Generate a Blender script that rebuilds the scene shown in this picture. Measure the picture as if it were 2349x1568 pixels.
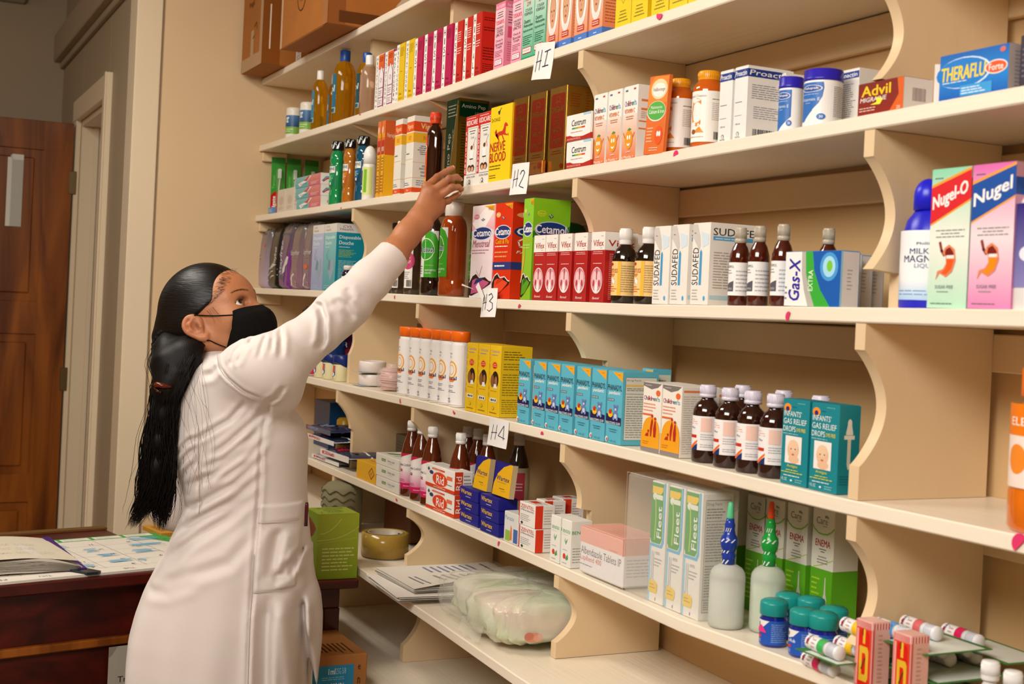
import bpy, math, random
import numpy as np
from mathutils import Vector, Matrix
random.seed(7); RN = random.Random(11); NR = np.random.RandomState(5)
for o in list(bpy.data.objects): bpy.data.objects.remove(o)
S = bpy.context.scene; COL = S.collection
# ------------------------------------------------------------ camera
YAW, ROLL, FP, CX, CY = math.radians(25.84), math.radians(2.665), 3004.0, 1178.0, 704.8
CAM = np.array([4.583, -1.188, 1.45])
FWD = np.array([-math.cos(YAW), math.sin(YAW), 0.0]); R0 = np.array([math.sin(YAW), math.cos(YAW), 0.0]); U0 = np.array([0, 0, 1.0])
RR = math.cos(ROLL)*R0 + math.sin(ROLL)*U0; UU = -math.sin(ROLL)*R0 + math.cos(ROLL)*U0
cd = bpy.data.cameras.new('camera'); cam = bpy.data.objects.new('camera', cd); COL.objects.link(cam)
mw = Matrix.Identity(4)
for i, a in enumerate((RR, UU, -FWD)):
    for j in range(3): mw[j][i] = a[j]
    mw[i][3] = CAM[i]
cam.matrix_world = mw
cd.sensor_width = 36; cd.lens = FP/2349*36; cd.shift_x = -0.0015; cd.shift_y = -0.0337
cd.clip_start = 0.05; cd.clip_end = 60
cd.dof.use_dof = True; cd.dof.focus_distance = 2.75; cd.dof.aperture_fstop = 8.0
S.camera = cam
# ------------------------------------------------------------ world, lights, exposure
S.view_settings.view_transform = 'Standard'; S.view_settings.look = 'None'
S.view_settings.gamma = 1; S.view_settings.use_curve_mapping = False
S.view_settings.exposure = 0.42
w = bpy.data.worlds.new('world'); S.world = w; w.use_nodes = True
w.node_tree.nodes['Background'].inputs[0].default_value = (1.0, 0.86, 0.70, 1)
w.node_tree.nodes['Background'].inputs[1].default_value = 0.25
def area(name, loc, target, sx, sy, power, col):
    l = bpy.data.lights.new(name, 'AREA'); l.shape = 'RECTANGLE'; l.size = sx; l.size_y = sy; l.energy = power; l.color = col
    o = bpy.data.objects.new(name, l); COL.objects.link(o); o.location = loc
    o.rotation_euler = (Vector(target)-Vector(loc)).to_track_quat('-Z', 'Y').to_euler(); return o
area('ceiling_bounce', (4.0, -2.0, 2.80), (2.9, -.2, 1.0), 1.8, 1.2, 96, (1.0, 0.955, 0.90))
area('left_wall_fill', (1.5, -1.4, 2.82), (1.5, -1.0, 0), 1.3, 0.4, 26, (1.0, 0.93, 0.82))  # fill lamp added to brighten the left wall; no such fixture is seen
area('hall_area', (-1.2, -2.4, 2.6), (-1.2, -0.4, 1.4), 0.6, 0.6, 2, (1.0, 0.90, 0.76))  # weak warm area lamp inside the hall
# ------------------------------------------------------------ picking points of the place: a pixel ray met with a real plane
def ray(px, py): return FWD*FP + RR*(px-CX) - UU*(py-CY)
def onY(px, py, y): d = ray(px, py); return CAM + d*((y-CAM[1])/d[1])
def onZ(px, py, z): d = ray(px, py); return CAM + d*((z-CAM[2])/d[2])
def onX(px, py, x): d = ray(px, py); return CAM + d*((x-CAM[0])/d[0])
def proj(p):
    d = np.array(p, float)-CAM; z = d@FWD; return (CX+FP*(d@RR)/z, CY-FP*(d@UU)/z, z)
def Xat(px, y, z):
    lo, hi = -3.0, 4.3
    for _ in range(50):
        m = (lo+hi)/2
        if proj((m, y, z))[0] < px: lo = m
        else: hi = m
    return lo
def Rat(x, y, z, wpx): return wpx/2*proj((x, y, z))[2]/FP      # radius of a round thing seen wpx wide
def Hat(x, y, z, py):          # height above z of the point of column (x,y) seen at row py
    a, b = 0.0, 1.2
    for _ in range(40):
        m = (a+b)/2
        if proj((x, y, z+m))[1] > py: a = m
        else: b = m
    return a
# ------------------------------------------------------------ colours and materials
def lin(h):
    if isinstance(h, tuple): return h
    h = h.lstrip('#'); return tuple((lambda c: c/12.92 if c <= .04045 else ((c+.055)/1.055)**2.4)(int(h[i:i+2], 16)/255) for i in (0, 2, 4))
MATS = {}
def mat(name, rough=.5, spec=.5, metal=0, col=None, trans=0, ior=1.45, coat=0, sss=0, bump=0, bscale=200, var=0, vscale=8, alpha=1, sheen=0, builder=None):
    m = bpy.data.materials.new(name); m.use_nodes = True; nt = m.node_tree; N = nt.nodes; L = nt.links
    b = N['Principled BSDF']; I = b.inputs
    I['Roughness'].default_value = rough; I['Specular IOR Level'].default_value = spec; I['Metallic'].default_value = metal
    I['Transmission Weight'].default_value = trans; I['IOR'].default_value = ior; I['Coat Weight'].default_value = coat
    I['Alpha'].default_value = alpha; I['Sheen Weight'].default_value = sheen
    if sss: I['Subsurface Weight'].default_value = sss; I['Subsurface Radius'].default_value = (.012, .004, .002); I['Subsurface Scale'].default_value = 1
    if col is None:
        a = N.new('ShaderNodeAttribute'); a.attribute_name = 'Col'; out = a.outputs['Color']
    else:
        c = N.new('ShaderNodeRGB'); c.outputs[0].default_value = (*lin(col), 1); out = c.outputs[0]
    tc = N.new('ShaderNodeTexCoord')
    if var:
        n = N.new('ShaderNodeTexNoise'); n.inputs['Scale'].default_value = vscale; n.inputs['Detail'].default_value = 5
        L.new(tc.outputs['Object'], n.inputs['Vector'])
        mr = N.new('ShaderNodeMapRange'); mr.inputs['From Min'].default_value = .3; mr.inputs['From Max'].default_value = .7
        mr.inputs['To Min'].default_value = 1-var; mr.inputs['To Max'].default_value = 1+var*.3
        L.new(n.outputs['Fac'], mr.inputs['Value'])
        mx = N.new('ShaderNodeVectorMath'); mx.operation = 'SCALE'; L.new(out, mx.inputs[0]); L.new(mr.outputs[0], mx.inputs['Scale']); out = mx.outputs[0]
    L.new(out, I['Base Color'])
    if bump:
        n2 = N.new('ShaderNodeTexNoise'); n2.inputs['Scale'].default_value = bscale; n2.inputs['Detail'].default_value = 3
        L.new(tc.outputs['Object'], n2.inputs['Vector'])
        bp = N.new('ShaderNodeBump'); bp.inputs['Strength'].default_value = bump; bp.inputs['Distance'].default_value = .002
        L.new(n2.outputs['Fac'], bp.inputs['Height']); L.new(bp.outputs[0], I['Normal'])
    MATS[name] = m; return m
mat('card', .38, .4, var=.03, vscale=30)
mat('gloss', .16, .5, var=.02, vscale=20)
mat('plastic', .3, .5, var=.02, vscale=20)
mat('glass', .06, .6, coat=.4, var=.12, vscale=25)
mat('liquid', .05, .5, trans=.75, ior=1.36)
mat('milky', .30, .5, trans=.25, ior=1.2, sss=.3)
mat('frost', .28, .5, trans=.55, ior=1.12)
mat('foil', .28, .5, metal=.85, bump=.15, bscale=60)
mat('film', .12, .6, trans=.0, alpha=.22, bump=.8, bscale=40)
mat('wrap', .16, .6, trans=.25, bump=.9, bscale=45, var=.1, vscale=14)
mat('paper', .7, .2, var=.04, vscale=12, bump=.1, bscale=90)
mat('kraft', .62, .25, var=.10, vscale=9, bump=.15, bscale=160)
mat('cloth', .82, .15, sheen=.05, bump=.12, bscale=900, var=.015, vscale=6)
mat('blackcloth', .85, .15, bump=.2, bscale=700)
mat('skin', .46, .4, sss=.10, bump=.22, bscale=380, var=.08, vscale=40)
mat('eye', .05, .6)
mat('metal', .3, .5, metal=1)
def brush_paint(name, col, rough, bump, var, axis):
    m = mat(name, rough, .4, col=col); nt = m.node_tree; N = nt.nodes; L = nt.links; b = N['Principled BSDF']
    tc = N['Texture Coordinate']; mp = N.new('ShaderNodeMapping'); mp.inputs['Scale'].default_value = axis
    L.new(tc.outputs['Object'], mp.inputs[0])
    n = N.new('ShaderNodeTexNoise'); n.inputs['Scale'].default_value = 1; n.inputs['Detail'].default_value = 4; L.new(mp.outputs[0], n.inputs['Vector'])
    bp = N.new('ShaderNodeBump'); bp.inputs['Strength'].default_value = bump; bp.inputs['Distance'].default_value = .003
    L.new(n.outputs['Fac'], bp.inputs['Height']); L.new(bp.outputs[0], b.inputs['Normal'])
    n3 = N.new('ShaderNodeTexNoise'); n3.inputs['Scale'].default_value = 2.2; n3.inputs['Detail'].default_value = 6; L.new(tc.outputs['Object'], n3.inputs['Vector'])
    mx = N.new('ShaderNodeMix'); mx.data_type = 'RGBA'; mx.inputs['A'].default_value = (*lin(col), 1)
    mx.inputs['B'].default_value = (*[c*(1-var) for c in lin(col)], 1)
    mr = N.new('ShaderNodeMapRange'); mr.inputs['From Min'].default_value = .45; mr.inputs['From Max'].default_value = .75
    L.new(n3.outputs['Fac'], mr.inputs['Value']); L.new(mr.outputs[0], mx.inputs['Factor']); L.new(mx.outputs['Result'], b.inputs['Base Color'])
    return m
brush_paint('shelf_paint', '#f0e4cf', .34, .25, .06, (3, 90, 90))
brush_paint('divider_paint', '#e0c59d', .42, .15, .08, (40, 40, 4))
brush_paint('wall_paint', '#dcbf97', .6, .10, .05, (30, 30, 30))
brush_paint('bay_shade_paint', '#cda978', .55, .12, .07, (30, 30, 30))  # wall tan darkened to put the shade of the bays into the colour
brush_paint('trim_paint', '#e2d0b2', .45, .12, .05, (40, 40, 3))
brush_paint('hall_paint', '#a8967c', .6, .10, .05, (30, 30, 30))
brush_paint('ceiling_paint', '#b9ad98', .7, .10, .05, (30, 30, 30))
brush_paint('floor_tile', '#8a7460', .35, .05, .15, (6, 6, 6))
def wood(name, c1, c2, rough, axis, knots=True):
    m = mat(name, rough, .5, col=c1); nt = m.node_tree; N = nt.nodes; L = nt.links; b = N['Principled BSDF']
    tc = N['Texture Coordinate']; mp = N.new('ShaderNodeMapping'); mp.inputs['Scale'].default_value = axis
    L.new(tc.outputs['Object'], mp.inputs[0])
    n = N.new('ShaderNodeTexNoise'); n.inputs['Scale'].default_value = 1; n.inputs['Detail'].default_value = 8; n.inputs['Distortion'].default_value = 1.5
    L.new(mp.outputs[0], n.inputs['Vector'])
    cr = N.new('ShaderNodeValToRGB'); e = cr.color_ramp.elements; e[0].position = .32; e[0].color = (*lin(c2), 1); e[1].position = .66; e[1].color = (*lin(c1), 1)
    L.new(n.outputs['Fac'], cr.inputs[0]); out = cr.outputs[0]
    if knots:
        v = N.new('ShaderNodeTexVoronoi'); v.inputs['Scale'].default_value = 3.2; mp2 = N.new('ShaderNodeMapping'); mp2.inputs['Scale'].default_value = (1.6, 1.6, .8)
        L.new(tc.outputs['Object'], mp2.inputs[0]); L.new(mp2.outputs[0], v.inputs['Vector'])
        r2 = N.new('ShaderNodeMapRange'); r2.inputs['From Min'].default_value = .03; r2.inputs['From Max'].default_value = .16; r2.inputs['To Min'].default_value = .35
        L.new(v.outputs['Distance'], r2.inputs['Value'])
        s = N.new('ShaderNodeVectorMath'); s.operation = 'SCALE'; L.new(out, s.inputs[0]); L.new(r2.outputs[0], s.inputs['Scale']); out = s.outputs[0]
    L.new(out, b.inputs['Base Color']); return m
wood('pine', '#9a5618', '#5c2a06', .3, (9, 9, 1.1))
wood('redwood', '#551208', '#2e0804', .38, (6, 1.0, 14), False)
# hair: near black strands with a brown sheen
for nm_, sc_, ro_ in (('hair', (45, 45, 420), (0, .75, 0)), ('tail_hair', (420, 420, 9), (0, 0, 0))):
    m = mat(nm_, .40 if nm_ == 'hair' else .5, .35 if nm_ == 'hair' else .2, col='#080403'); N = m.node_tree.nodes; L = m.node_tree.links; wv = N.new('ShaderNodeTexNoise'); wv.inputs['Scale'].default_value = 1; mp = N.new('ShaderNodeMapping')
    mp.inputs['Scale'].default_value = sc_; mp.inputs['Rotation'].default_value = ro_
    L.new(N['Texture Coordinate'].outputs['Object'], mp.inputs[0]); L.new(mp.outputs[0], wv.inputs['Vector'])
    bp = N.new('ShaderNodeBump'); bp.inputs['Strength'].default_value = .5 if nm_ == 'hair' else .22; bp.inputs['Distance'].default_value = .0015
    L.new(wv.outputs['Fac'], bp.inputs['Height']); L.new(bp.outputs[0], N['Principled BSDF'].inputs['Normal'])
# ------------------------------------------------------------ text glyph cache
_TX = {}
def glyphs(s, bold=0.0, shear=0.0):
    bold = 0; k = (s, bold, shear)
    if k not in _TX:
        c = bpy.data.curves.new('t', 'FONT'); c.body = s; c.offset = bold; c.shear = shear; c.resolution_u = 2
        o = bpy.data.objects.new('t', c); me = bpy.data.meshes.new_from_object(o)
        v = np.array([x.co[:2] for x in me.vertices]).reshape(-1, 2); f = [tuple(p.vertices) for p in me.polygons]
        bpy.data.objects.remove(o); bpy.data.curves.remove(c); bpy.data.meshes.remove(me)
        if len(v): lo = v.min(0); hi = v.max(0); v = (v-lo)/np.maximum(hi-lo, 1e-6)
        _TX[k] = (v, f)
    return _TX[k]
# ------------------------------------------------------------ mesh builder
class MB:
    def __init__(s): s.v = []; s.c = []; s.f = []; s.m = []; s.mats = []; s.s = []
    def mi(s, name):
        if name not in s.mats: s.mats.append(name)
        return s.mats.index(name)
    def add(s, vs, fs, col, mat='card', smooth=False):
        b = len(s.v); s.v += [tuple(map(float, p)) for p in vs]
        if isinstance(col, list): s.c += [lin(c) for c in col]
        else: s.c += [lin(col)]*len(vs)
        k = s.mi(mat)
        for f in fs: s.f.append(tuple(b+i for i in f)); s.m.append(k); s.s.append(smooth)
    def box(s, x0, x1, y0, y1, z0, z1, col='#ffffff', mat='card', b=.0008, skip=()):
        X = (x0, x1); Y = (y0, y1); Z = (z0, z1); vs = []; id = {}
        for i in (0, 1):
            for j in (0, 1):
                for k in (0, 1):
                    for a in range(3):
                        p = [X[i], Y[j], Z[k]]; sg = [1-2*i, 1-2*j, 1-2*k]
                        for q in range(3):
                            if q != a: p[q] += sg[q]*b
                        id[(i, j, k, a)] = len(vs); vs.append(p)
        F = []
        def g(i, j, k, a): return id[(i, j, k, a)]
        F.append([g(0, 0, 0, 0), g(0, 0, 1, 0), g(0, 1, 1, 0), g(0, 1, 0, 0)]); F.append([g(1, 0, 0, 0), g(1, 1, 0, 0), g(1, 1, 1, 0), g(1, 0, 1, 0)])
        F.append([g(0, 0, 0, 1), g(1, 0, 0, 1), g(1, 0, 1, 1), g(0, 0, 1, 1)]); F.append([g(0, 1, 0, 1), g(0, 1, 1, 1), g(1, 1, 1, 1), g(1, 1, 0, 1)])
        F.append([g(0, 0, 0, 2), g(0, 1, 0, 2), g(1, 1, 0, 2), g(1, 0, 0, 2)]); F.append([g(0, 0, 1, 2), g(1, 0, 1, 2), g(1, 1, 1, 2), g(0, 1, 1, 2)])
        for i in (0, 1):
            for j in (0, 1): F.append([g(i, j, 0, 0), g(i, j, 1, 0), g(i, j, 1, 1), g(i, j, 0, 1)])
            for k in (0, 1): F.append([g(i, 0, k, 0), g(i, 1, k, 0), g(i, 1, k, 2), g(i, 0, k, 2)])
        for j in (0, 1):
            for k in (0, 1): F.append([g(0, j, k, 1), g(1, j, k, 1), g(1, j, k, 2), g(0, j, k, 2)])
        for i in (0, 1):
            for j in (0, 1):
                for k in (0, 1): F.append([g(i, j, k, 0), g(i, j, k, 1), g(i, j, k, 2)])
        ce = np.array([(x0+x1)/2, (y0+y1)/2, (z0+z1)/2]); V = np.array(vs)
        for n, f in enumerate(F):
            nn = np.cross(V[f[1]]-V[f[0]], V[f[2]]-V[f[0]])
            if nn@(V[f].mean(0)-ce) < 0: F[n] = f[::-1]
        s.add(vs, F, col, mat)
    def lathe(s, prof, c=(0, 0, 0), n=28, col='#ffffff', mat='plastic', sx=1, sy=1, smooth=True, cap=True, axis=None):
        # prof: list of (r, z[, colour]); duplicate rings give hard edges / colour steps
        cols = []; vs = []; cur = col; F = []
        for p in prof:
            if len(p) > 2: cur = p[2]
            for k in range(n):
                a = 2*math.pi*k/n; v = (p[0]*math.cos(a)*sx, p[0]*math.sin(a)*sy, p[1])
                if axis is not None: v = tuple(axis @ Vector(v))
                vs.append((c[0]+v[0], c[1]+v[1], c[2]+v[2])); cols.append(cur)
        for i in range(len(prof)-1):
            for k in range(n): a = i*n+k; b = i*n+(k+1) % n; F.append((a, b, b+n, a+n))
        if cap: F.append(tuple(range(n-1, -1, -1))); F.append(tuple((len(prof)-1)*n+k for k in range(n)))
        s.add(vs, F, cols, mat, smooth)
    def tube(s, pts, r, n=6, col='#000000', mat='plastic', smooth=True, flat=1.0):
        pts = [np.array(p, float) for p in pts]; rs = r if isinstance(r, (list, tuple, np.ndarray)) else [r]*len(pts)
        vs = []; F = []; prev = None
        for i, p in enumerate(pts):
            t = pts[min(i+1, len(pts)-1)]-pts[max(i-1, 0)]; t = t/(np.linalg.norm(t)+1e-9)
            if prev is None: prev = np.cross(t, [0, 0, 1.0]) if abs(t[2]) < .9 else np.cross(t, [1.0, 0, 0])
            a = prev-t*(prev@t); a = a/(np.linalg.norm(a)+1e-9); prev = a; b = np.cross(t, a)
            for k in range(n): q = 2*math.pi*k/n; vs.append(p+rs[i]*(a*math.cos(q)+b*math.sin(q)*flat))
        for i in range(len(pts)-1):
            for k in range(n): F.append((i*n+k, i*n+(k+1) % n, (i+1)*n+(k+1) % n, (i+1)*n+k))
        F.append(tuple(range(n-1, -1, -1))); F.append(tuple((len(pts)-1)*n+k for k in range(n)))
        s.add(vs, F, col, mat, smooth)
    def prism(s, poly, y0, y1, plane='xz', col='#ffffff', mat='card', smooth=False):
        n = len(poly)
        def P(a, b, t): return {'xz': (a, t, b), 'yz': (t, a, b), 'xy': (a, b, t)}[plane]
        vs = [P(a, b, y0) for a, b in poly]+[P(a, b, y1) for a, b in poly]
        F = [tuple(range(n)), tuple(range(2*n-1, n-1, -1))]+[(i, i+n, (i+1) % n+n, (i+1) % n) for i in range(n)]
        ar = sum(poly[i][0]*poly[(i+1) % n][1]-poly[(i+1) % n][0]*poly[i][1] for i in range(n))
        flip = (ar < 0) ^ (plane == 'xz') ^ (y1 < y0)
        F[0:2] = [F[0][::-1], F[1][::-1]]; F[2:] = [f[::-1] for f in F[2:]]
        if flip: F = [f[::-1] for f in F]
        s.add(vs, F, col, mat, smooth)
    # printed artwork: items in face fractions, laid on a mapping fn (u,v,offset)->point
    def print_on(s, fn, items, mat='card', curved=False, w=1.0, h=1.0, k0=1):
        items = list(items); st = min(6e-5, .0022/max(1, len(items)))
        for k, it in enumerate(items):
            o = (k0+k)*st+4e-5; T = it[0]
            if T == 'r':
                _, u0, v0, u1, v1, c = it[:6]; c2 = it[6] if len(it) > 6 else c
                n = max(1, int(math.ceil(abs(u1-u0)*26))) if curved else 1
                vs = []; cs = []
                for i in range(n+1):
                    u = u0+(u1-u0)*i/n; vs += [fn(u, v0, o), fn(u, v1, o)]; cs += [c, c2]
                s.add(vs, [(2*i, 2*i+2, 2*i+3, 2*i+1) for i in range(n)], cs, mat)
            elif T in 'ep':
                if T == 'e':
                    _, uc, vc, ru, rv, c = it[:6]; n = 20; P = [(uc+ru*math.cos(2*math.pi*i/n), vc+rv*math.sin(2*math.pi*i/n)) for i in range(n)]
                else: P, c = it[1], it[2]
                n = len(P)
                if curved:      # cut into narrow upright strips that follow the wall of the bottle
                    us = [q[0] for q in P]; k1 = int(math.floor(min(us)*26)); k2 = int(math.ceil(max(us)*26))
                    for kk in range(k1, k2):
                        Q = P
                        for lim, sg in ((kk/26, 1), ((kk+1)/26, -1)):
                            R_ = []
                            for i in range(len(Q)):
                                A, B = Q[i], Q[(i+1) % len(Q)]; ia = sg*(A[0]-lim) >= 0; ib = sg*(B[0]-lim) >= 0
                                if ia: R_.append(A)
                                if ia != ib: t_ = (lim-A[0])/(B[0]-A[0]); R_.append((lim, A[1]+(B[1]-A[1])*t_))
                            Q = R_
                            if len(Q) < 3: break
                        if len(Q) >= 3: s.add([fn(a, b, o) for a, b in Q], [tuple(range(len(Q)))], c, mat)
                else: s.add([fn(a, b, o) for a, b in P], [tuple(range(n))], c, mat)
            elif T == 't':
                _, tx, u0, v0, u1, v1, c = it[:7]; rot = it[7] if len(it) > 7 else 0; bold = it[8] if len(it) > 8 else .0; sh = it[9] if len(it) > 9 else 0
                g, F = glyphs(tx, bold, sh)
                if rot == 90: P = [(u1-(u1-u0)*y, v0+(v1-v0)*x) for x, y in g]
                elif rot == -90: P = [(u0+(u1-u0)*y, v1-(v1-v0)*x) for x, y in g]
                elif rot == 180: P = [(u1-(u1-u0)*x, v1-(v1-v0)*y) for x, y in g]
                else: P = [(u0+(u1-u0)*x, v0+(v1-v0)*y) for x, y in g]
                if len(it) > 10: P = [(a, b+it[10]*(a-u0)) for a, b in P]   # slanted baseline
                o += 1.5e-4 if curved else 0; sh_ = [(0, 0)]
                if bold > 0:     # heavier lettering: the same glyphs laid over themselves a hair apart
                    if rot in (90, -90): du = bold*.55*(u1-u0); dv = du*w/h
                    else: dv = bold*.55*(v1-v0); du = dv*h/w
                    sh_ = [(-du, -dv*.5), (du, -dv*.5), (-du, dv*.5), (du, dv*.5)]
                for q_, (eu, ev) in enumerate(sh_): s.add([fn(a+eu, b+ev, o+q_*st*.22) for a, b in P], F, c, mat)
            elif T == 'V':   # letters stacked one under another
                _, tx, u0, v0, u1, v1, c = it[:7]; n = len(tx); dh = (v1-v0)/n
                for i, ch in enumerate(tx):
                    if ch == ' ': continue
                    g, F = glyphs(ch, .02); nar = .3 if ch == 'I' else 0
                    uw = u1-u0; b = v1-(i+1)*dh+dh*.14
                    s.add([fn(u0+uw*(nar+(1-2*nar)*x), b+dh*.72*y, o) for x, y in g], F, c, mat)
            elif T == 'l':   # fine print
                _, u0, v0, u1, v1, n, c = it[:7]; r = random.Random(int(u0*997+v0*331)+n); dh = (v1-v0)/n; cen = len(it) > 7
                for i in range(n):
                    y = v1-(i+.75)*dh; u = u0; e = u1-(u1-u0)*r.random()*.35
                    if cen: d = (u1-u0)*r.random()*.25; u = u0+d; e = u1-d
                    while u < e-(u1-u0)*.03:
                        q = min(e, u+(u1-u0)*(.08+.16*r.random())); nn = 2 if curved and q-u > .08 else 1
                        vs = [];
                        for j in range(nn+1): uu = u+(q-u)*j/nn; vs += [fn(uu, y, o), fn(uu, y+dh*.34, o)]
                        s.add(vs, [(2*j, 2*j+2, 2*j+3, 2*j+1) for j in range(nn)], c, mat); u = q+(u1-u0)*.025
            elif T == 'b':
                _, u0, v0, u1, v1, c = it[:6]; r = random.Random(3); u = u0
                while u < u1:
                    q = u+(u1-u0)*(.01+.03*r.random()); s.add([fn(u, v0, o), fn(q, v0, o), fn(q, v1, o), fn(u, v1, o)], [(0, 1, 2, 3)], c, mat); u = q+(u1-u0)*(.012+.02*r.random())
            elif T == 'c':   # stroke
                _, P, wd, c = it[:4]; asp = w/h
                for a, b in zip(P[:-1], P[1:]):
                    d = np.array([(b[0]-a[0])*asp, b[1]-a[1]]); L_ = np.linalg.norm(d)+1e-9; nx, ny = -d[1]/L_*wd/asp, d[0]/L_*wd; ex, ey = d[0]/L_*wd*.5/asp, d[1]/L_*wd*.5
                    s.add([fn(a[0]-nx-ex, a[1]-ny-ey, o), fn(b[0]-nx+ex, b[1]-ny+ey, o), fn(b[0]+nx+ex, b[1]+ny+ey, o), fn(a[0]+nx-ex, a[1]+ny-ey, o)], [(0, 1, 2, 3)], c, mat)
    def build(s, name, parent=None, loc=None, rotz=0):
        me = bpy.data.meshes.new(name); me.from_pydata(s.v, [], s.f)
        for k in s.mats: me.materials.append(MATS[k])
        me.polygons.foreach_set('material_index', s.m); me.polygons.foreach_set('use_smooth', s.s)
        a = me.attributes.new('Col', 'FLOAT_COLOR', 'POINT'); arr = np.ones((len(s.v), 4), 'f'); arr[:, :3] = np.array(s.c, 'f').reshape(-1, 3)
        a.data.foreach_set('color', arr.ravel()); me.update()
        o = bpy.data.objects.new(name, me); COL.objects.link(o)
        if loc is not None: o.location = tuple(map(float, loc))
        o.rotation_euler.z = rotz
        if parent is not None: o.parent = parent
        return o
def tag(o, label=None, cat=None, group=None, kind=None):
    if label: o['label'] = label
    if cat: o['category'] = cat
    if group: o['group'] = group
    if kind: o['kind'] = kind
    return o
def empty(name, loc, rotz=0):
    o = bpy.data.objects.new(name, None); COL.objects.link(o); o.location = tuple(map(float, loc)); o.rotation_euler.z = rotz; o.empty_display_size = .05; return o
def dup(root, loc, rotz=None):
    r = root.copy(); COL.objects.link(r); r.location = tuple(map(float, loc))
    if rotz is not None: r.rotation_euler.z = rotz
    for ch in [c for c in bpy.data.objects if c.parent == root]:
        c = ch.copy(); COL.objects.link(c); c.parent = r
        for g in [x for x in bpy.data.objects if x.parent == ch]: d = g.copy(); COL.objects.link(d); d.parent = c
    return r
def struct(o): o['kind'] = 'structure'; return o
def plain(name, x0, x1, y0, y1, z0, z1, mat, b=.002, parent=None, col='#ffffff'):
    m = MB(); m.box(x0, x1, y0, y1, z0, z1, col, mat, b); return m.build(name, parent)
ORD = ['first', 'second', 'third', 'fourth', 'fifth', 'sixth', 'seventh', 'eighth', 'ninth', 'tenth']
# ============================================================ the setting
def arr_interp(x, P): return float(np.interp(x, [p[0] for p in P], [p[1] for p in P]))
HY = -.429                      # face of the hall wall
XE = 5.6                        # room end behind the camera side
struct(plain('floor', -2.2, XE, -3.4, .40, -.05, 0, 'floor_tile'))
struct(plain('ceiling', -2.2, XE, -3.4, .40, 2.86, 2.92, 'ceiling_paint'))
struct(plain('wall_back', -.12, XE, .25, .37, 0, 2.86, 'bay_shade_paint'))
struct(plain('wall_left', -.12, 0, HY, .25, 0, 2.86, 'wall_paint'))
# hall wall (runs away beside the room) with its door opening
DX0, DX1, DZ = -1.37, -.63, 2.175
mb = MB()
mb.box(DX1, -.12, HY, HY+.12, 0, 2.86, '#ffffff', 'hall_paint', .002); mb.box(-2.1, DX0, HY, HY+.12, 0, 2.86, '#ffffff', 'hall_paint', .002)
mb.box(DX0, DX1, HY, HY+.12, DZ, 2.86, '#ffffff', 'hall_paint', .002)
struct(mb.build('wall_hall'))
struct(plain('wall_far', -2.2, -2.1, -3.4, HY+.12, 0, 2.86, 'hall_paint'))
struct(plain('wall_front', -2.2, XE, -3.5, -3.4, 0, 2.86, 'wall_paint'))
struct(plain('wall_right', XE, XE+.1, -3.4, .25, 0, 2.86, 'wall_paint'))
struct(plain('wall_hall_closet', DX0-.1, DX1+.1, HY+.9, HY+.95, 0, 2.4, 'hall_paint'))
mb = MB()                                     # corner board, overlapping the end of the left wall
mb.box(-.13, .012, HY-.012, HY+.075, 0, 2.86, '#ffffff', 'trim_paint', .004)
struct(mb.build('trim_1'))
struct(plain('trim_2', .0, .003, HY+.077, HY+.081, 0, 2.86, 'hall_paint', .0005))      # dark joint beside the board
mb = MB(); mb.box(-2.1, -.14, HY-.05, HY, 2.53, 2.66, '#ffffff', 'hall_paint', .004); mb.box(-2.1, -.14, HY-.02, HY, 2.50, 2.53, '#ffffff', 'hall_paint', .004)
struct(mb.build('trim_3'))                    # picture rail
mb = MB()                                     # door casing
mb.box(DX1-.005, DX1+.10, HY-.022, HY, 0, DZ+.09, '#ffffff', 'trim_paint', .003); mb.box(DX1+.07, DX1+.10, HY-.03, HY-.022, 0, DZ+.09, '#ffffff', 'trim_paint', .002)
mb.box(DX0-.10, DX0+.005, HY-.022, HY, 0, DZ+.09, '#ffffff', 'trim_paint', .003); mb.box(DX0-.10, DX1+.099, HY-.0245, HY-.0005, DZ-.005, DZ+.089, '#ffffff', 'trim_paint', .003)
mb.box(DX0+.0005, DX0+.03, HY+.0005, HY+.12, 0, DZ-.0305, '#ffffff', 'trim_paint', .002); mb.box(DX1-.03, DX1-.0005, HY+.0005, HY+.12, 0, DZ-.0305, '#ffffff', 'trim_paint', .002)
mb.box(DX0, DX1, HY+.0005, HY+.12, DZ-.03, DZ-.0005, '#ffffff', 'trim_paint', .002); mb.box(DX0+.03, DX0+.045, HY+.05, HY+.07, 0, DZ-.03, '#ffffff', 'trim_paint', .002)
struct(mb.build('trim_4'))
# wooden leaf door standing open, square to the hall wall
dr = empty('door_1', (DX0, HY-.03, 0)); struct(dr)
W_, H_ = .80, 2.155
mb = MB(); mb.box(-.04, 0, -W_, 0, .01, H_, '#ffffff', 'pine', .003)
mb.build('door_leaf', dr)
mb = MB()
for (y0, y1) in ((-.12, -.0), (-W_, -W_+.12), (-.46, -.34)): mb.box(0, .008, y0, y1, .01, H_, '#ffffff', 'pine', .002)
for (z0, z1) in ((.01, .24), (.52, .64), (1.24, 1.38), (2.03, H_)): mb.box(.0005, .0085, -W_, 0, z0, z1, '#ffffff', 'pine', .002)
for (y0, y1) in ((-.34, -.12), (-W_+.12, -.46)):
    for (z0, z1) in ((.24, .52), (.64, 1.24), (1.38, 2.03)):
        mb.box(0, .007, y0+.035, y1-.035, z0+.035, z1-.035, '#ffffff', 'pine', .005)
mb.build('panel_moulding', dr)
mb = MB()
for z in (.25, 1.05, 1.9): mb.box(.002, .012, -.012, .018, z-.05, z+.05, '#8a7a58', 'metal', .002)
mb.build('hinge', dr)
nt_ = MB(); p = onX(0, 352, DX0+.012); q = onX(18, 518, DX0+.012)
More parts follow.
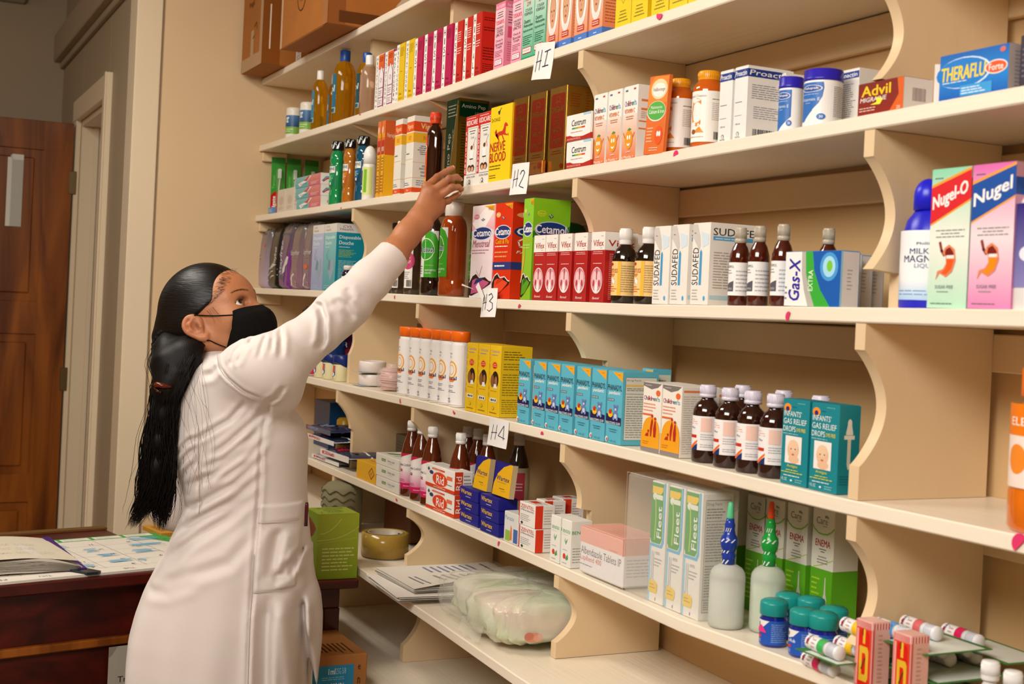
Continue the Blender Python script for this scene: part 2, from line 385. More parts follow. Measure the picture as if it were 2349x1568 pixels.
nt_.box(0, .003, -.2, q[1]-HY+.03, q[2], p[2], '#b9b7ae', 'paper', .001)
nt_.box(.003, .0035, -.2, q[1]-HY+.035, p[2]-.02, p[2]+.004, '#d8d8d0', 'gloss', .0002); nt_.box(.003, .0035, q[1]-HY+.018, q[1]-HY+.036, q[2], p[2]-.01, '#d8d8d0', 'gloss', .0002)
tag(nt_.build('paper_notice', None, (DX0+.008, HY-.03, 0)), 'grey paper notice taped to the brown wooden door', 'notice')
ac = MB(); p = onX(60, 8, -2.06)
ac.box(0, .06, -.35, 0, 0, .14, '#8c8474', 'plastic', .01); ac.box(.06, .065, -.33, -.03, .02, .06, '#4c463c', 'plastic', .002)
tag(ac.build('wall_vent', None, (-2.1, p[1], p[2])), 'grey vent box high on the far hall wall above the wooden door', 'vent')
# ============================================================ the shelving
SH = {0: [(0, 2.196), (.64, 2.199), (1.55, 2.202), (5.3, 2.205)],
      1: [(0, 1.96), (.19, 1.957), (1.65, 1.947), (2.72, 1.948), (5.3, 1.955)],
      2: [(0, 1.711), (1.31, 1.707), (1.825, 1.699), (2.164, 1.701), (2.63, 1.704), (3.47, 1.715), (5.3, 1.72)],
      3: [(0, 1.456), (1.32, 1.451), (1.86, 1.446), (2.65, 1.445), (3.3, 1.452), (3.48, 1.454), (5.3, 1.46)],
      4: [(0, 1.186), (.6, 1.188), (1.57, 1.193), (2.39, 1.193), (3.16, 1.191), (3.5, 1.195), (5.3, 1.2)],
      5: [(0, .946), (.74, .946), (2.1, .943), (2.8, .938), (3.14, .949), (5.3, .95)],
      6: [(0, .795), (1.5, .785), (2.0, .772), (2.45, .760), (3.2, .755), (5.3, .755)],
      7: [(0, .548), (5.3, .548)]}
TH = .021
YF = {i: 0.0 for i in range(8)}; YF[6] = -.115; YF[7] = -.15
def top(i, x): return arr_interp(x, SH[i])+TH
NM = ['topmost cream shelf board with cardboard boxes on it', 'cream shelf board tagged H1, holding red and yellow syrup cartons', 'cream shelf board tagged H2, holding vitamins',
      'cream shelf board tagged H3, holding antiseptic bottles and red cartons', 'cream shelf board tagged H4, holding pale blue cartons', 'cream shelf board below tag H4, holding enema and lotion bottles',
      'deep cream shelf board with papers and a wrapped diaper pack', 'lowest cream shelf board with a syringe carton in front']
def board(i):
    mb = MB(); xs = sorted(set([0.002]+[p[0] for p in SH[i] if p[0] > 0]+list(np.linspace(.3, 5.2, 15)))); n = len(xs); b = .002; y0 = YF[i]; y1 = .249
    vs = []
    for x in xs:
        z = arr_interp(x, SH[i]); jit = .0012*math.sin(x*7+i*2)
        for (y, zz) in ((y0+jit, z+b), (y0+jit+b, z), (y1, z), (y1, z+TH), (y0+jit+b, z+TH), (y0+jit, z+TH-b)): vs.append((x, y, zz))
    F = []
    for k in range(n-1):
        for j in range(6): F.append((k*6+j, (k+1)*6+j, (k+1)*6+(j+1) % 6, k*6+(j+1) % 6))
    F += [tuple(range(5, -1, -1)), tuple((n-1)*6+j for j in range(6))]
    F = [f[::-1] for f in F]
    mb.add(vs, F, '#ffffff', 'shelf_paint'); mb.box(0, .001, .1, .101, 0, .001) if 0 else None
    o = mb.build('shelf_board'); tag(o, NM[i], 'shelf', 'shelf boards of the wall shelving')
    if i < 6:
        c = MB(); c.box(.004, 5.2, .234, .2495, min(p[1] for p in SH[i])-.055, min(p[1] for p in SH[i])-.001, '#ffffff', 'divider_paint', .002); c.build('rear_cleat', o)
        if i in (1, 2, 3):
            c = MB(); c.box(0.002, .02, .01, .10, SH[i][0][1]-.035, SH[i][0][1]-.001, '#ffffff', 'divider_paint', .003); c.build('end_cleat', o)
    return o
boards = [board(i) for i in range(8)]
PROF = [(.0, 1.0), (.0, .85)]+[(.042*math.sin(math.pi*(k+.6)/40.2)**.85, .85-.66*(k+.6)/40.2) for k in range(40)]+[(.0, .19), (.0, .0)]
YO = {(0, .96): (.055, 1), (0, 1.575): (.055, 1), (1, 1.575): (.085, .95), (1, 3.19): (.055, .2), (1, .96): (.09, .95), (1, 2.36): (.055, .5), (2, .96): (.03, .3), (2, 1.575): (.085, 1.1), (2, 2.36): (.08, .5), (2, 3.19): (.055, .2),
      (3, 1.575): (.075, .5), (3, 2.36): (.085, .62), (3, .96): (.03, .4), (4, 1.575): (.062, .62), (4, 2.36): (.065, .45), (4, .96): (.05, .5), (4, 3.19): (.05, .2)}
def divider(i, x, th=.02):
    yo, tm = YO.get((i, x), (.0, 0)); x = {.96: 1.05 if i == 2 else .985}.get(x, x)
    z0 = max(top(i+1, x), top(i+1, x+.02))+.0005; z1 = min(arr_interp(x, SH[i]), arr_interp(x+.02, SH[i]))-.0005; h = z1-z0; mb = MB()
    poly = [((max(y, yo) if t <= tm else y)+.002, h*t) for y, t in PROF]+[(.2335, 0), (.2335, h)]
    mb.prism(poly, 0, th, 'yz', '#ffffff', 'divider_paint')
    o = mb.build('shelf_divider', None, (x, 0, z0)); return o
BAY = ['under the topmost board', 'between boards H1 and H2', 'between boards H2 and H3', 'between boards H3 and H4', 'between board H4 and the enema shelf', 'above the diaper shelf', 'above the lowest board']
COLN = {.96: 'far left', 1.575: 'left middle', 2.36: 'right middle', 3.19: 'right'}
for i in range(7):
    for x in (.96, 1.575, 2.36, 3.19):
        if i == 0 and x > 2: continue
        if i == 6 and x > 2: continue
        o = divider(i, x); tag(o, f'cream scalloped upright divider, {COLN[x]} one {BAY[i]}', 'divider', 'scalloped dividers of the shelving')
# ============================================================ product kit
WH = '#f4f1ea'
def carton_mb(W, D, H, base, front=(), side=(), topi=(), mat='card', flap=True, b=.0007):
    m = MB(); m.box(0, W, 0, D, 0, H, base, mat, b)
    m.print_on(lambda u, v, o: (u*W, -o, v*H), front, mat, w=W, h=H)
    m.print_on(lambda u, v, o: (W+o, u*D, v*H), side, mat, w=D, h=H)
    if flap:      # tucked lid: a thin raised sheet with its slit towards the back
        m.box(.0008, W-.0008, .001, D*.93, H, H+.0007, topi if isinstance(topi, str) else base, mat, .0003)
        if not isinstance(topi, str): m.print_on(lambda u, v, o: (u*W, v*D, H+.0007+o), topi, mat, w=W, h=D)
    return m
def carton(name, label, cat, group, px, shelf, y0, pyT, D, base, front=(), side=(), topi=(), mat='card', z=None, rot=0, H=None, W=None):
    """px: list of (left,right) pixel columns of each front face; copies share the mesh"""
    out = []; x = [(Xat(a, y0, top(shelf, 2) if z is None else z), Xat(b, y0, top(shelf, 2) if z is None else z)) for a, b in px]
    W = W or min(b-a for a, b in x)-.0008; zz = [top(shelf, a+W/2) if z is None else z for a, b in x]
    H = H or Hat(x[0][0], y0, zz[0], pyT)
    o = carton_mb(W, D, H, base, front, side, topi, mat).build(name, None, (x[0][0], y0, zz[0]+.0006), rot)
    for i, (a, b) in enumerate(x):
        if i: o = o.copy(); COL.objects.link(o)
        o.location = (a, y0, zz[i]+.0006); o.rotation_euler.z = rot
        tag(o, label.format(o=ORD[i] if i < 10 else str(i), n=len(px)), cat, group if len(px) > 1 else None); out.append(o)
    return out
def wrapfn(R, h0, h1, a0, a1, sx=1, sy=1, z0=0):
    def fn(u, v, o):
        a = math.radians(a0+(a1-a0)*u); return ((R*sx+o)*math.cos(a), (R*sy+o)*math.sin(a), z0+h0+(h1-h0)*v)
    return fn
def bottle(name, label, cat, group, X, Y, z, R, H, prof, col, mat='glass', cap=None, lab=None, sx=1, sy=1, rot=0, n=32, liquid=None, extra=None):
    """prof: (r,h) as fractions of R,H; cap: (r, h0, h1, colour, style); lab: (h0,h1,a0,a1,items,base colour)"""
    t = empty(name, (X, Y, z), rot); tag(t, label, cat, group)
    m = MB(); m.lathe([(p[0]*R, p[1]*H)+tuple(p[2:]) for p in prof], n=n, col=col, mat=mat, sx=sx, sy=sy); m.build('bottle_body', t)
    if cap:
        r, h0, h1, cc, st = cap; r *= R; h0 *= H; h1 *= H; m = MB(); e = min(.0015, (h1-h0)*.12)
        pr = [(r*.97, h0), (r, h0+e), (r, h1-e*1.6), (r*.93, h1), (r*.5, h1+.0002)]
        if st == 'ring': pr = [(r*1.02, h0), (r*1.02, h0+(h1-h0)*.22), (r*.96, h0+(h1-h0)*.25), (r*.96, h1-e), (r*.9, h1), (r*.5, h1)]
        if st == 'dome': pr = [(r, h0)]+[(r*math.cos(q), h0+(h1-h0)*(.45+.55*math.sin(q))) for q in np.linspace(0, 1.5, 7)]
        if st == 'cup': pr = [(r*.86, h0), (r*.9, h0+(h1-h0)*.1), (r*.9, h0+(h1-h0)*.35), (r, h0+(h1-h0)*.36), (r, h0+(h1-h0)*.62), (r*.93, h0+(h1-h0)*.64), (r*.93, h1-e), (r*.86, h1), (r*.4, h1)]
        m.lathe(pr, n=28, col=cc, mat='plastic', cap=True)
        if st in ('rib', 'ring', 'cup'):
            for k in range(36):
                a = 2*math.pi*k/36; c, s_ = math.cos(a)*r*(1.0 if st != 'ring' else .97), math.sin(a)*r*(1.0 if st != 'ring' else .97)
                m.tube([(c, s_, h0+(h1-h0)*.3), (c, s_, h1-e*2)], .0006, 4, cc)
        m.build('cap', t)
    if lab:
        h0, h1, a0, a1, items, base = lab; h0 *= H; h1 *= H; m = MB(); fn = wrapfn(R*1.006, h0, h1, a0, a1, sx, sy)
        m.print_on(fn, [('r', 0, 0, 1, 1, base)]+list(items), 'card', True, w=R*math.radians(abs(a1-a0)), h=h1-h0); m.build('label', t)
    if extra: extra(t, R, H)
    return t
def spots(px, y, shelf, dz=0): return [(Xat(p, y, top(shelf, 2)), y) for p in px]
def place_bottles(first, pts, shelf, label):
    for i, (x, y) in enumerate(pts):
        o = first if i == 0 else dup(first, (0, 0, 0)); o.location = (x, y, top(shelf, x)+.0006)
        o['label'] = label.format(o=ORD[i], n=len(pts))
def star(uc, vc, r, n, asp, c, r2=.6): return ('p', [(uc+r*(1 if k % 2 == 0 else r2)*math.cos(math.pi*k/n), vc+asp*r*(1 if k % 2 == 0 else r2)*math.sin(math.pi*k/n)) for k in range(2*n)], c)
def face(uc, vc, ru, rv, skin='#d9a27c'):    # small printed portrait: head, hair, eyes, mouth
    return [('e', uc, vc-rv*.9, ru*.75, rv*.5, '#e8e4de'), ('e', uc, vc+rv*.12, ru*.98, rv*1.0, '#b88a5c'), ('e', uc, vc, ru*.9, rv*.92, skin),
            ('e', uc-ru*.35, vc+rv*.12, ru*.12, rv*.07, '#3a2418'), ('e', uc+ru*.35, vc+rv*.12, ru*.12, rv*.07, '#3a2418'), ('e', uc, vc-rv*.15, ru*.12, rv*.1, '#c98562'), ('e', uc, vc-rv*.45, ru*.25, rv*.07, '#b0523f')]
def oval(uc, vc, ru, rv, edge, fill): return [('e', uc, vc, ru, rv, edge), ('e', uc, vc, ru*.9, rv*.88, fill)]
AMB = [(.90, 0), (1, .02), (1, .58), (.97, .63), (.86, .69), (.62, .755), (.46, .80), (.42, .83), (.42, .90)]

def vis(x, y, sx, sy):      # how wide an oval body looks from the camera side, against a round one
    d = np.array([CAM[0]-x, CAM[1]-y]); d /= np.linalg.norm(d); return math.sqrt((sx*d[1])**2+(sy*d[0])**2)

def multi(txt, u0, v0, u1, cols, hx, hs):      # one coloured letter after another, narrow ones narrow
    wd = {'i': .35, 'l': .35, "'": .3, 'r': .65}; tot = sum(wd.get(c, 1) for c in txt)+.16*len(txt); u = u0; k = (u1-u0)/tot; out = []
    for j, c in enumerate(txt): w_ = wd.get(c, 1)*k; b = v0+(hx*.8 if c == "'" else 0); out.append(('t', c, u, b, u+w_, v0+(hs if c in "hldCi'" else hx), cols[j % len(cols)], 0, .03)); u += w_+.16*k
    return out

def upv(items):       # logo block set higher on the panel
    g = lambda v: float(np.interp(v, [0, .24, .34, .56, .79, .83, .90, 1], [0, .24, .50, .74, .86, .90, .93, 1])); out = []
    for it in items:
        it = list(it)
        if it[0] == 'r': it[2], it[4] = g(it[2]), g(it[4])
        elif it[0] == 'e': c = it[2]; it[2] = g(c)
        elif it[0] in 'pc': it[1] = [(a, g(b)) for a, b in it[1]]
        elif it[0] == 't': c = (it[3]+it[5])/2; d = (it[5]-it[3])/2; it[3], it[5] = g(c)-d, g(c)+d
        elif it[0] == 'l': it[2], it[4] = g(it[2]), g(it[4])
        out.append(tuple(it))
    return out
_carton0 = carton
def carton(name, *a, **k):
    a = list(a)
    if name == 'pain_relief_carton':
        for q in (9, 10):
            if len(a) > q: a[q] = upv(a[q])
    return _carton0(name, *a, **k)
# ============================================================ row on H1 (syrups)
K = '#17120f'
# two round white wipe tubs
bt = bottle('wipes_tub', '', 'tub', 'white wipe tubs at the left end', 0, 0, 0, .026, .118, [(.93, 0), (1, .03), (1, .8), (.97, .84), (.99, .86), (.97, .95), (.85, .985), (.4, 1)], '#e9e4d8', 'plastic',
            lab=(.22, .80, -170, 40, [('r', 0, .0, 1, .35, '#7fb04a'), ('r', 0, .35, 1, .92, '#2f4d7c', '#4a7aa8'), ('t', 'tt', .42, .55, .56, .85, '#ffffff', 0, .03, .3), ('l', .4, .08, .75, .28, 2, '#d8e8b8')], '#e9e4d8'))
place_bottles(bt, spots([671, 703], .06, 1), 1, '{o} of the two white wipe tubs at the left end of shelf H1')
OIL = [(.92, 0), (1, .02), (1, .62), (.93, .72), (.72, .80), (.44, .85), (.42, .88)]
oil_lab = lambda c, w: (.13, .66, -150, -60, [('r', 0, 0, 1, .15, '#7fb6c2'), ('r', 0, .15, 1, 1, c), ('e', .35, .86, .2, .07, '#f08a24'), ('t', 'xol', .1, .55, .9, .72, '#e8f4f4', 0, .03, .1), ('c', [(0, .42), (.5, .36), (1, .44)], .015, '#a8d8e0'), ('c', [(0, .36), (.5, .29), (1, .38)], .015, '#a8d8e0'), ('b', .3, .02, .9, .12, K)], c)
def oilb(nm, lb, px, y, pl, pr, pyt, capc, c):
    z = top(1, .7); x = Xat(px, y, z); R = Rat(x, y, z, pr-pl); H = Hat(x, y, z, pyt)
    return bottle(nm, lb, 'bottle', 'amber oil bottles on shelf H1', x, y, z+.0006, R, H, OIL, '#d2960e', 'liquid', cap=(.46, .845, 1.0, capc, 'plain'), lab=oil_lab(c, 1))
oilb('oil_bottle', 'small yellow oil bottle with a white cap beside the wipe tubs', 730, .035, 712, 748, 163, '#efece4', '#2f7f9c')
oilb('oil_bottle', 'small yellow oil bottle with a white cap, half hidden behind the tall blue-capped one', 762, .12, 748, 780, 172, '#efece4', '#2f7f9c')
oilb('oil_bottle', 'tall yellow oil bottle with a blue cap, the larger and nearer one', 785, .038, 757, 809, 117, '#1a4fa0', '#1f6a86')
oilb('oil_bottle', 'tall yellow oil bottle with a blue cap behind the clear bottle', 836, .045, 814, 858, 122, '#1a4fa0', '#0f4a4e')
z = top(1, .9); x = Xat(843, .03, z)
bottle('baby_oil_bottle', 'clear bottle with a white cap and a pink label beside the orange cartons', 'bottle', None, x, .03, z+.0006, .024, Hat(x, .03, z, 128), OIL, '#e8c9a8', 'liquid', cap=(.5, .80, 1.0, '#eeebe4', 'plain'),
       lab=(.08, .66, -160, -90, [('r', 0, 0, 1, .2, '#c8324a'), ('t', 'oxy', .15, .72, .9, .85, '#5a6a9a', 0, .0), ('e', .5, .5, .2, .06, '#f2d23c'), ('l', .1, .25, .9, .4, 3, '#f8e0e8')], '#e79ab4'))
# histal family: white spine with upright letters, coloured panel
def histal(word, c, c2, extra): return [('r', 0, 0, .34, 1, WH), ('r', .34, 0, 1, 1, c), ('V', word, .08, .12, .27, .97, K), ('t', 'EX', .08, .03, .26, .07, K)]+extra
pan = lambda c: [('l', .42, .78, .95, .94, 7, c), ('l', .55, .5, .8, .54, 1, c), ('t', 'Beta', .5, .11, .78, .15, c), ('l', .42, .03, .95, .07, 2, c)]
carton('syrup_carton', '{o} from the left of the orange-topped white cartons on shelf H1', 'carton', 'orange and purple syrup cartons', [(858, 878), (878.5, 898)], 1, .006, 130, .045, WH,
       histal('HISTATUSSIN', '#efe6e8', 0, [('r', .36, .72, 1, .99, '#e2601c'), ('p', [(.40, .02), (1, .02), (1, .62), (.7, .80), (.40, .62)], '#8c3a68'), ('p', [(.44, .04), (.96, .04), (.96, .61), (.7, .77), (.44, .61)], '#f0eaea'), ('p', [(.7, .56), (.84, .51), (.7, .46), (.56, .51)], '#7a6a70'), ('p', [(.7, .545), (.80, .51), (.7, .475), (.60, .51)], '#f0eaea'), ('r', .44, .36, .96, .375, '#8c3a68'), ('r', .44, .18, .96, .195, '#8c3a68'), ('l', .5, .22, .9, .33, 3, '#8c6a78'), ('l', .5, .06, .9, .15, 3, '#8c6a78'), ('l', .45, .86, .95, .95, 3, '#8c2a10')]),
       [('r', 0, 0, 1, 1, '#b03a7a')])
carton('syrup_carton', 'third white syrup carton with an upright spine word, squeezed beside the yellow ones', 'carton', None, [(898.5, 905)], 1, .006, 119, .045, WH, [('V', 'HISTATUSSIN', .15, .04, .85, .97, K)])
carton('syrup_carton', '{o} of the two yellow syrup cartons with upright spine words on shelf H1', 'carton', 'yellow syrup cartons on shelf H1', [(905.5, 926), (926.5, 946)], 1, .006, 105, .045, '#e8c21e', histal('HISTATUSSIN', '#e6bf18', 0, pan('#8a6a10')), [('r', 0, 0, 1, 1, '#f2cc1c')])
carton('syrup_carton', '{o} from the left of the magenta syrup cartons with upright spine words', 'carton', 'magenta syrup cartons', [(946.5, 968), (969, 989), (989.5, 1011), (1011.5, 1036)], 1, .006, 91, .045, '#c21a56', histal('HISTAL', '#b81850', 0, pan('#3c0818')), [('r', 0, 0, 1, 1, '#d0265e')])
carton('syrup_carton', '{o} from the left of the red syrup cartons with upright spine words', 'carton', 'red syrup cartons on shelf H1', [(1038, 1060), (1060.5, 1080), (1080.5, 1104)], 1, .006, 54, .05, '#d3261a',
       histal('HISTAL', '#c4241a', 0, [('l', .42, .66, .95, .84, 5, '#f4d8d0'), ('l', .42, .46, .95, .58, 3, '#f4d8d0'), ('t', 'Beta', .5, .11, .78, .15, '#3c0806'), ('l', .42, .03, .95, .08, 2, '#5a0a06')]),
       [('l', .1, .86, .95, .93, 2, '#5a0a06'), ('l', .1, .70, .95, .78, 2, '#5a0a06'), ('l', .1, .24, .9, .46, 5, '#5a0a06'), ('l', .1, .04, .9, .2, 5, '#5a0a06')])
PK = [('r', 0, .9, 1, 1, '#e87a9c'), ('t', 'For CHILDREN', .08, .92, .92, .965, '#fff0f2', 0, .01), ('l', .15, .76, .85, .87, 3, '#4a3a44', 1), ('t', 'TUSSADRYL', .08, .67, .92, .73, '#d62a3c', 0, .02), ('t', "CHILDREN'S", .12, .60, .88, .635, '#33303c'), ('t', 'COUGH', .2, .545, .8, .59, '#33303c', 0, .02), ('t', 'LINCTUS', .14, .49, .86, .535, '#33303c', 0, .02),
      ('t', 'Chesty &', .16, .40, .84, .44, '#6a3a5a'), ('t', 'Bronchial', .14, .35, .86, .39, '#6a3a5a'), ('t', 'Coughs', .22, .30, .78, .345, '#6a3a5a'), ('l', .12, .18, .88, .28, 4, '#a85a78'), ('r', .12, .05, .86, .14, '#c04a6a'), ('r', .15, .06, .83, .13, '#f8f0f0'), ('l', .2, .07, .8, .12, 2, '#c04a6a')]
carton('cough_syrup_carton', '{o} of the two pink childrens cough syrup cartons on shelf H1', 'carton', 'pink cough syrup cartons', [(1131.5, 1156), (1171, 1195)], 1, .006, 11, .05, '#ee9cb4',
       [('r', 0, 0, 1, 1, '#ef9ab2', '#f6cdd6')]+PK, [('r', 0, 0, 1, 1, '#ea86a2', '#f4bcca'), ('r', 0, .9, 1, 1, '#e87a9c'), ('t', 'For CHILDREN', .1, .92, .92, .96, '#fff0f2'), ('r', .15, .45, .8, .62, '#e0507a'), ('l', .15, .1, .85, .4, 9, '#c2567a'), ('l', .15, .66, .85, .86, 5, '#8a3a5a')])
carton('cough_syrup_carton', '{o} of the two green cough formula cartons on shelf H1', 'carton', 'green cough formula cartons', [(1195.5, 1221), (1222, 1251)], 1, .006, -38, .05, '#7cc6a0',
       [('r', 0, 0, 1, .7, '#4db488', '#b8dcc8'), ('r', 0, .7, 1, 1, '#b8dcc8', '#c8e0cc'), ('r', 0, 0, 1, .025, '#1a8a5a'), ('t', 'TUSSADRYL', .06, .75, .94, .81, '#c8404a', 0, .02), ('t', 'DM', .34, .68, .66, .735, '#c8404a', 0, .03), ('t', 'COUGH', .2, .61, .8, .65, K), ('t', 'FORMULA', .14, .56, .86, .60, K),
        ('t', 'Dextro', .14, .46, .7, .51, '#144a34', 0, .01), ('t', 'Methorphan', .12, .40, .92, .45, '#144a34', 0, .01), ('t', 'Hydrobromide', .08, .34, .94, .385, '#144a34'), ('l', .1, .18, .9, .31, 5, '#1a5a40'), ('r', .12, .07, .88, .15, '#c02a2a'), ('r', .14, .08, .86, .14, '#f4f4ec'), ('t', 'NON-DROWSY', .2, .095, .8, .125, '#c02a2a'), ('l', .1, .84, .9, .95, 3, '#2a6a50')])
carton('baby_syrup_carton', '{o} from the left of the orange baby syrup cartons showing a baby portrait', 'carton', 'orange baby syrup cartons', [(1251.5, 1280), (1281, 1315), (1316, 1349), (1350, 1381)], 1, .006, -80, .05, '#f0cdb4',
       [('r', 0, 0, 1, .6, '#ea8a58', '#f2d2bc'), ('r', 0, .6, 1, 1, '#f2d2bc'), ('r', 0, 0, 1, .075, '#4a7ccc'), ('l', .35, .02, .65, .05, 1, '#dfe8f8'), ('t', 'TUSSADRYL', .1, .83, .9, .89, '#c8404a', 0, .02), ('t', 'COUGH & COLD', .12, .765, .88, .80, '#4a6cc0'), ('t', 'BABY FORMULA', .12, .715, .88, .75, '#4a6cc0'),
        ('e', .5, .42, .40, .26, '#f6f2ee')]+face(.5, .42, .27, .19)+[('r', .25, .105, .78, .17, '#c8442c'), ('l', .3, .115, .74, .16, 2, '#f8e8e0')],
       [('r', 0, 0, 1, 1, '#ec8c5c', '#f0b890'), ('r', 0, 0, 1, .075, '#4a7ccc'), ('r', .35, .5, .9, .66, '#e8682a'), ('l', .1, .12, .9, .45, 10, '#c05a30')])
carton('syrup_carton', '{o} from the left of the plain yellow cartons at the right of shelf H1', 'carton', 'plain yellow cartons with diamond logos', [(1410, 1446), (1447, 1492), (1493, 1534), (1535, 1577), (1578, 1622)], 1, .006, -130, .055, '#f0ce14',
       [('p', [(.5, .40), (.68, .33), (.5, .26), (.32, .33)], '#7a6408'), ('p', [(.5, .39), (.655, .33), (.5, .27), (.345, .33)], '#f0ce14'), ('t', 'Beta', .4, .31, .6, .35, '#5a4a08', 0, 0, .2), ('l', .15, .05, .85, .2, 4, '#8a7410', 1), ('r', 0, .5, 1, .515, '#f6e060'), ('l', .15, .44, .85, .49, 1, '#8a7410', 1), ('t', 'BABY FORMULA', .15, .58, .85, .64, '#5a4a08')], [('r', 0, 0, 1, 1, '#e8c410')])
# big cardboard boxes on the topmost board
_tn = [0]
def box_tape(m, x0, x1, y, z0, z1, c='#a5805c', ax='y', mt='gloss'):
    _tn[0] += 1; e = .00015*(_tn[0] % 9)
    if ax == 'y': m.box(x0+e, x1-e, y-.0006-e, y, z0+e, z1, c, mt, .0002)
    else: m.box(y, y+.0006+e, x0+e, x1-e, z0+e, z1, c, mt, .0002)
z = top(0, .3)+.001
m = MB(); m.box(0, .272, 0, .29, 0, .42, '#a5652a', 'kraft', .003)
box_tape(m, .0, .272, 0, 0, .045); box_tape(m, .12, .16, 0, 0, .13); box_tape(m, .24, .272, 0, 0, .42); box_tape(m, 0, .06, .272, 0, .42, '#8a4f20', 'x'); box_tape(m, .022, .028, .2726, .05, .2, '#e8d8c0', 'x')
m.print_on(lambda u, v, o: (.272+.0015+o, u*.29, v*.42), [('r', .4, 0, .46, .3, '#e0cfc0'), ('t', 'PRODUCTOS FARM', .41, .01, .45, .29, '#6a3a3a', 90), ('r', .46, 0, 1, .3, '#8a4a1c')], 'kraft')
m.print_on(lambda u, v, o: (u*.272, -.0015-o, v*.42), [('t', 'fragil', .3, .5, .55, .56, '#5a3410'), ('c', [(.6, .33), (.7, .36), (.74, .3)], .004, '#5a3410'), ('c', [(.55, .24), (.62, .26)], .004, '#5a3410')], 'kraft', w=.272, h=.42)
tag(m.build('cardboard_box', None, (.025, -.082, z)), 'brown cardboard box against the end wall on the topmost shelf', 'box', 'cardboard boxes on the topmost shelf')
m = MB(); m.box(0, .485, 0, .32, 0, .40, '#ab6a30', 'kraft', .003)
box_tape(m, 0, .018, 0, 0, .40, '#c0a080'); box_tape(m, .0, .16, 0, .31, .40, '#b89474'); box_tape(m, .44, .485, 0, 0, .40, '#9c5f28'); box_tape(m, 0, .05, .485, 0, .40, '#8a4f20', 'x')
m.print_on(lambda u, v, o: (u*.485, -.0015-o, v*.40), [('c', [(.45+.09*math.cos(q), .33+.12*math.sin(q)) for q in np.linspace(0, 6.3, 22)], .004, '#5a3410'), ('t', '93', .42, .28, .48, .38, '#5a3410'), ('c', [(.02, .66), (.3, .62)], .003, '#6a4020')], 'kraft', w=.485, h=.40)
m.print_on(lambda u, v, o: (.485+.0015+o, u*.32, v*.40), [('c', [(.35+.12*math.cos(q), .46+.12*math.sin(q)) for q in np.linspace(0, 6.3, 22)], .004, '#4a2808'), ('t', '93', .31, .41, .39, .51, '#4a2808'), ('p', [(.62, .18), (.95, .26), (.97, .36), (.74, .30)], '#c8b49c'), ('r', .1, .02, .5, .10, '#5f3410')], 'kraft', w=.32, h=.40)
tag(m.build('cardboard_box', None, (.552, -.09, z+.003)), 'larger brown taped cardboard box overhanging the topmost shelf, right of the other', 'box', 'cardboard boxes on the topmost shelf')
# ============================================================ row on H2 (vitamins, mouth care)
# toothbrush cards leaning at the back
m = MB(); m.box(0, .05, 0, .0015, 0, .21, '#3c9a3a', 'gloss', .0005)
m.print_on(lambda u, v, o: (u*.05, -o, v*.21), [('r', 0, .0, 1, .42, '#c81e1e'), ('p', [(0, .36), (.5, .46), (1, .40), (1, .55), (0, .55)], '#3fa23c'), ('r', 0, .9, 1, 1, '#2a7a2e'), ('t', 'Colgate', .1, .03, .42, .34, '#ffffff', 90, .02), ('t', 'Twister', .08, .46, .28, .7, '#8ccf7a', 90)], 'gloss')
pts = [(.0, 0), (.012, .012), (.018, .04), (.012, .1), (.018, .15), (.008, .178), (0, .18)]
m.lathe([(.001, .01), (.011, .014), (.013, .05), (.009, .09), (.013, .13), (.011, .165), (.001, .175)], (.028, -.004, 0), 14, '#9fc88a', 'film', 1, .8)
m.tube([(.028, -.006, .02), (.026, -.008, .08), (.03, -.007, .14), (.029, -.007, .17)], .0022, 6, '#f2f2ec', 'plastic'); m.box(.022, .034, -.012, -.004, .135, .168, '#eef2f2', 'plastic', .001)
o = m.build('toothbrush_pack')
for i, (px, y, w_) in enumerate([(621, .035, 0), (657, .075, 0), (698, .12, 0)]):
    if i: o = o.copy(); COL.objects.link(o)
    x = .032+.004*i; ys = np.linspace(-.02, .22, 200); y = float(ys[int(np.argmin([abs(proj((x, q, 1.8))[0]-px) for q in ys]))]); o.location = (x, y, top(2, x)+.001); o.rotation_euler = (-.04, 0, math.pi/2)
    tag(o, f'{ORD[i]} from the left of the green and red carded toothbrushes', 'toothbrush', 'carded toothbrushes')
carton('soap_box', '{o} of the two small pale boxes in front of the toothbrushes', 'carton', 'small pale boxes', [(635, 653), (654, 676)], 2, .008, 437, .022, '#d8cdbd', [('e', .5, .5, .3, .2, '#c9b8a8'), ('l', .2, .1, .8, .25, 3, '#b89a8a')], [('l', .1, .2, .9, .8, 4, '#c8b8a8')])
m = MB(); m.box(0, .055, 0, .012, 0, .02, '#5a92c8', 'card'); m.print_on(lambda u, v, o: (u*.055, -o, v*.02), [('l', .1, .2, .9, .8, 3, '#cfe2f4')])
x = Xat(615, .002, top(2, .1)); tag(m.build('price_card', None, (x, .002, top(2, x)+.0006)), 'small blue printed card at the left end of shelf H2', 'card')
AQ = [('r', .0, 0, .52, 1, '#4fa8ac', '#78bcc0'), ('r', .52, 0, 1, 1, '#c8586a', '#d87c86'), ('p', [(.18, .1), (.5, .55), (.64, .95), (.5, .95), (.34, .6), (.1, .4)], '#f0ece6'), ('p', [(.3, .62), (.46, .5), (.58, .92), (.5, .95), (.42, .75)], '#c83a3a'), ('t', 'Aquafresh', .18, .22, .46, .40, '#2a5a7a'), ('t', 'ULTIMATE', .64, .66, .9, .8, '#f0b070', 0, .02), ('t', 'WHITE', .64, .46, .9, .6, '#e8a468', 0, .02), ('l', .62, .12, .94, .4, 3, '#f4d8d0')]
z0 = top(2, .5); Hq = .0335
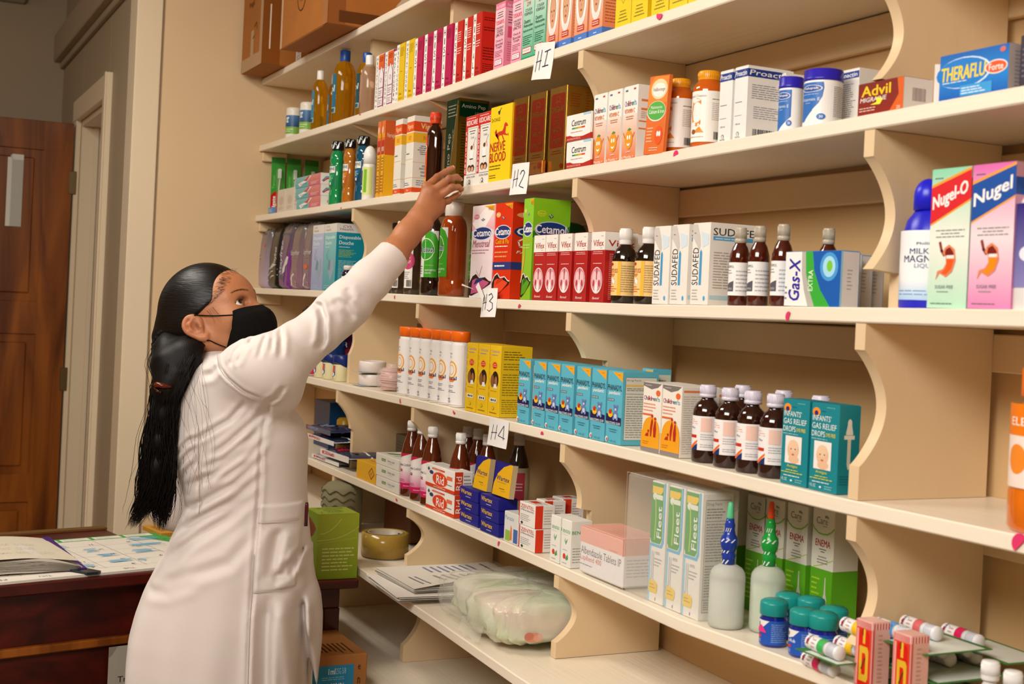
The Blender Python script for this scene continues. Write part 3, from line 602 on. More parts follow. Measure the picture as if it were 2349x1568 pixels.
for i in range(3):
    carton('toothpaste_box', f'teal and red toothpaste box, {["lowest", "middle", "topmost"][i]} of its stack of three', 'carton', 'stacked toothpaste boxes', [(678+(2 if i == 0 else 0), 735)], 2, .012, 0, .06, '#e9e4dc', AQ,
           [('c', [(.1, .3), (.3, .65), (.6, .7), (.9, .45)], .05, '#2a8ab0'), ('c', [(.15, .25), (.35, .52), (.6, .56), (.88, .36)], .06, '#c83a3a')] if i else [('c', [(.5, .1), (.35, .5), (.55, .9)], .03, '#c83a3a'), ('c', [(.65, .1), (.5, .5), (.7, .9)], .03, '#2a8ab0')], z=z0+i*(Hq+.0016), H=Hq)
for o in [o for o in bpy.data.objects if o.name.startswith('toothpaste_box')][1:]: o['group'] = 'stacked toothpaste boxes'
[o.__setitem__('group', 'stacked toothpaste boxes') for o in bpy.data.objects if o.name.startswith('toothpaste_box')]
# mouthwash
MW = [(.9, 0), (1, .02), (1, .20), (.90, .235), (.90, .27), (1, .30), (1, .62), (.9, .65), (1, .69), (.98, .76), (.8, .82), (.6, .85), (.6, .88)]
for i, (px, pl, pr, pt, c, cl, lc, nm) in enumerate([(769, 753, 786, 325, '#0a8a4c', '#1f9a5a', '#12724a', 'green'), (798, 783, 813, 320, '#b06a1a', '#c87a24', '#a85a10', 'amber'), (828, 811, 845, 313, '#0a4e6a', '#0f6484', '#0a3a54', 'dark teal')]):
    y = .045; z = top(2, .8); x = Xat(px, y, z); R = Rat(x, y, z, pr-pl)/vis(x, y, 1, .8); H = Hat(x, y, z, pt)
    def ex(t, R, H, c=c):
        m = MB(); m.lathe([(R*.7, H*.86), (R*.74, H*.88), (R*.74, H*.985), (R*.6, H), (.001, H+.0003)], n=8, col='#16161a', mat='gloss')
        m.print_on(wrapfn(R*.72, H*.87, H*.99, -170, 20), [('c', [(.05+.24*k, .1), (.2+.24*k, .95)], .05, '#d8dcd8') for k in range(4)]+[('t', 'LISTERINE', .03, .3, .5, .62, '#e8e8e0', 0, .03, .3)], 'gloss', True); m.build('cap', t)
    bottle('mouthwash_bottle', f'{nm} mouthwash bottle with a black printed cap on shelf H2', 'bottle', 'mouthwash bottles', x, y, z+.0006, R, H, MW, c, 'glass', None,
           (.30, .615, -175, -25, [('r', .3, .66, .92, .98, '#e8ece6'), ('t', 'TERINE', .34, .78, .9, .93, '#14181c', 0, .03), ('l', .4, .69, .86, .75, 1, lc), ('p', [(.3, .1), (.75, .2), (.9, .6), (.3, .62)], cl), ('l', .4, .3, .8, .55, 4, '#e8f4ec'), ('r', .6, .08, .7, .2, '#e8ece6')], lc), extra=ex, sy=.8)
y = .03; z = top(2, 1); x = Xat(844, y, z)
bottle('roll_on_bottle', 'white-capped deodorant with a lime label and a yellow arrow sticker', 'bottle', None, x, y, z+.0006, Rat(x, y, z, 30), Hat(x, y, z, 335), [(.92, 0), (1, .02), (1, .62), (.98, .66)], '#e9e6dc', 'plastic', cap=(.97, .665, 1.0, '#eceae4', 'dome'),
       lab=(.10, .60, -170, 10, [('r', .55, .08, .72, .92, '#74b42e'), ('t', 'SP', .05, .75, .2, .9, K), ('p', [(.0, .45), (.2, .52), (.2, .62), (.42, .48), (.22, .3), (.2, .4), (.0, .36)], '#f4ee1c'), ('l', .1, .1, .5, .2, 2, '#6a7a3a')], '#d3dc86'))
carton('nerve_tonic_carton', '{o} of the two orange and yellow nerve tonic cartons beside the roll-on', 'carton', 'orange and yellow nerve tonic cartons', [(860, 868), (869, 893)], 2, .008, 281, .04, '#e0782a',
       [('r', 0, 0, 1, .6, '#e8a22a', '#e8b02a'), ('r', 0, .6, 1, 1, '#d8642c', '#e0743a'), ('e', .25, .88, .16, .05, '#f2e4c8'), ('t', 'Nerviplus', .12, .76, .92, .86, '#f2b820', 0, .03), ('r', .1, .56, .9, .745, '#b82a1c'), ('t', 'NERVE TONIC', .15, .60, .85, .66, '#f2e4d0', 0, .01), ('l', .3, .34, .75, .53, 5, '#8a4a10'), ('c', [(.1, .05), (.1, .54)], .005, '#8a4a10'), ('c', [(.9, .05), (.9, .54)], .005, '#8a4a10'), ('l', .15, .06, .85, .3, 6, '#9a5a14')],
       [('r', 0, 0, 1, .55, '#f4b41e'), ('r', 0, .55, 1, 1, '#d8602c'), ('t', 'Nerviplus', .15, .76, .85, .84, '#f4e0c8')])
VG = lambda a: [('r', 0, .80, 1, .93, '#e2501c'), ('t', 'Vigorix' if a else 'Vigorix', .12, .82, .88, .90, '#f2d8a0', 0, .02), ('r', 0, .66, 1, .785, '#f0b428'), ('t', 'FORTE', .3, .69, .7, .745, '#a8641c'), ('r', 0, .015, 1, .075, '#e2501c'), ('t', 'Beta', .3, .03, .6, .06, '#f2d8c0'), ('r', 0, .44, 1, .444, '#e2b048'), ('r', 0, .2, 1, .204, '#e2b048'), ('l', .1, .5, .7, .54, 1, '#6a6a64'), ('l', .05, .1, .7, .15, 2, '#6a6a84')]
carton('vigor_syrup_carton', '{o} of the two white and orange tonic cartons with a yellow band', 'carton', 'white and orange tonic cartons', [(900, 925), (926.5, 943)], 2, .006, 277, .075, '#e8e2d6', VG(0),
       VG(1)[:0]+[('r', 0, .80, 1, .93, '#e2501c'), ('t', 'Vigorix', .25, .815, 1.0, .91, '#f2d8a0', 0, .02), ('r', 0, .66, 1, .785, '#f0b428'), ('t', 'FORTE', .36, .69, .8, .745, '#a8641c'), ('r', 0, .015, 1, .075, '#e2501c'), ('r', 0, .40, 1, .404, '#e2b048'), ('r', 0, .2, 1, .204, '#e2b048'),
       ('t', 'KEEP OUT OF', .35, .345, .9, .37, '#4a4640', 0, .01), ('t', 'REACH OF CHILDREN', .25, .31, .98, .335, '#4a4640', 0, .01), ('t', 'KEEP BELOW 30C', .3, .265, .9, .29, '#4a4640', 0, .01), ('t', 'SHAKE WELL', .3, .22, .9, .245, '#4a4640', 0, .01), ('l', .15, .5, .9, .63, 5, '#6a6a74', 1), ('l', .15, .1, .9, .18, 3, '#7a7a84')])
y = .03; z = top(2, 1.3); x = Xat(992, y, z)
bottle('tonic_bottle', 'dark brown flat bottle with an orange cap, left of the reaching hand', 'bottle', None, x, y, z+.0006, Rat(x, y, z, 39)/vis(x, y, 1, .7), Hat(x, y, z, 259), [(.92, 0), (1, .02), (1, .66), (.93, .73), (.75, .79), (.48, .83), (.46, .86)], '#2c0e05', 'glass', cap=(.48, .855, 1.0, '#e0461c', 'rib'),
       lab=(.07, .70, -178, -85, [('p', [(0, 0), (1, 0), (1, .9), (.6, 1), (.2, .9), (0, .7)], '#e2501c'), ('e', .5, .74, .45, .09, '#f2e4c8'), ('t', 'Haliborange', .08, .71, .92, .78, '#4a3a7a', 0, .02), ('l', .1, .4, .8, .62, 4, '#f8e8d8'), ('l', .1, .2, .7, .34, 3, '#f2dcc8'), ('p', [(0, .0), (1, .0), (1, .15), (0, .08)], '#f0a028')], '#e2501c'), sy=.7)
carton('amino_carton', 'green and gold liquid supplement carton touched by the fingers', 'carton', None, [(1017, 1044)], 2, .006, 233, .078, '#8a6a1e',
       [('r', 0, 0, 1, 1, '#0d4a2c'), ('p', [(.3, 0), (1, 0), (1, .92), (.92, .92)], '#a07c2a'), ('c', [(.3, 0), (.94, .97)], .006, '#d8c88a'), ('t', 'Amino Pep', .18, .05, .48, .62, '#f2efe4', 90, .03), ('t', 'FORTE LIQUID', .56, .42, .68, .66, '#e8e4d0', 90), ('l', .15, .8, .9, .95, 4, '#e8e4d0')],
       [('r', 0, 0, 1, 1, '#8f6c1c', '#7a5c18'), ('p', [(.04, .97), (.96, .97), (.96, .90), (.8, .86), (.5, .81), (.25, .795), (.04, .80)], '#0d4a2c'), ('t', 'Amino Pep', .1, .885, .88, .94, '#f2efe4', 0, .02), ('t', 'LIQUID', .55, .83, .9, .86, '#e8e4d0', 0, .02), ('l', .12, .06, .7, .74, 22, '#4a3808')], mat='foil')
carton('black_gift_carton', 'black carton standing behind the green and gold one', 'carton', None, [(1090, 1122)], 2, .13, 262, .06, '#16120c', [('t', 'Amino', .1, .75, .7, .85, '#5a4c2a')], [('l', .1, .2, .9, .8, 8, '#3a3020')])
KC = [('r', 0, .84, 1, 1, '#c8261c'), ('t', 'KIDICARE', .06, .87, .94, .94, '#f4f0e8', 0, .03), ('l', .1, .955, .9, .985, 1, '#f4c8c0'), ('r', 0, .16, .17, .86, '#c8261c'), ('V', 'KIDICARE', .03, .18, .14, .8, '#f4f0e8'),
      ('r', .2, .16, .98, .82, '#3a3a34'), ('r', .215, .165, .965, .815, '#e8e4da'), ('l', .28, .73, .88, .80, 2, K, 1), ('t', 'TONIC', .45, .67, .75, .70, K), ('c', [(.62, .55), (.86, .68)], .004, K), ('c', [(.72, .60), (.78, .52)], .012, '#d8a27c'), ('p', [(.42, .50), (.74, .50), (.70, .38), (.48, .38)], '#f6f4f0'), ('e', .56, .545, .09, .03, '#6a3a20'), ('c', [(.50, .38), (.44, .28)], .016, '#f4f2ee'), ('c', [(.66, .38), (.72, .28)], .016, '#f4f2ee'), ('r', .44, .375, .72, .39, K),
      ('e', .45, .25, .15, .05, '#5a3020'), ('e', .70, .25, .15, .05, '#4a2418'), ('e', .46, .235, .1, .034, '#d8a27c'), ('e', .70, .235, .1, .034, '#d8a27c'), ('t', 'GROWING CHILDREN', .24, .115, .94, .14, K), ('e', .5, .06, .07, .03, K), ('e', .5, .06, .045, .02, '#e8e4da'), ('t', 'METER', .36, .015, .64, .03, K)]
carton('children_tonic_carton', '{o} of the two red and white childrens tonic cartons beside the hand', 'carton', 'red and white childrens tonic cartons', [(1063, 1091), (1091.5, 1121)], 2, .008, 270, .04, '#e8e4da', KC, [('r', 0, .84, 1, 1, '#b82018')])
HORSE = [(.30, .70), (.22, .66), (.26, .62), (.34, .64), (.42, .655), (.58, .66), (.64, .70), (.66, .745), (.72, .765), (.78, .75), (.84, .715), (.80, .705), (.74, .71), (.74, .67), (.72, .625), (.80, .60), (.86, .615), (.88, .58), (.84, .575), (.84, .595), (.78, .585), (.68, .60), (.60, .605), (.66, .56), (.70, .52), (.66, .50), (.66, .52), (.56, .60), (.46, .605), (.42, .58), (.46, .545), (.44, .51), (.40, .51), (.41, .545), (.36, .585), (.34, .62), (.32, .66)]
carton('nerve_blood_carton', 'yellow carton with a red horse between the childrens tonic and the gold cartons', 'carton', None, [(1119, 1168.5)], 2, .006, 249, .04, '#f2cf10',
       [('p', HORSE, '#c8321c'), ('t', "DrCHASE", .06, .80, .46, .85, '#3a340c', 0, .01), ('p', [(.34, .93), (.46, .94), (.42, .885), (.38, .885)], '#1a2a4a'), ('c', [(.42, .93), (.5, .97)], .006, '#1a2a4a'), ('t', 'NERVE', .04, .40, .74, .52, '#b8281c', 0, .05), ('t', 'BLOOD', .04, .26, .78, .385, '#b8281c', 0, .05), ('l', .05, .15, .7, .23, 2, '#6a5a0c'), ('l', .05, .04, .4, .1, 2, '#6a5a0c')], [('r', 0, 0, 1, 1, '#e8c40c')])
OM = [('p', [(.1, .30), (.16, .28), (.84, .28), (.9, .30), (.9, .90), (.84, .92), (.16, .92), (.1, .90)], '#b4300c'), ('t', 'O', .38, .82, .62, .89, '#a86a1a'), ('r', .34, .812, .46, .822, '#a86a1a'), ('r', .54, .812, .66, .822, '#a86a1a'), ('t', 'OMEGA-H3', .14, .70, .86, .77, '#a87820', 0, .02), ('l', .28, .55, .72, .66, 3, '#98601a', 1), ('t', 'HEALTH', .24, .47, .76, .52, '#a87820'), ('t', 'VITALITY', .22, .33, .78, .385, '#a87820'), ('l', .2, .2, .8, .26, 2, '#b04010', 1), ('e', .84, .06, .1, .03, '#b0300c')]
carton('gold_supplement_carton', '{o} from the left of the three tall gold cartons with red panels', 'carton', 'tall gold supplement cartons', [(1170, 1205), (1209.5, 1250), (1254, 1303)], 2, .010, 230, .085, '#a5782a', OM, [('l', .1, .75, .4, .92, 6, '#b04a1c'), ('l', .5, .7, .62, .95, 8, '#b04a1c'), ('c', [(.02, 0), (.02, 1)], .002, '#e8cf8a')], mat='foil')
carton('gold_supplement_carton', 'gold carton set back behind the three tall gold ones', 'carton', None, [(1348, 1384)], 2, .085, 202, .06, '#8f6a20', [('r', .08, .3, .95, .94, '#8a5c18')], mat='foil')
x_ = Xat(1209, -.0, top(2, 2.1))
carton('small_gold_box', 'small orange gold box lying in front of the middle tall gold carton', 'carton', None, [(1212, 1243)], 2, -.001, 373, .008, '#c8803a', [('t', 'OMEGA-H3', .1, .78, .8, .9, '#a8501c'), ('e', .8, .6, .16, .26, '#c04a24'), ('e', .45, .5, .1, .14, '#a86a2a')], mat='foil')
CE = [('r', 0, 0, 1, .22, '#b8281c'), ('p', [(0, .30), (.3, .16), (.7, .13), (1, .20), (1, 1), (0, 1)], '#f2efe8'), ('t', 'Centrum', .22, .56, .80, .80, '#1c1a18', 0, .04, .15), ('r', .24, .44, .36, .50, '#2a8a6a'), ('r', .36, .44, .5, .50, '#8ab02a'), ('r', .5, .44, .64, .50, '#e8a01c'), ('r', .64, .44, .78, .50, '#d8481c'), ('l', .2, .3, .75, .36, 1, '#c86a5a'), ('l', .05, .04, .7, .12, 2, '#f2c8c0'), ('r', .7, .92, 1, 1, '#a8d0e8')]
zc = top(2, 2.4)
hc = (Hat(Xat(1299, .006, zc), .006, zc, 266)-.0015)/2
for i in range(2):
    o = carton('vitamin_box', f'{["lower", "upper"][i]} of the two stacked white multivitamin boxes with a rainbow stripe', 'carton', 'stacked multivitamin boxes', [(1298, 1354)], 2, .0045, 0, .005, '#f2efe8', CE, [('r', 0, 0, 1, .22, '#b8281c')], z=zc+i*(hc+.001), H=hc-.0008, W=None)[0]
    o['group'] = 'stacked multivitamin boxes'
CV = [('r', 0, 0, 1, .62, '#e0702a', '#f4dccb'), ('r', .12, .93, .3, .955, '#5a6a8a'), ('r', .7, .94, .86, .965, '#c8404a')]+multi("Children's", .10, .73, .96, ['#c83a7a', '#4a8ac8', '#e8b01c', '#3a3a6a', '#c83a3a', '#7a4a8a', '#4a4a4a', '#3a8a6a', '#58a8d8', '#58a8d8'], .048, .07)+\
     [('t', 'VITAMIN C', .12, .63, .86, .69, '#e07a3a', 0, .03), ('l', .1, .54, .9, .6, 2, '#b8785a', 1), ('e', .5, .27, .27, .13, '#e89a1c'), ('p', [(.38, .40), (.52, .43), (.66, .41), (.52, .385)], '#4a9a3a'), ('e', .42, .30, .05, .03, '#ffffff'), ('e', .58, .30, .05, .03, '#ffffff'), ('e', .5, .22, .11, .035, '#ffffff'), ('e', .5, .235, .11, .025, '#e89a1c'), ('c', [(.22, .3), (.1, .37)], .008, '#d88a1c'), ('c', [(.78, .3), (.9, .36)], .008, '#d88a1c'), ('l', .35, .09, .65, .12, 1, '#f4d8c0'), ('t', '6 Months +', .08, .015, .92, .055, '#f8ece0', 0, .02)]
carton('vitamin_c_carton', '{o} from the left of the three white and orange childrens vitamin cartons', 'carton', 'childrens vitamin cartons', [(1356, 1388), (1389, 1420), (1424.5, 1461)], 2, .012, 220, .082, '#f4efe6', CV,
       [('r', .1, .78, .85, .81, '#e8823a'), ('r', .1, .66, .9, .69, '#e8823a'), ('r', .05, .5, .3, .52, '#e8823a'), ('r', .05, .4, .3, .42, '#e8823a'), ('l', .1, .55, .9, .65, 4, '#c89a80'), ('l', .35, .3, .9, .52, 8, '#c8a890'), ('l', .5, .88, .95, .93, 1, '#8a7a74')])
x = Xat(1475, -.0, top(2, 2.7))
m = carton_mb(.062, .008, .135, '#e2702c', [('p', [(.0, .62), (1, .66), (1, .98), (.3, 1.0), (0, .88)], '#e88a34'), ('e', .55, .83, .42, .13, '#f4d8a8'), ('e', .55, .82, .34, .09, '#f4f0e6'), ('t', 'Haliborange', .24, .79, .86, .85, '#8a5a5a', 0, .02, .1), ('e', .5, .55, .48, .13, '#f4f0e8'), ('e', .5, .555, .46, .12, '#58b04a'), ('t', 'Calcium & Iron', .12, .52, .9, .57, '#f0f4e0', 0, .02), ('t', 'Multivitamins', .2, .58, .8, .62, '#f0f4e0'), ('l', .1, .15, .45, .36, 5, '#f4c8a8'), ('e', .72, .24, .2, .12, '#e8581c'), ('e', .67, .26, .05, .035, '#ffffff'), ('e', .78, .26, .05, .035, '#ffffff'), ('l', .3, .04, .8, .1, 2, '#f8d8c0')])
o = m.build('vitamin_gummies_carton', None, (x, -.0, top(2, x)+.0016)); o.rotation_euler = (-.02, .06, 0); tag(o, 'tilted orange and green childrens vitamin carton leaning before the amber jars', 'carton')
# amber vitamin C jars
JR = [(.93, 0), (1, .015), (1, .74), (.97, .79), (.80, .85), (.70, .865), (.70, .885)]
y = .047; z = top(2, 2.75); x1 = Xat(1553, y, z); R = Rat(x1, y, z, 69); H = Hat(x1, y, z, 182)
b1 = bottle('vitamin_jar', '', 'jar', 'amber vitamin jars', x1, y, z, R, H, JR, '#c85a08', 'glass', cap=(.70, .875, 1.0, '#e89c14', 'rib'),
     lab=(.09, .73, -135, 90, [('t', "Nature's Creation", .05, .88, .42, .93, '#8a7a7a'), ('t', 'C', .12, .3, .34, .86, '#e08a3a', 0, 0), ('p', [(.18, .18), (.32, .3), (.4, .18)], '#e8923a'), ('e', .2, .2, .05, .05, '#8a5a34'), ('l', .52, .82, .8, .86, 1, '#4a4a4a'), ('l', .52, .42, .8, .78, 10, '#b8a8a0'), ('b', .56, .05, .8, .2, K), ('l', .1, .08, .4, .12, 1, '#b89a80')], '#f2eee6'))
place_bottles(b1, [(x1, y), (Xat(1619, y, z), y)], 2, '{o} from the left of the two amber vitamin jars with yellow caps')
PR = [('r', 0, .85, 1, .96, '#1f3a8a'), ('t', 'Proactin', .04, .875, .92, .945, '#f4f2ee', 0, .03, .1), ('l', .6, .86, .8, .87, 1, '#c8d0e8')]
PRF = PR+[('l', .12, .5, .75, .53, 1, '#6a6870'), ('l', .12, .32, .75, .34, 1, '#7a6a90'), ('t', '100 ml', .2, .2, .55, .225, '#4a4850'), ('e', .4, .075, .1, .03, '#5a5860'), ('e', .4, .07, .06, .025, '#ebe8e2'), ('t', 'METER', .2, .02, .6, .04, '#5a5860')]
carton('antihistamine_carton', '{o} from the left of the front white cartons with a navy band', 'carton', 'white syrup cartons with a navy name band', [(1645, 1678), (1679, 1709)], 2, .010, 166, .088, '#ebe8e2', PRF,
       PR+[('l', .1, .55, .85, .76, 7, '#8a8894'), ('l', .15, .28, .85, .46, 6, '#9a98a4'), ('b', .15, .04, .75, .14, '#2a2830')])
carton('antihistamine_carton', 'white navy-banded carton set back, left of the blue-lidded supplement tubs', 'carton', None, [(1772, 1795)], 2, .075, 173, .06, '#ebe8e2', PR+[('l', .1, .1, .9, .7, 18, '#5a5860')])
carton('antihistamine_carton', 'white navy-banded carton behind and right of the blue-lidded tubs', 'carton', None, [(1916, 1965)], 2, .085, 166, .05, '#e6e2da', PR+[('l', .08, .1, .9, .78, 20, '#8a8890')])
VPJ = [(.95, 0), (1, .015), (1, .80), (.97, .83)]
def vp_ex(t, R, H):
    m = MB(); m.lathe([(R*1.0, H*.80), (R*1.06, H*.81), (R*1.06, H*.85), (R*1.03, H*.86), (R*1.03, H*.985), (R*.97, H), (.001, H+.0002)], n=32, col='#2a1fa8', mat='plastic'); m.build('cap', t)
for i, (px, pl, pr, pt, y) in enumerate([(1810, 1783, 1839, 180, .04), (1884, 1839, 1929, 164, .045)]):
    z = top(2, 2.99 if i else 2.9); x = Xat(px, y, z); R = Rat(x, y, z, pr-pl)*.96
    b1 = bottle('supplement_tub', ['small white supplement tub with a dark blue lid', 'large white supplement tub with a dark blue lid'][i]+' on shelf H2', 'tub', 'blue-lidded supplement tubs', x, y, z+.0006, R, Hat(x, y, z, pt), VPJ, '#efece8', 'plastic', None,
         (.04, .78, -138, 90, [('p', [(.0, .1), (.16, .1), (.30, .35), (.30, .98), (0, .98)] if i else [(0, 0), (.15, .02), (.46, .35), (.46, .98), (0, .98)], '#2f6cb8'), ('p', [(.29, .35), (.38, .5), (.43, .65), (.45, .85), (.44, .98), (.29, .98)], '#2f6cb8'), ('e', .26, .84, .17, .08, '#f4f2ee'), ('e', .26, .84, .155, .07, '#2450a0'), ('t', 'Valupak', .13, .81, .38, .875, '#f4f2ee', 0, .03), ('l', .1, .7, .4, .73, 1, '#c8daf0'), ('t', 'Vitamin E', .1, .56, .40, .63, '#dfeaf6'), ('l', .18, .5, .3, .53, 1, '#c8daf0'), ('e', .42, .2, .06, .07, '#2f6cb8'), ('t', '30', .395, .17, .445, .23, '#ffffff')]+([('l', .58, .2, .84, .9, 18, '#8a8890')] if i else []), '#efece8'), extra=vp_ex)
carton('migraine_tablet_box', 'brown painkiller box with a yellow arrow sticker and an open white end flap', 'carton', None, [(1966, 2071)], 2, .008, 196, .05, '#7a1c10',
       [('r', 0, 0, 1, 1, '#8a2010', '#7a1c10'), ('p', [(.7, 0), (1, 0), (1, 1), (.86, 1), (.9, .5)], '#d8601c'), ('t', 'Advil', .08, .58, .72, .9, '#f2c81c', 0, .06), ('t', 'MIGRAINE', .05, .40, .64, .54, '#e8e4e0', 0, .03, .15), ('p', [(.28, .30), (.42, .36), (.42, .52), (.56, .44), (.50, .28)], '#f2e83a'), ('l', .04, .1, .55, .26, 2, '#e8c8b8'), ('t', '20', .86, .05, .94, .15, '#f4e8d8')],
       [('r', 0, 0, 1, 1, '#efe6dc'), ('b', .3, .3, .75, .7, '#8a7a74')])
m = MB(); m.box(0, .012, 0, .0006, 0, .062, '#f0e8e0', 'card', .0001)
ad = [o for o in bpy.data.objects if o.name == 'migraine_tablet_box'][0]; o = m.build('end_flap', ad, (Xat(2071, .008, 1.73)-Xat(1966, .008, 1.73), .051, .003), .9)
carton('cold_remedy_box', 'blue cold remedy box with yellow lettering near the right end of shelf H2', 'carton', None, [(2152, 2311)], 2, .012, 132, .05, '#0f6cc0',
       [('r', 0, 0, 1, .5, '#0d5ab0', '#1a86d8'), ('r', 0, .5, 1, 1, '#1a86d8', '#0f62b4'), ('e', .36, .56, .40, .34, '#d8e8f8'), ('e', .34, .56, .39, .32, '#1a7ccc'), ('t', 'THERAFLU', .03, .42, .68, .72, '#f2d21c', 0, .05, .1), ('e', .83, .56, .16, .15, '#f2e8e0'), ('e', .83, .56, .145, .125, '#e05a2a'), ('t', 'Forte', .73, .49, .93, .63, '#f8f0e8', 0, .03), ('l', .05, .36, .55, .41, 1, '#e8f0f8'), ('r', .32, .05, .78, .28, '#3a9ad8'), ('l', .34, .08, .74, .25, 3, '#e8f4fc'), ('e', .92, .9, .04, .06, '#c86a6a')],
       [('r', 0, 0, 1, 1, '#b8aca8'), ('l', .2, .1, .8, .9, 10, '#8a8088')])
carton('dark_medicine_carton', 'dark carton cut by the right edge of the view on shelf H2', 'carton', None, [(2335, 2390)], 2, .02, 84, .05, '#3a3440', [('l', .1, .2, .9, .8, 6, '#6a6470')])
# ============================================================ row on H3
zz = top(3, .3)
m = MB(); m.box(0, .56, 0, .085, 0, .218, '#0e0c0c', 'gloss', .003); tag(m.build('bay_shade_block', None, (.36, .145, zz+.002)), 'black block standing in for deep shade behind the sanitary pad packs', 'box')  # black block put in for the dark, shaded interior of the bay
def pouch(name, label, pl, pr, y0, pyt, D, c1, c2, art, lean=0, group='dark sanitary pad packs', tex='gloss', mats=None):
    """soft upright pack with crimped, ragged top"""
    z = top(3, .4); x0 = Xat(pl, y0, z); x1 = Xat(pr, y0, z); W = x1-x0; H = Hat(x0, y0, z, pyt); m = MB(); nu, nv = 10, 18; vs = []; cs = []
    r = random.Random(int(pl)); a = lin(c1); b = lin(c2)
    def surf(u, v, s_):
        th = D*.5*(1-.4*v**4)*(1-.25*abs(2*u-1)**10)*min(1, .55+8*v*(1-v))
        wob = .0010*math.sin(v*17+pl)*math.sin(u*5+v*3); zt = H*(1+.018*math.sin(u*19+pl)*v**6)
        return (W*(u*(1-.03*v*v)+.01*v*v)+lean*v+wob, D*.5+s_*th+wob, zt*v)
    ring = [(i/nu, -1) for i in range(nu+1)]+[(i/nu, 1) for i in range(nu-1, 0, -1)]
    for j in range(nv+1):
        for (u, s_) in ring:
            p = surf(u, j/nv, s_ if 0 < u < 1 else 0); vs.append(p); t = j/nv; cs.append(tuple(a[k]*(1-t)+b[k]*t for k in range(3)))
    n = len(ring); F = [(j*n+i, j*n+(i+1) % n, (j+1)*n+(i+1) % n, (j+1)*n+i) for j in range(nv) for i in range(n)]+[tuple(range(n-1, -1, -1)), tuple(nv*n+i for i in range(n))]
    m.add(vs, F, cs, tex, True)
    m.print_on(lambda u, v, o: (lambda p: (p[0], p[1]-.0008-o, p[2]))(surf(u, v, -1)), art, 'card', True)
    return tag(m.build(name, None, (x0, y0, z+.001)), label, 'pack', group)
SF = lambda c='#d8d4d0': [('t', 'Stayfree', .05, .50, .92, .60, c, 0, .01, .35), ('l', .2, .46, .8, .49, 1, '#8a8478'), ('p', [(.3, .05), (.62, .02), (.8, .05), (.82, .1), (.66, .13), (.62, .2), (.5, .25), (.34, .22), (.26, .16), (.34, .1)], '#dcd4d4')]
pouch('sanitary_pad_pack', 'leaning grey lilac pad pack against the end wall on shelf H3', 584, 603, .02, 527, .07, '#b8a4b4', '#6a625e', [('l', .1, .4, .5, .6, 3, '#a8a09c'), ('e', .72, .72, .08, .03, '#d8602a')], .02)
pouch('sanitary_pad_pack', 'glossy black pad pack, second from the end wall', 611, 633, .03, 520, .085, '#0c0b0c', '#2a2826', [('t', 'Stayfree', .55, .36, .85, .66, '#e8e8e8', 90, .0, .3), ('p', [(.1, .3), (.5, .4), (.9, .38), (.5, .33)], '#c8c8c8'), ('c', [(.1, .12), (.5, .2), (.95, .22)], .008, '#d8d8d8'), ('c', [(.1, .2), (.4, .27), (.95, .31)], .006, '#e0e0e0')], .012)
pouch('sanitary_pad_pack', 'grey blue pad pack with a purple lower corner and large white lettering', 636, 660, .02, 514, .08, '#7a2a86', '#5e5a5c', [('p', [(.55, 0), (1, 0), (1, .5), (.85, .55), (.6, .1)], '#84209a'), ('p', [(0, .2), (.55, .1), (.7, .45), (.9, .75), (.9, .85), (0, .85)], '#4c5268'), ('t', 'Stayfree', .08, .22, .42, .74, '#c8ccd4', 90, .02, .3), ('p', [(.42, .22), (.62, .26), (.72, .34), (.86, .38), (.9, .48), (.76, .5), (.6, .38), (.44, .32)], '#d8d8dc')])
pouch('sanitary_pad_pack', 'grey pad pack with a rounded top, left of the one with an orange dot', 661, 683, .02, 516, .07, '#8c6478', '#6a645e', SF()+[('c', [(.4, .3), (.42, .26), (.36, .26)], .008, '#b8b4b0')])
pouch('sanitary_pad_pack', 'grey pad pack with an orange dot beside the lilac carton', 689, 709, .02, 512, .07, '#84607a', '#6e6862', SF()+[('e', .5, .34, .2, .035, '#e0602a')])
DA = [('r', 0, .87, 1, 1, '#e0dad2'), ('t', 'CVS', .12, .945, .4, .975, '#9a2a3a', 0, .02), ('t', 'Health', .1, .895, .5, .93, '#7a7a84')]
DB = [('t', 'Disposable', .1, .76, .88, .825, '#e8f0f4', 0, .02), ('t', 'Douche', .1, .69, .62, .745, '#e8f0f4', 0, .02), ('l', .1, .64, .6, .67, 1, '#c8dce4')]
DF = [('p', [(.45, .48), (.6, .42), (.82, .50), (.88, .32), (.62, .14), (.36, .32)], '#8fa8b8'), ('p', [(.45, .48), (.6, .42), (.55, .3), (.36, .32)], '#6a8aa0'), ('c', [(.4, .62), (.24, .52), (.3, .46), (.42, .52)], .004, '#6a90a4'), ('l', .1, .03, .8, .09, 2, '#a8c4d0')]
carton('personal_wash_carton', 'lilac carton with a white top, leftmost of the three upright cartons on shelf H3', 'carton', None, [(712, 738)], 3, .008, 518, .05, '#a2aed0', DA+[('r', 0, 0, 1, .87, '#8f9cc4', '#b4c0dc')]+DB+DF, DA)
carton('personal_wash_carton', 'pale teal carton with a white top, between the lilac one and the bright teal face', 'carton', None, [(739, 766.5)], 3, .006, 515, .085, '#4aaab0', DA+[('r', 0, 0, 1, .87, '#3f9ca8', '#86c4c4')]+DB+DF,
       DA[:1]+[('t', 'CVS', .22, .94, .52, .975, '#9a2a3a', 0, .03), ('t', 'Health', .12, .90, .6, .935, '#5a5a64'), ('r', 0, 0, 1, .87, '#0e8a9c')]+DB+[('l', .1, .50, .74, .62, 6, '#a8c84a'), ('l', .1, .03, .9, .46, 20, '#a8d8dc')])
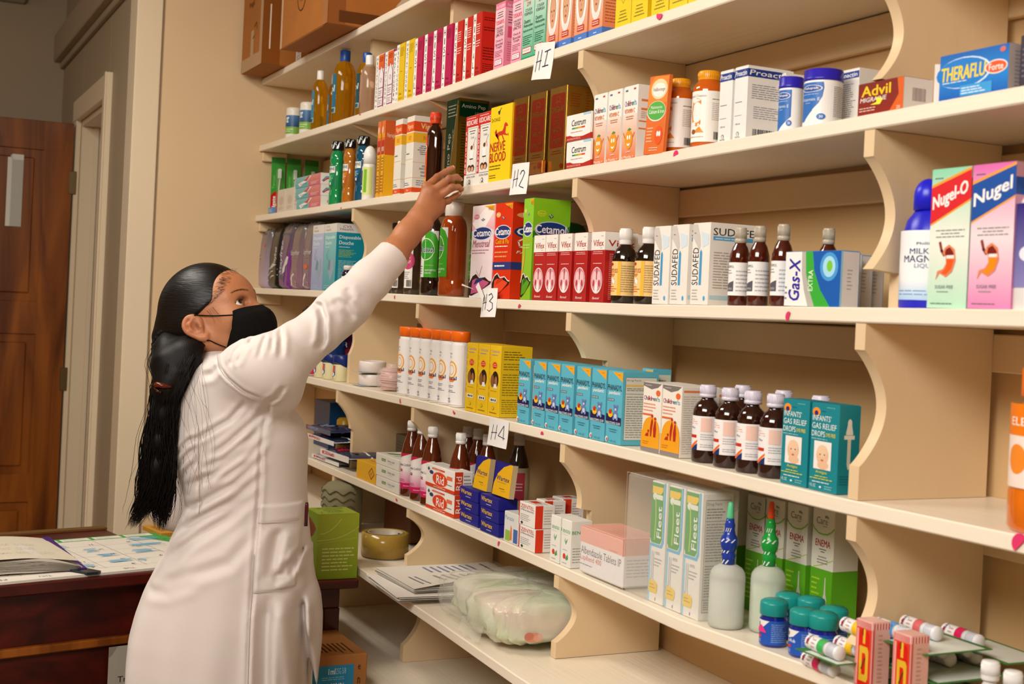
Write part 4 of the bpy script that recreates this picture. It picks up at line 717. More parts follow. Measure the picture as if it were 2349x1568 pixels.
carton('blue_medicine_carton', 'dark blue carton mostly hidden behind the teal one', 'carton', None, [(786, 806)], 3, .098, 526, .04, '#1a4a78', [], [('r', 0, .84, 1, 1, '#4a6a84')])
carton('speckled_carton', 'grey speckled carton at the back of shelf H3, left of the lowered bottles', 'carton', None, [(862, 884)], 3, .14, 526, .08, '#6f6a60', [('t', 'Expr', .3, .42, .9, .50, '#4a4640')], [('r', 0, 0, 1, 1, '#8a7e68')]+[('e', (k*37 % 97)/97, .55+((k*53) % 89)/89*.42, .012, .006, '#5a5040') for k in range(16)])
# small dark pill bottles, partly behind the sleeve
y = .02; z = top(3, 1.0); x = Xat(797, y, z)
b1 = bottle('pill_bottle', '', 'bottle', 'small dark pill bottles', x, y, z, .019, .074, [(.93, 0), (1, .03), (1, .64), (.9, .74), (.66, .80), (.64, .84)], '#181430', 'glass', cap=(.72, .83, 1.0, '#dcd8d0', 'rib'), lab=(.08, .58, -170, 10, [('r', 0, .7, 1, 1, '#e8e4e0'), ('r', 0, .0, 1, .14, '#c8bcc8'), ('l', .3, .3, .8, .6, 2, '#b8b4c8')], '#1c1838'))
place_bottles(b1, [(x, y), (Xat(812, y+.005, z), y+.01), (Xat(829, y+.02, z), y+.03)], 3, '{o} from the left of the small dark pill bottles beside the white sleeve')
BR = [(.92, 0), (1, .015), (1, .14), (.95, .16), (.95, .19), (1, .21), (1, .60), (.95, .68), (.78, .77), (.5, .83), (.42, .86), (.42, .9)]
def h3b(nm, lb, px, y, pl, pr, pt, prof, c, mt, cap, lab, group=None, sy=.8, cat='bottle'):
    z = top(3, 1.6); x = Xat(px, y, z); return bottle(nm, lb, cat, group, x, y, z+.0008, Rat(x, y, z, pr-pl)/vis(x, y, 1, sy), Hat(x, y, z, pt), prof, c, mt, cap=cap, lab=lab, sy=sy)
IOD = lambda: (.09, .62, -140, -20, [('e', .7, .68, .42, .22, '#c03a6a'), ('t', '3%', .6, .74, .84, .82, '#f4e8ee'), ('t', 'U.S.P.', .55, .62, .9, .69, '#f4e8ee'), ('l', .3, .22, .9, .42, 4, '#6a6a6a'), ('b', .62, .03, .95, .2, K), ('l', .1, .05, .5, .2, 3, '#8a8a8a')], '#e8e2da')
h3b('peroxide_bottle', 'dark brown flat bottle at the back, left of the others beyond the sleeve', 906, .115, 888, 930, 512, BR, '#2c2218', 'glass', (.5, .9, 1.0, '#1c1814', 'rib'), None)
h3b('peroxide_bottle', 'dark brown bottle with a white and pink label, left one under the wrist', 912, .05, 895, 926, 508, BR, '#3a2a1c', 'glass', (.5, .88, 1.0, '#e8e2d8', 'rib'), IOD(), 'dark brown bottles with pink labels', 1.2)
h3b('peroxide_bottle', 'dark brown bottle with a white and pink label, right one under the wrist', 944, .045, 926, 963, 505, BR, '#3a2a1c', 'glass', (.5, .88, 1.0, '#e8e2d8', 'rib'), IOD(), 'dark brown bottles with pink labels', 1.2)
DET = lambda a0, a1: (.20, .72, a0, a1, [('r', .0, 0, .38, .95, '#dcdcd8'), ('p', [(.38, 0), (1, 0), (1, .78), (.85, .93), (.6, 1), (.38, 1)], '#3a9c22'), ('e', .44, .60, .38, .24, '#cfe8a8'), ('e', .44, .60, .35, .22, '#2f9428'), ('c', [(.42, .40), (.42, .8)], .006, '#dff0d0'), ('c', [(.34, .78), (.5, .78)], .006, '#dff0d0'), ('t', 'Dettol', .11, .53, .81, .655, '#f4f6f4', 0, .09), ('t', 'Dettol', .12, .535, .80, .65, '#10224a', 0, .03), ('t', 'ANTISEPTIC', .44, .13, .92, .17, '#e8f4d8', 0, .01), ('t', 'LIQUID', .44, .07, .72, .11, '#e8f4d8', 0, .01), ('l', .05, .06, .33, .26, 4, '#5a5a5a'), ('l', .44, .24, .9, .28, 1, '#8ac860')], '#dcdcd8')
DP = [(.93, 0), (1, .012), (1, .14), (.97, .155), (.97, .175), (1, .19), (1, .66), (.97, .73), (.86, .80), (.62, .845), (.5, .86), (.46, .875)]
h3b('antiseptic_bottle', 'dark brown antiseptic bottle with a green and white label, left of the amber one', 986, .038, 963, 1010, 474, DP, '#1f0d06', 'glass', (.46, .87, 1.0, '#1a1410', 'plain'), DET(-122, 10), 'antiseptic bottles')
h3b('antiseptic_bottle', 'amber antiseptic bottle with a white cap and green label right of the arm', 1034, .034, 1003, 1065, 464, DP, '#a2400c', 'glass', (.58, .845, 1.0, '#e2d8cc', 'plain'), DET(-150, -52), 'antiseptic bottles')
h3b('antiseptic_bottle', 'dark antiseptic bottle squeezed between the amber one and the pink carton', 1092, .15, 1070, 1110, 474, DP, '#1a0d06', 'glass', (.46, .87, 1.0, '#d8cfc4', 'plain'), DET(-150, -50), 'antiseptic bottles')
CET = lambda e: [('e', .48, .52, .46, .075, '#d8dcec'), ('e', .48, .52, .43, .066, '#1c3272'), ('t', 'Cetamol', .06, .488, .92, .562, '#f6f4f2', 0, .05), ('e', .2, .81, .13, .028, e), ('t', 'New', .1, .80, .3, .828, '#e8e0d0'), ('p', [(.4, .76), (.5, .79), (.6, .76), (.5, .725)], '#22305c'), ('t', 'Fp', .45, .745, .55, .772, '#ffffff'), ('p', [(.55, .985), (.99, .985), (.99, .90), (.95, .90)], '#f0a81c'), ('t', 'FREE', .74, .92, .96, .955, '#8a4a10')]
def torn(c1, c2, bx): # ragged hole low on the face, product showing inside
    return [('p', [(.0, .17), (.14, .24), (.3, .25), (.45, .22), (.72, .23), (.9, .19), (1, .185), (.94, .15), (.7, .11), (.4, .06), (.1, .02), (.0, .03)], '#2a1210'), ('p', [(.08, .04), (.5, .07), (.85, .15), (.9, .17), (.6, .20), (.3, .21), (.14, .19)], c1), ('p', [(.2, .14), (.6, .19), (.62, .22), (.3, .2)], c2), ('c', [(.0, .17), (.14, .24), (.3, .25), (.45, .22), (.72, .23), (.9, .19), (1, .185)], .006, '#f0e6dc')]
carton('pain_relief_carton', 'pink and white torn-bottomed carton with a blue oval logo', 'carton', 'large logo cartons with torn bottoms', [(1076, 1126)], 3, .010, 474, .07, '#e8c4cc',
       [('r', 0, 0, 1, .55, '#f0e8e8', '#ecd0d4'), ('r', 0, .55, 1, 1, '#e8a8b4', '#f0e4e2'), ('p', [(0, .7), (.4, .5), (1, .9), (1, 1), (.7, 1)], '#f4ece8')]+CET('#d87890')+[('t', 'Menstreal', .06, .38, .86, .46, '#a85a78', 0, 0, .3), ('l', .05, .33, .9, .37, 2, '#b88a98'), ('c', [(.3, .26), (.6, .15)], .004, '#c890a0'), ('c', [(.55, .28), (.35, .16)], .004, '#c890a0')]+torn('#c85a88', '#1c3272', 0),
       [('r', 0, 0, 1, 1, '#f0dcdc', '#f4e8e8'), ('p', [(0, .1), (.6, .2), (.6, .6), (0, .5)], '#e898ac'), ('e', .6, .52, .5, .06, '#1c3272')])
carton('pain_relief_carton', 'orange red torn-bottomed cold and flu carton with a blue oval logo', 'carton', 'large logo cartons with torn bottoms', [(1127.5, 1167.5)], 3, .012, 468, .10, '#d8300c',
       CET('#e8b060')+[('t', 'Cold & Flu', .1, .405, .86, .455, '#f2c01c', 0, .03), ('l', .08, .37, .9, .40, 1, '#f4e4d0'), ('l', .08, .31, .9, .35, 2, '#e8a060'), ('r', 0, .265, 1, .295, '#28387a'), ('l', .1, .272, .8, .29, 1, '#e8e8f0'), ('e', .45, .17, .08, .04, '#d8c8c8')]+torn('#e24a24', '#c8301c', 0),
       [('e', .6, .52, .55, .075, '#1c3272'), ('t', 'Ceta', .12, .485, .98, .56, '#f6f4f2', 0, .05), ('e', .5, .80, .4, .035, '#e8a060'), ('t', 'New', .25, .785, .8, .825, '#f4e8d8', 0, .02), ('t', 'Co', .6, .40, .98, .455, '#f2c01c', 0, .03), ('c', [(.3, .46), (.16, .43), (.2, .38), (.34, .375)], .008, '#f4e8d8'), ('t', 'FAST', .12, .32, .6, .35, '#f4e4d0', 0, .02, .2), ('r', 0, .265, 1, .295, '#28387a')])
carton('pain_relief_carton', 'large lime green torn-bottomed carton with a blue oval logo', 'carton', 'large logo cartons with torn bottoms', [(1193, 1215.5)], 3, .003, 457, .085, '#7cc41c',
       [('r', 0, 0, 1, 1, '#8cba24', '#8ac834')]+CET('#b8cc3a')+[('t', 'Cold & Flu', .1, .40, .9, .44, '#d8c82c'), ('l', .08, .34, .9, .39, 2, '#c8e080'), ('p', [(0, .22), (.3, .42), (.3, .30), (0, .12)], '#e0a83a')]+torn('#5a9a1c', '#2a6a1c', 0),
       [('r', 0, 0, 1, 1, '#6ab81a', '#8ed022'), ('p', [(.0, .44), (.3, .50), (.9, .50), (1, .46), (1, .58), (.9, .54), (.2, .54), (0, .5)], '#2f7c1c'), ('e', .5, .52, .46, .085, '#c8d8f0'), ('e', .5, .52, .44, .076, '#1c3a7a'), ('t', 'Cetamol', .07, .485, .90, .565, '#f6f4f2', 0, .05), ('e', .22, .78, .12, .03, '#e8e02c'), ('e', .22, .78, .105, .024, '#8ed022'), ('t', 'New', .13, .768, .31, .795, '#e8e02c', 0, .02), ('p', [(.4, .735), (.47, .78), (.54, .735), (.47, .69)], '#1c4a3a'), ('t', 'Fp', .435, .72, .505, .755, '#e8f4d8', 0, .02)])
m = MB(); m.lathe([(.04, 0), (.045, .01), (.045, .15), (.035, .17), (.02, .176)], (0, 0, 0), 28, '#0c5a24', 'plastic'); m.print_on(wrapfn(.0455, .01, .12, -150, 0), [('r', 0, 0, 1, 1, '#146a30'), ('t', 'mel', .4, .5, .9, .7, '#c8d8b8')], 'card', True)
x = Xat(1300, .19, zz); tag(m.build('green_canister', None, (x, .185, top(3, x)+.001)), 'dark green rounded canister behind the lime green carton', 'canister')
# lungs cartons
LU = [('r', 0, .74, 1, 1, '#f0ebe2'), ('t', 'Vifex', .14, .795, .90, .885, '#a81c1c', 0, .035), ('l', .65, .76, .9, .78, 1, '#8a8a8a'), ('l', .7, .93, .9, .95, 1, '#8a8a8a'), ('l', .1, .68, .9, .73, 2, '#e8c0bc', 1), ('l', .08, .54, .92, .565, 1, '#f0d8d4', 1),
      ('e', .5, .31, .42, .19, '#f2eae6'), ('e', .5, .32, .40, .17, '#d8909a'), ('e', .34, .33, .16, .11, '#f0c4c8'), ('e', .66, .33, .16, .11, '#f0c4c8'), ('r', .47, .32, .53, .48, '#a82a34'), ('e', .3, .27, .07, .05, '#b83a48'), ('e', .7, .27, .07, .05, '#b83a48'), ('p', [(.5, .30), (.62, .2), (.56, .13), (.44, .13), (.38, .2)], '#f4f0ec'), ('t', 'Biomed', .26, .04, .76, .075, '#f4e0dc', 0, .02, .2)]
carton('lung_syrup_carton', '{o} from the left of the red and white lung syrup cartons', 'carton', 'red and white lung syrup cartons', [(1219.5, 1246), (1246.5, 1275), (1278, 1309.5), (1312.5, 1343), (1351, 1383)], 3, .004, 541, .07, '#b01c1a', LU,
       [('r', 0, .74, 1, 1, '#f0ebe2'), ('t', 'Vifex', .1, .795, .9, .885, '#a81c1c', 0, .035), ('l', .15, .04, .55, .7, 24, '#d8a09a'), ('l', .6, .04, .95, .7, 24, '#d8a09a')])
carton('lung_syrup_carton', 'red and white lung syrup carton hidden behind the caramel-labelled bottles', 'carton', None, [(1400, 1432)], 3, .085, 538, .07, '#b01c1a', LU, [('r', 0, .74, 1, 1, '#ece6dc')])
OR = [(.93, 0), (1, .02), (1, .57), (.95, .64), (.78, .71), (.5, .765), (.42, .78), (.42, .80)]
b1 = h3b('cough_syrup_bottle', '', 1429, .034, 1400, 1458, 521, OR, '#1c0d08', 'glass', (.50, .785, 1.0, '#eeeae4', 'rib'),
    (.10, .555, -150, 60, [('e', .2, .91, .09, .05, '#c8281c'), ('t', 'DROTUSS', .08, .66, .42, .78, '#b8301c', 0, .02, .15), ('t', 'SYRUP', .16, .55, .34, .64, '#d8602c', 0, .02), ('r', .12, .34, .21, .50, '#f4ece0'), ('e', .165, .42, .03, .06, '#b8281c'), ('e', .165, .43, .015, .03, '#e8b08a'), ('r', .25, .34, .35, .50, '#f4ece0'), ('c', [(.26, .36), (.33, .48)], .02, '#5a5a5a'), ('l', .06, .1, .42, .3, 3, '#d8502c'), ('r', .42, 0, .5, 1, '#e8b83a'), ('l', .5, .1, .95, .9, 12, '#a88a5a')], '#f2cc84'), 'brown cough syrup bottles with caramel labels', 1)
place_bottles(b1, spots([1429, 1482], .034, 3), 3, '{o} of the two brown syrup bottles with caramel labels and white caps')
SU = [('t', 'SUDAFED', .06, .24, .40, .70, '#1c1c24', 90, .01), ('r', .46, .24, .60, .64, '#4a9ccc'), ('p', [(.46, .64), (.60, .64), (.53, .68)], '#4a9ccc'), ('p', [(.0, .99), (.28, .99), (.44, .85), (.5, .72), (.42, .66), (.3, .72), (.1, .8), (0, .84)], '#cfc8c0'), ('p', [(.5, .9), (.95, .86), (.95, .74), (.6, .7)], '#d4e4ec'), ('l', .1, .05, .5, .2, 4, '#b8b0a8'), ('e', .8, .08, .06, .03, '#58a8d8'), ('c', [(.12, .88), (.2, .88)], .005, '#6a6a6a')]
carton('decongestant_carton', '{o} from the left of the white cartons with upright black lettering', 'carton', 'white cartons with upright black lettering', [(1494.5, 1531), (1535, 1578), (1582, 1630)], 3, .004, 521, .105, '#f0eae0', SU,
       [('t', 'SUDAFED', .06, .85, .98, .94, '#1c1c24', 0, .02), ('r', .06, .79, .8, .84, '#58a8d8'), ('l', .1, .8, .7, .83, 1, '#e8f4fc'), ('l', .08, .2, .9, .66, 14, '#b0a090'), ('r', .03, .07, .95, .12, '#b8d4dc')])
PS = [(.93, 0), (1, .02), (1, .58), (.96, .64), (.74, .74), (.52, .79), (.48, .81)]
PSL = (.13, .55, -140, 80, [('t', 'CETAMOL', .04, .83, .34, .91, '#5a5a60', 0, .01), ('l', .04, .64, .3, .8, 2, '#8a8a90'), ('p', [(.06, .12), (.34, .12), (.34, .44), (.06, .32)], '#5a5860'), ('c', [(.06, .36), (.34, .48)], .015, '#a8c4d8'), ('t', 'COSMOS', .1, .17, .3, .23, '#d8d8dc'), ('l', .4, .1, .9, .8, 6, '#b0b0b4')], '#f0eeea')
b1 = h3b('syrup_bottle', '', 1690, .036, 1668, 1716, 521, PS, '#4a1408', 'glass', (.56, .80, 1.0, '#b8ac98', 'ring'), PSL, 'brown syrup bottles with grey measuring caps', 1)
place_bottles(b1, spots([1692, 1736, 1790], .038, 3), 3, '{o} from the left of the brown syrup bottles with measuring caps')
for o in [dup(b1, (0, 0, 0))]:
    x = Xat(1894, .13, zz); o.location = (x, .13, top(3, x)+.001); o['label'] = 'brown syrup bottle with a measuring cap peeking over the blue and green boxes'
GX = [('p', [(0, 0), (.44, 0), (.36, .3), (.31, .6), (.30, 1), (0, 1)], '#f4f0ec'), ('p', [(.44, 0), (.56, 0), (.46, .3), (.39, .6), (.37, 1), (.30, 1), (.31, .6), (.36, .3)], '#b8b4a8'), ('p', [(.56, 0), (.84, 0), (.66, .3), (.54, .65), (.5, 1), (.37, 1), (.39, .6), (.46, .3)], '#3aac3a'), ('p', [(.84, 0), (1, 0), (1, 1), (.5, 1), (.54, .65), (.66, .3)], '#1a5cb0'), ('e', .80, .72, .16, .26, '#4a9cdc'), ('e', .80, .72, .11, .19, '#a8dcf0'), ('e', .81, .73, .05, .1, '#7ac83a'),
      ('t', 'Gas-X', .08, .10, .28, .88, '#2a2a9c', 90, .04, .2), ('t', 'EXTRA', .44, .28, .52, .66, '#e8f4d8', 90, .03), ('l', .01, .1, .06, .4, 3, '#8a8aa0')]
carton('antacid_tablet_box', 'front blue and green antacid box with upright navy lettering', 'carton', 'blue and green antacid boxes', [(1798, 1925)], 3, .006, 579, .034, '#2a8ad0', GX, [('r', .1, 0, .95, .99, '#d8d0cc'), ('r', 0, 0, .1, 1, '#8cc4e4'), ('l', .35, .3, .65, .7, 6, '#a8a0a0')])
for i, (a, y) in enumerate([(1931, .047), (1957, .085), (1983, .123)]):
    x1 = Xat(a+2, y, zz); 
    carton('antacid_tablet_box', f'{["second", "third", "fourth"][i]} blue and white antacid box of the file behind the front one', 'carton', 'blue and green antacid boxes', [(0, 0)], 3, y, 0, .033, '#4aa4dc', [], [('r', .14, 0, .95, .99, '#d8d0cc'), ('l', .35, .3, .65, .7, 6, '#a8a0a0')], z=None, H=.078, W=.10)
    o = [q for q in bpy.data.objects if q.name.startswith('antacid_tablet_box')][-1]; o.location.x = x1-.10; o.location.z = top(3, x1)+.0006; o['group'] = 'blue and green antacid boxes'
[o.__setitem__('group', 'blue and green antacid boxes') for o in bpy.data.objects if o.name.startswith('antacid_tablet_box')]
MM = [(.88, 0), (1, .03), (1, .42), (.96, .55), (.80, .68), (.56, .74), (.5, .76)]
h3b('milk_of_magnesia_bottle', 'royal blue antacid bottle with a white label, left of the stomach cartons', 2118, .06, 2062, 2176, 411, MM, '#1c1ec0', 'plastic', (.5, .76, 1.0, '#2020d0', 'dome'),
    (.08, .60, -140, 20, [('r', 0, .0, 1, .3, '#a8c8e8', '#f0f2f4'), ('t', 'MILK OF', .32, .66, .8, .74, '#34346a', 0, .02), ('t', 'MAGNESIA', .22, .54, .9, .64, '#34346a', 0, .02), ('t', 'LIQUID', .40, .45, .72, .52, '#6a6a9a'), ('t', "Phillips'", .42, .78, .7, .83, '#34346a', 0, .02), ('l', .1, .06, .9, .16, 2, '#7aa4d0'), ('p', [(.62, 1), (.9, 1), (.9, .9), (.72, .9)], '#f0c83a')], '#f0f2f4'), None, .75)
ST = lambda g1, g2, g3, band, edge, c, tx, or1: [('r', 0, 0, 1, .5, g1, g2), ('r', 0, .5, 1, 1, g2, g3), ('p', [(0, .59), (0, .885), (1, 1.0), (1, .76)], edge), ('p', [(0, .605), (0, .865), (1, .98), (1, .775)], band), ('t', tx, .05, .68, .92, .80, '#f6f2ee', 0, .05, 0, .13), ('l', .08, .925, .35, .945, 1, '#3a4a4a'), ('l', .15, .50, .9, .57, 3, '#7a8a84', 1),
      ('c', [(.28, .47), (.33, .41), (.40, .38)], .012, '#8a3a2a'), ('p', [(.40, .43), (.52, .455), (.66, .42), (.70, .34), (.62, .26), (.46, .22), (.30, .25), (.20, .20), (.24, .265), (.38, .28), (.46, .32), (.44, .37), (.36, .39)], '#e0845c'), ('p', [(.44, .42), (.54, .435), (.63, .40), (.65, .375), (.44, .375), (.42, .39)], '#7c1c10'), ('r', .46, .355, .655, .378, '#f4e8e0'), ('p', [(.46, .35), (.655, .35), (.6, .28), (.46, .24), (.34, .25), (.46, .29)], or1), ('t', 'SUGAR FREE', .2, .14, .66, .165, '#6a7a8a'), ('l', .25, .11, .6, .13, 1, '#8a9a94'), ('l', .1, .025, .7, .045, 1, '#6a7a74')]
carton('stomach_syrup_carton', 'mint green stomach syrup carton with a red band', 'carton', 'stomach syrup cartons', [(2125, 2216)], 3, .010, 391, .03, '#8ccca8', ST('#b4e2c4', '#f0eee2', '#8cd4b0', '#d8262e', '#f0a03a', 0, 'Nugel-O', '#f05a1c'), [('r', 0, 0, 1, 1, '#a8c8b0'), ('r', 0, .78, 1, .92, '#c82028')])
carton('stomach_syrup_carton', 'pink stomach syrup carton with a blue band', 'carton', 'stomach syrup cartons', [(2218, 2318)], 3, .008, 381, .06, '#d878b0', ST('#e884b8', '#f0dce0', '#dc68b0', '#1c50a0', '#f0a03a', 0, 'Nugel', '#f08c0c'), [('r', 0, 0, 1, 1, '#d080a8', '#c090a0'), ('r', 0, .78, 1, .9, '#1c4a94'), ('l', .2, .2, .8, .6, 8, '#7a3a5a')])
for o in bpy.data.objects:
    if o.name.startswith('stomach_syrup'): o['group'] = 'stomach syrup cartons'
    if o.name.startswith('pain_relief_carton'): o['group'] = 'large logo cartons with torn bottoms'
h3b('antacid_bottle', 'white and purple bottle cut by the right edge of the view on shelf H3', 2384, .03, 2320, 2442, 425, [(.9, 0), (1, .02), (1, .5), (.97, .7), (.8, .88), (.5, .97), (.3, 1)], '#efecea', 'plastic', None,
    (.2, .85, -140, 10, [('r', 0, 0, 1, 1, '#8a86c0', '#2a1c7a'), ('e', .4, .4, .2, .1, '#e8e8f4')], '#5a4aa0'), None, .7)
# ============================================================ row on H4
def onsh(nm, lb, cat, sh, px, y, pl, pr, pt, prof, c, mt, cap=None, lab=None, group=None, sy=1, extra=None, n=32):
    z = top(sh, 2.0); x = Xat(px, y, z); z = top(sh, x)+.0007; return bottle(nm, lb, cat, group, x, y, z, Rat(x, y, z, pr-pl)/vis(x, y, 1, sy), Hat(x, y, z, pt), prof, c, mt, cap=cap, lab=lab, sy=sy, extra=extra, n=n)
pouch('snack_pouch', '', 100, 140, .1, 480, .05, '#ffffff', '#ffffff', []) if 0 else None
def pouch2(name, label, sh, pl, pr, y0, h, D, c1, c2, art, tex='gloss', group=None):
    o = pouch(name, label, pl, pr, y0, 600, D, c1, c2, art, 0, group, tex); z = top(sh, .6)+.001; 
    sc = h/max(v.co.z for v in o.data.vertices); x0 = Xat(pl, y0, z); x1 = Xat(pr, y0, z); sx = (x1-x0)/max(v.co.x for v in o.data.vertices)
    for v in o.data.vertices: v.co.z *= sc; v.co.x *= sx
    o.location = (x0, y0, z); return o
BL = [('p', [(0, 0), (.4, 0), (.3, .5), (.45, 1), (0, 1)], '#d8a01c'), ('t', 'always', .3, .55, .8, .7, '#b8d0e8', 0, .0, .3), ('p', [(.6, 0), (1, 0), (1, .3), (.8, .1)], '#d8a01c')]
pouch2('blue_pouch', 'blue and yellow pouch under shelf H3, nearest the end wall', 4, 676, 715, .09, .215, .07, '#1a4a8a', '#123c74', BL, group='blue and yellow pouches')
pouch2('blue_pouch', 'dark blue and yellow pouch just above the raised upper sleeve', 4, 722, 750, .09, .22, .07, '#12366c', '#0c2a58', BL, group='blue and yellow pouches')
pouch2('dark_red_pouch', 'black and dark red pouch at the back behind the petroleum jelly jars', 4, 780, 808, .15, .19, .05, '#5a1018', '#0c1028', [('t', 'FR', .1, .48, .5, .56, '#e8e4e0'), ('p', [(0, .1), (1, .3), (1, .5), (0, .4)], '#6a1420'), ('l', .1, .2, .7, .38, 3, '#c8c0c0')])
m = MB(); m.lathe([(.010, 0), (.024, .004), (.024, .05), (.018, .06)], (0, 0, 0), 24, '#efe2e2', 'plastic'); m.print_on(wrapfn(.0245, .005, .048, -150, 30), [('r', 0, 0, 1, 1, '#b81c44'), ('t', 'URI', .25, .35, .5, .75, '#f4e0e4')], 'card', True)
x = Xat(716, .03, top(4, .7)); tag(m.build('pink_jar', None, (x, .03, top(4, x)+.0007)), 'small pink and red jar peeking under the sleeve left of the jelly jars', 'jar')
VJ = [(.9, 0), (1, .04), (1, .5), (.97, .62), (.97, .64)]
def vj_ex(t, R, H):
    m = MB(); n = 32; vs = []
    m.lathe([(R*1.0, H*.66), (R*1.03, H*.67), (R*1.03, H*.97), (R*.97, H), (.001, H+.0003)], n=32, col='#12286a', mat='plastic')
    k = 0
    for i, v in enumerate(m.v[:32]):    # the wavy lower rim of the lid
        a = math.atan2(v[1], v[0]); d = .09*H*math.cos(a*2+2.4); m.v[i] = (v[0], v[1], v[2]+d-.03*H); u = m.v[i+32]; m.v[i+32] = (u[0], u[1], u[2]+d-.03*H)
    m.build('cap', t)
b1 = onsh('petroleum_jelly_jar', '', 'jar', 4, 783, .035, 763, 804, 814, VJ, '#dcd2a4', 'plastic', None, (.12, .60, -150, -62, [('p', [(.1, .1), (.6, 0), (.95, .25), (.95, 1), (.1, 1)], '#1f6ab0'), ('r', .52, .5, .9, .95, '#e0502c'), ('p', [(.52, .1), (.9, .2), (.9, .5), (.52, .5)], '#1c2a6a'), ('e', .68, .32, .16, .16, '#e8f0f4'), ('t', 'Vaseline', .12, .15, .45, .9, '#bfe0f0', 90)], '#dcd2a4'), 'petroleum jelly jars with navy lids', extra=vj_ex)
VP = [(Xat(739, .035, 1.2), .035), (Xat(759, .037, 1.2), .037), (Xat(783, .035, 1.2), .035), (Xat(822, .105, 1.2), .105), (Xat(805, .11, 1.2), .12)]
place_bottles(b1, VP, 4, '{o} of the five navy-lidded jelly jars, counted left to right then back')
# two round plasters tins on cards
for i in range(2):
    z = top(4, 1.33)+.0006; x = Xat(833, .035, z); t = empty('tape_tin', (x, .06, z+i*.0365)); tag(t, f'{["lower", "upper"][i]} of the two stacked round white tape spools on clear cards', 'tin', 'stacked round tape spools')
    m = MB(); m.lathe([(.036, .002), (.038, .003), (.038, .028), (.037, .031), (.030, .033), (.029, .030), (.001, .030)], n=40, col='#e2d8d2', mat='plastic'); m.build('tin_body', t)
    m = MB(); m.box(-.046, .03, -.044, .03, 0, .0018, '#aab0b4', 'gloss', .0005); m.build('backing_card', t)
# pink sponge bundle in film
m = MB(); rnd = random.Random(4)
for k in range(26):
    zc = .004+.0021*k; w_ = .040*(1-.25*abs(k-13)/13)
    m.lathe([(w_*.96, zc-.001), (w_, zc), (w_*.96, zc+.0012)], (rnd.uniform(-.003, .003), rnd.uniform(-.003, .003), 0), 22, '#d8a8a0' if k % 2 else '#e8c4ba', 'paper', 1, .8)
z = top(4, 1.4)+.0008; x = Xat(893, .045, z); t = empty('sponge_pack', (x, .05, z)); tag(t, 'pink cosmetic pads bundled in clear film beside the white lotion bottles', 'pack')
m.build('pads', t); m = MB(); vs = []
m.lathe([(.02, .001), (.040, .004), (.045, .02), (.044, .04), (.036, .055), (.014, .064), (.018, .072), (.006, .07)], n=26, col='#f0e4e0', mat='film', sy=.9); m.build('clear_film', t)
m = MB(); m.box(0, .055, 0, .04, 0, .135, '#b88a2a', 'card', .002); m.print_on(lambda u, v, o: (u*.055, -o, v*.135), [('r', .0, 0, .75, .5, '#c8a83a'), ('l', .1, .1, .6, .4, 3, '#7a6420'), ('c', [(.05, .38), (.65, .38), (.68, .08)], .006, '#7a6420')]); m.box(.012, .06, -.002, .035, .136, .145, '#6a1420', 'plastic', .003)
x = Xat(874, .17, z); tag(m.build('yellow_box', None, (x, .17, z)), 'yellow box with a dark red top at the back, left of the lotion bottles', 'box')
# lotion bottles
LB = [(.86, 0), (.93, .01), (.97, .3), (1, .6), (.98, .74), (.9, .84), (.88, .862)]
def lb_ex(t, R, H):
    m = MB(); m.lathe([(R*.93, H*.865), (R*.99, H*.87), (R*1.01, H*.985), (R*.97, H), (.001, H+.0003)], n=30, col='#ee6a0c', mat='plastic', sy=.72); m.build('cap', t)
b1 = onsh('lotion_bottle', '', 'bottle', 4, 927, .030, 913, 953, 749, LB, '#ece8e4', 'plastic', None,
    (.03, .82, -165, -5, [('t', '120 mL', .28, .84, .52, .87, '#3a3a5a'), ('l', .22, .78, .6, .82, 2, '#6a6a8a'), ('e', .50, .58, .24, .15, '#f0a23a'), ('e', .50, .58, .19, .12, '#ece8e4'), ('e', .50, .58, .14, .09, '#f2b45a'), ('e', .50, .58, .11, .07, '#ece8e4'), ('p', [(.30, .43), (.72, .43), (.6, .38), (.42, .38)], '#ee7a2a'), ('t', 'dozal', .26, .415, .74, .475, '#22285a', 0, .05), ('l', .25, .28, .66, .33, 2, '#5a5a7a'), ('l', .22, .2, .72, .25, 2, '#5a5a7a'), ('c', [(.3, .3), (.22, .2), (.26, .12)], .004, '#f2b45a'), ('t', 'bold', .22, .08, .48, .115, '#3a3a7a', 0, .04), ('l', .22, .03, .66, .07, 2, '#5a5a7a')], '#ece8e4'), 'white lotion bottles with orange caps', .72, lb_ex)
place_bottles(b1, spots([930, 955, 978, 1003, 1025, 1050], .028, 4), 4, '{o} from the left of the six white lotion bottles with orange caps')
YB = [('t', 'Desloratadina', .2, .90, .9, .94, '#9a8ab0'), ('l', .2, .85, .9, .89, 1, '#9a8ab0'), ('V', 'CORIVAN', .02, .25, .12, .95, '#c8903a'), star(.5, .72, .26, 14, .22, '#d8301c', .68), ('l', .3, .70, .7, .75, 2, '#f4c8a0', 1), ('e', .58, .52, .30, .12, '#2a1410'), ('e', .34, .50, .16, .09, '#8a5a34'), ('e', .66, .50, .12, .07, '#a8703c'), ('p', [(.45, .40), (.8, .40), (.7, .46), (.5, .46)], '#f4f0ec'), ('l', .2, .35, .8, .37, 1, '#c87a2a'), ('p', [(.22, .20), (.78, .20), (.82, .23), (.78, .26), (.22, .26), (.18, .23)], '#f0ece0'), ('e', .34, .23, .06, .018, K), ('e', .5, .23, .06, .015, K), ('e', .68, .23, .05, .018, K), ('e', .5, .12, .1, .025, '#a8861a'), ('e', .5, .12, .08, .019, '#eec41c'), ('l', .2, .04, .9, .07, 1, '#8a6a10')]
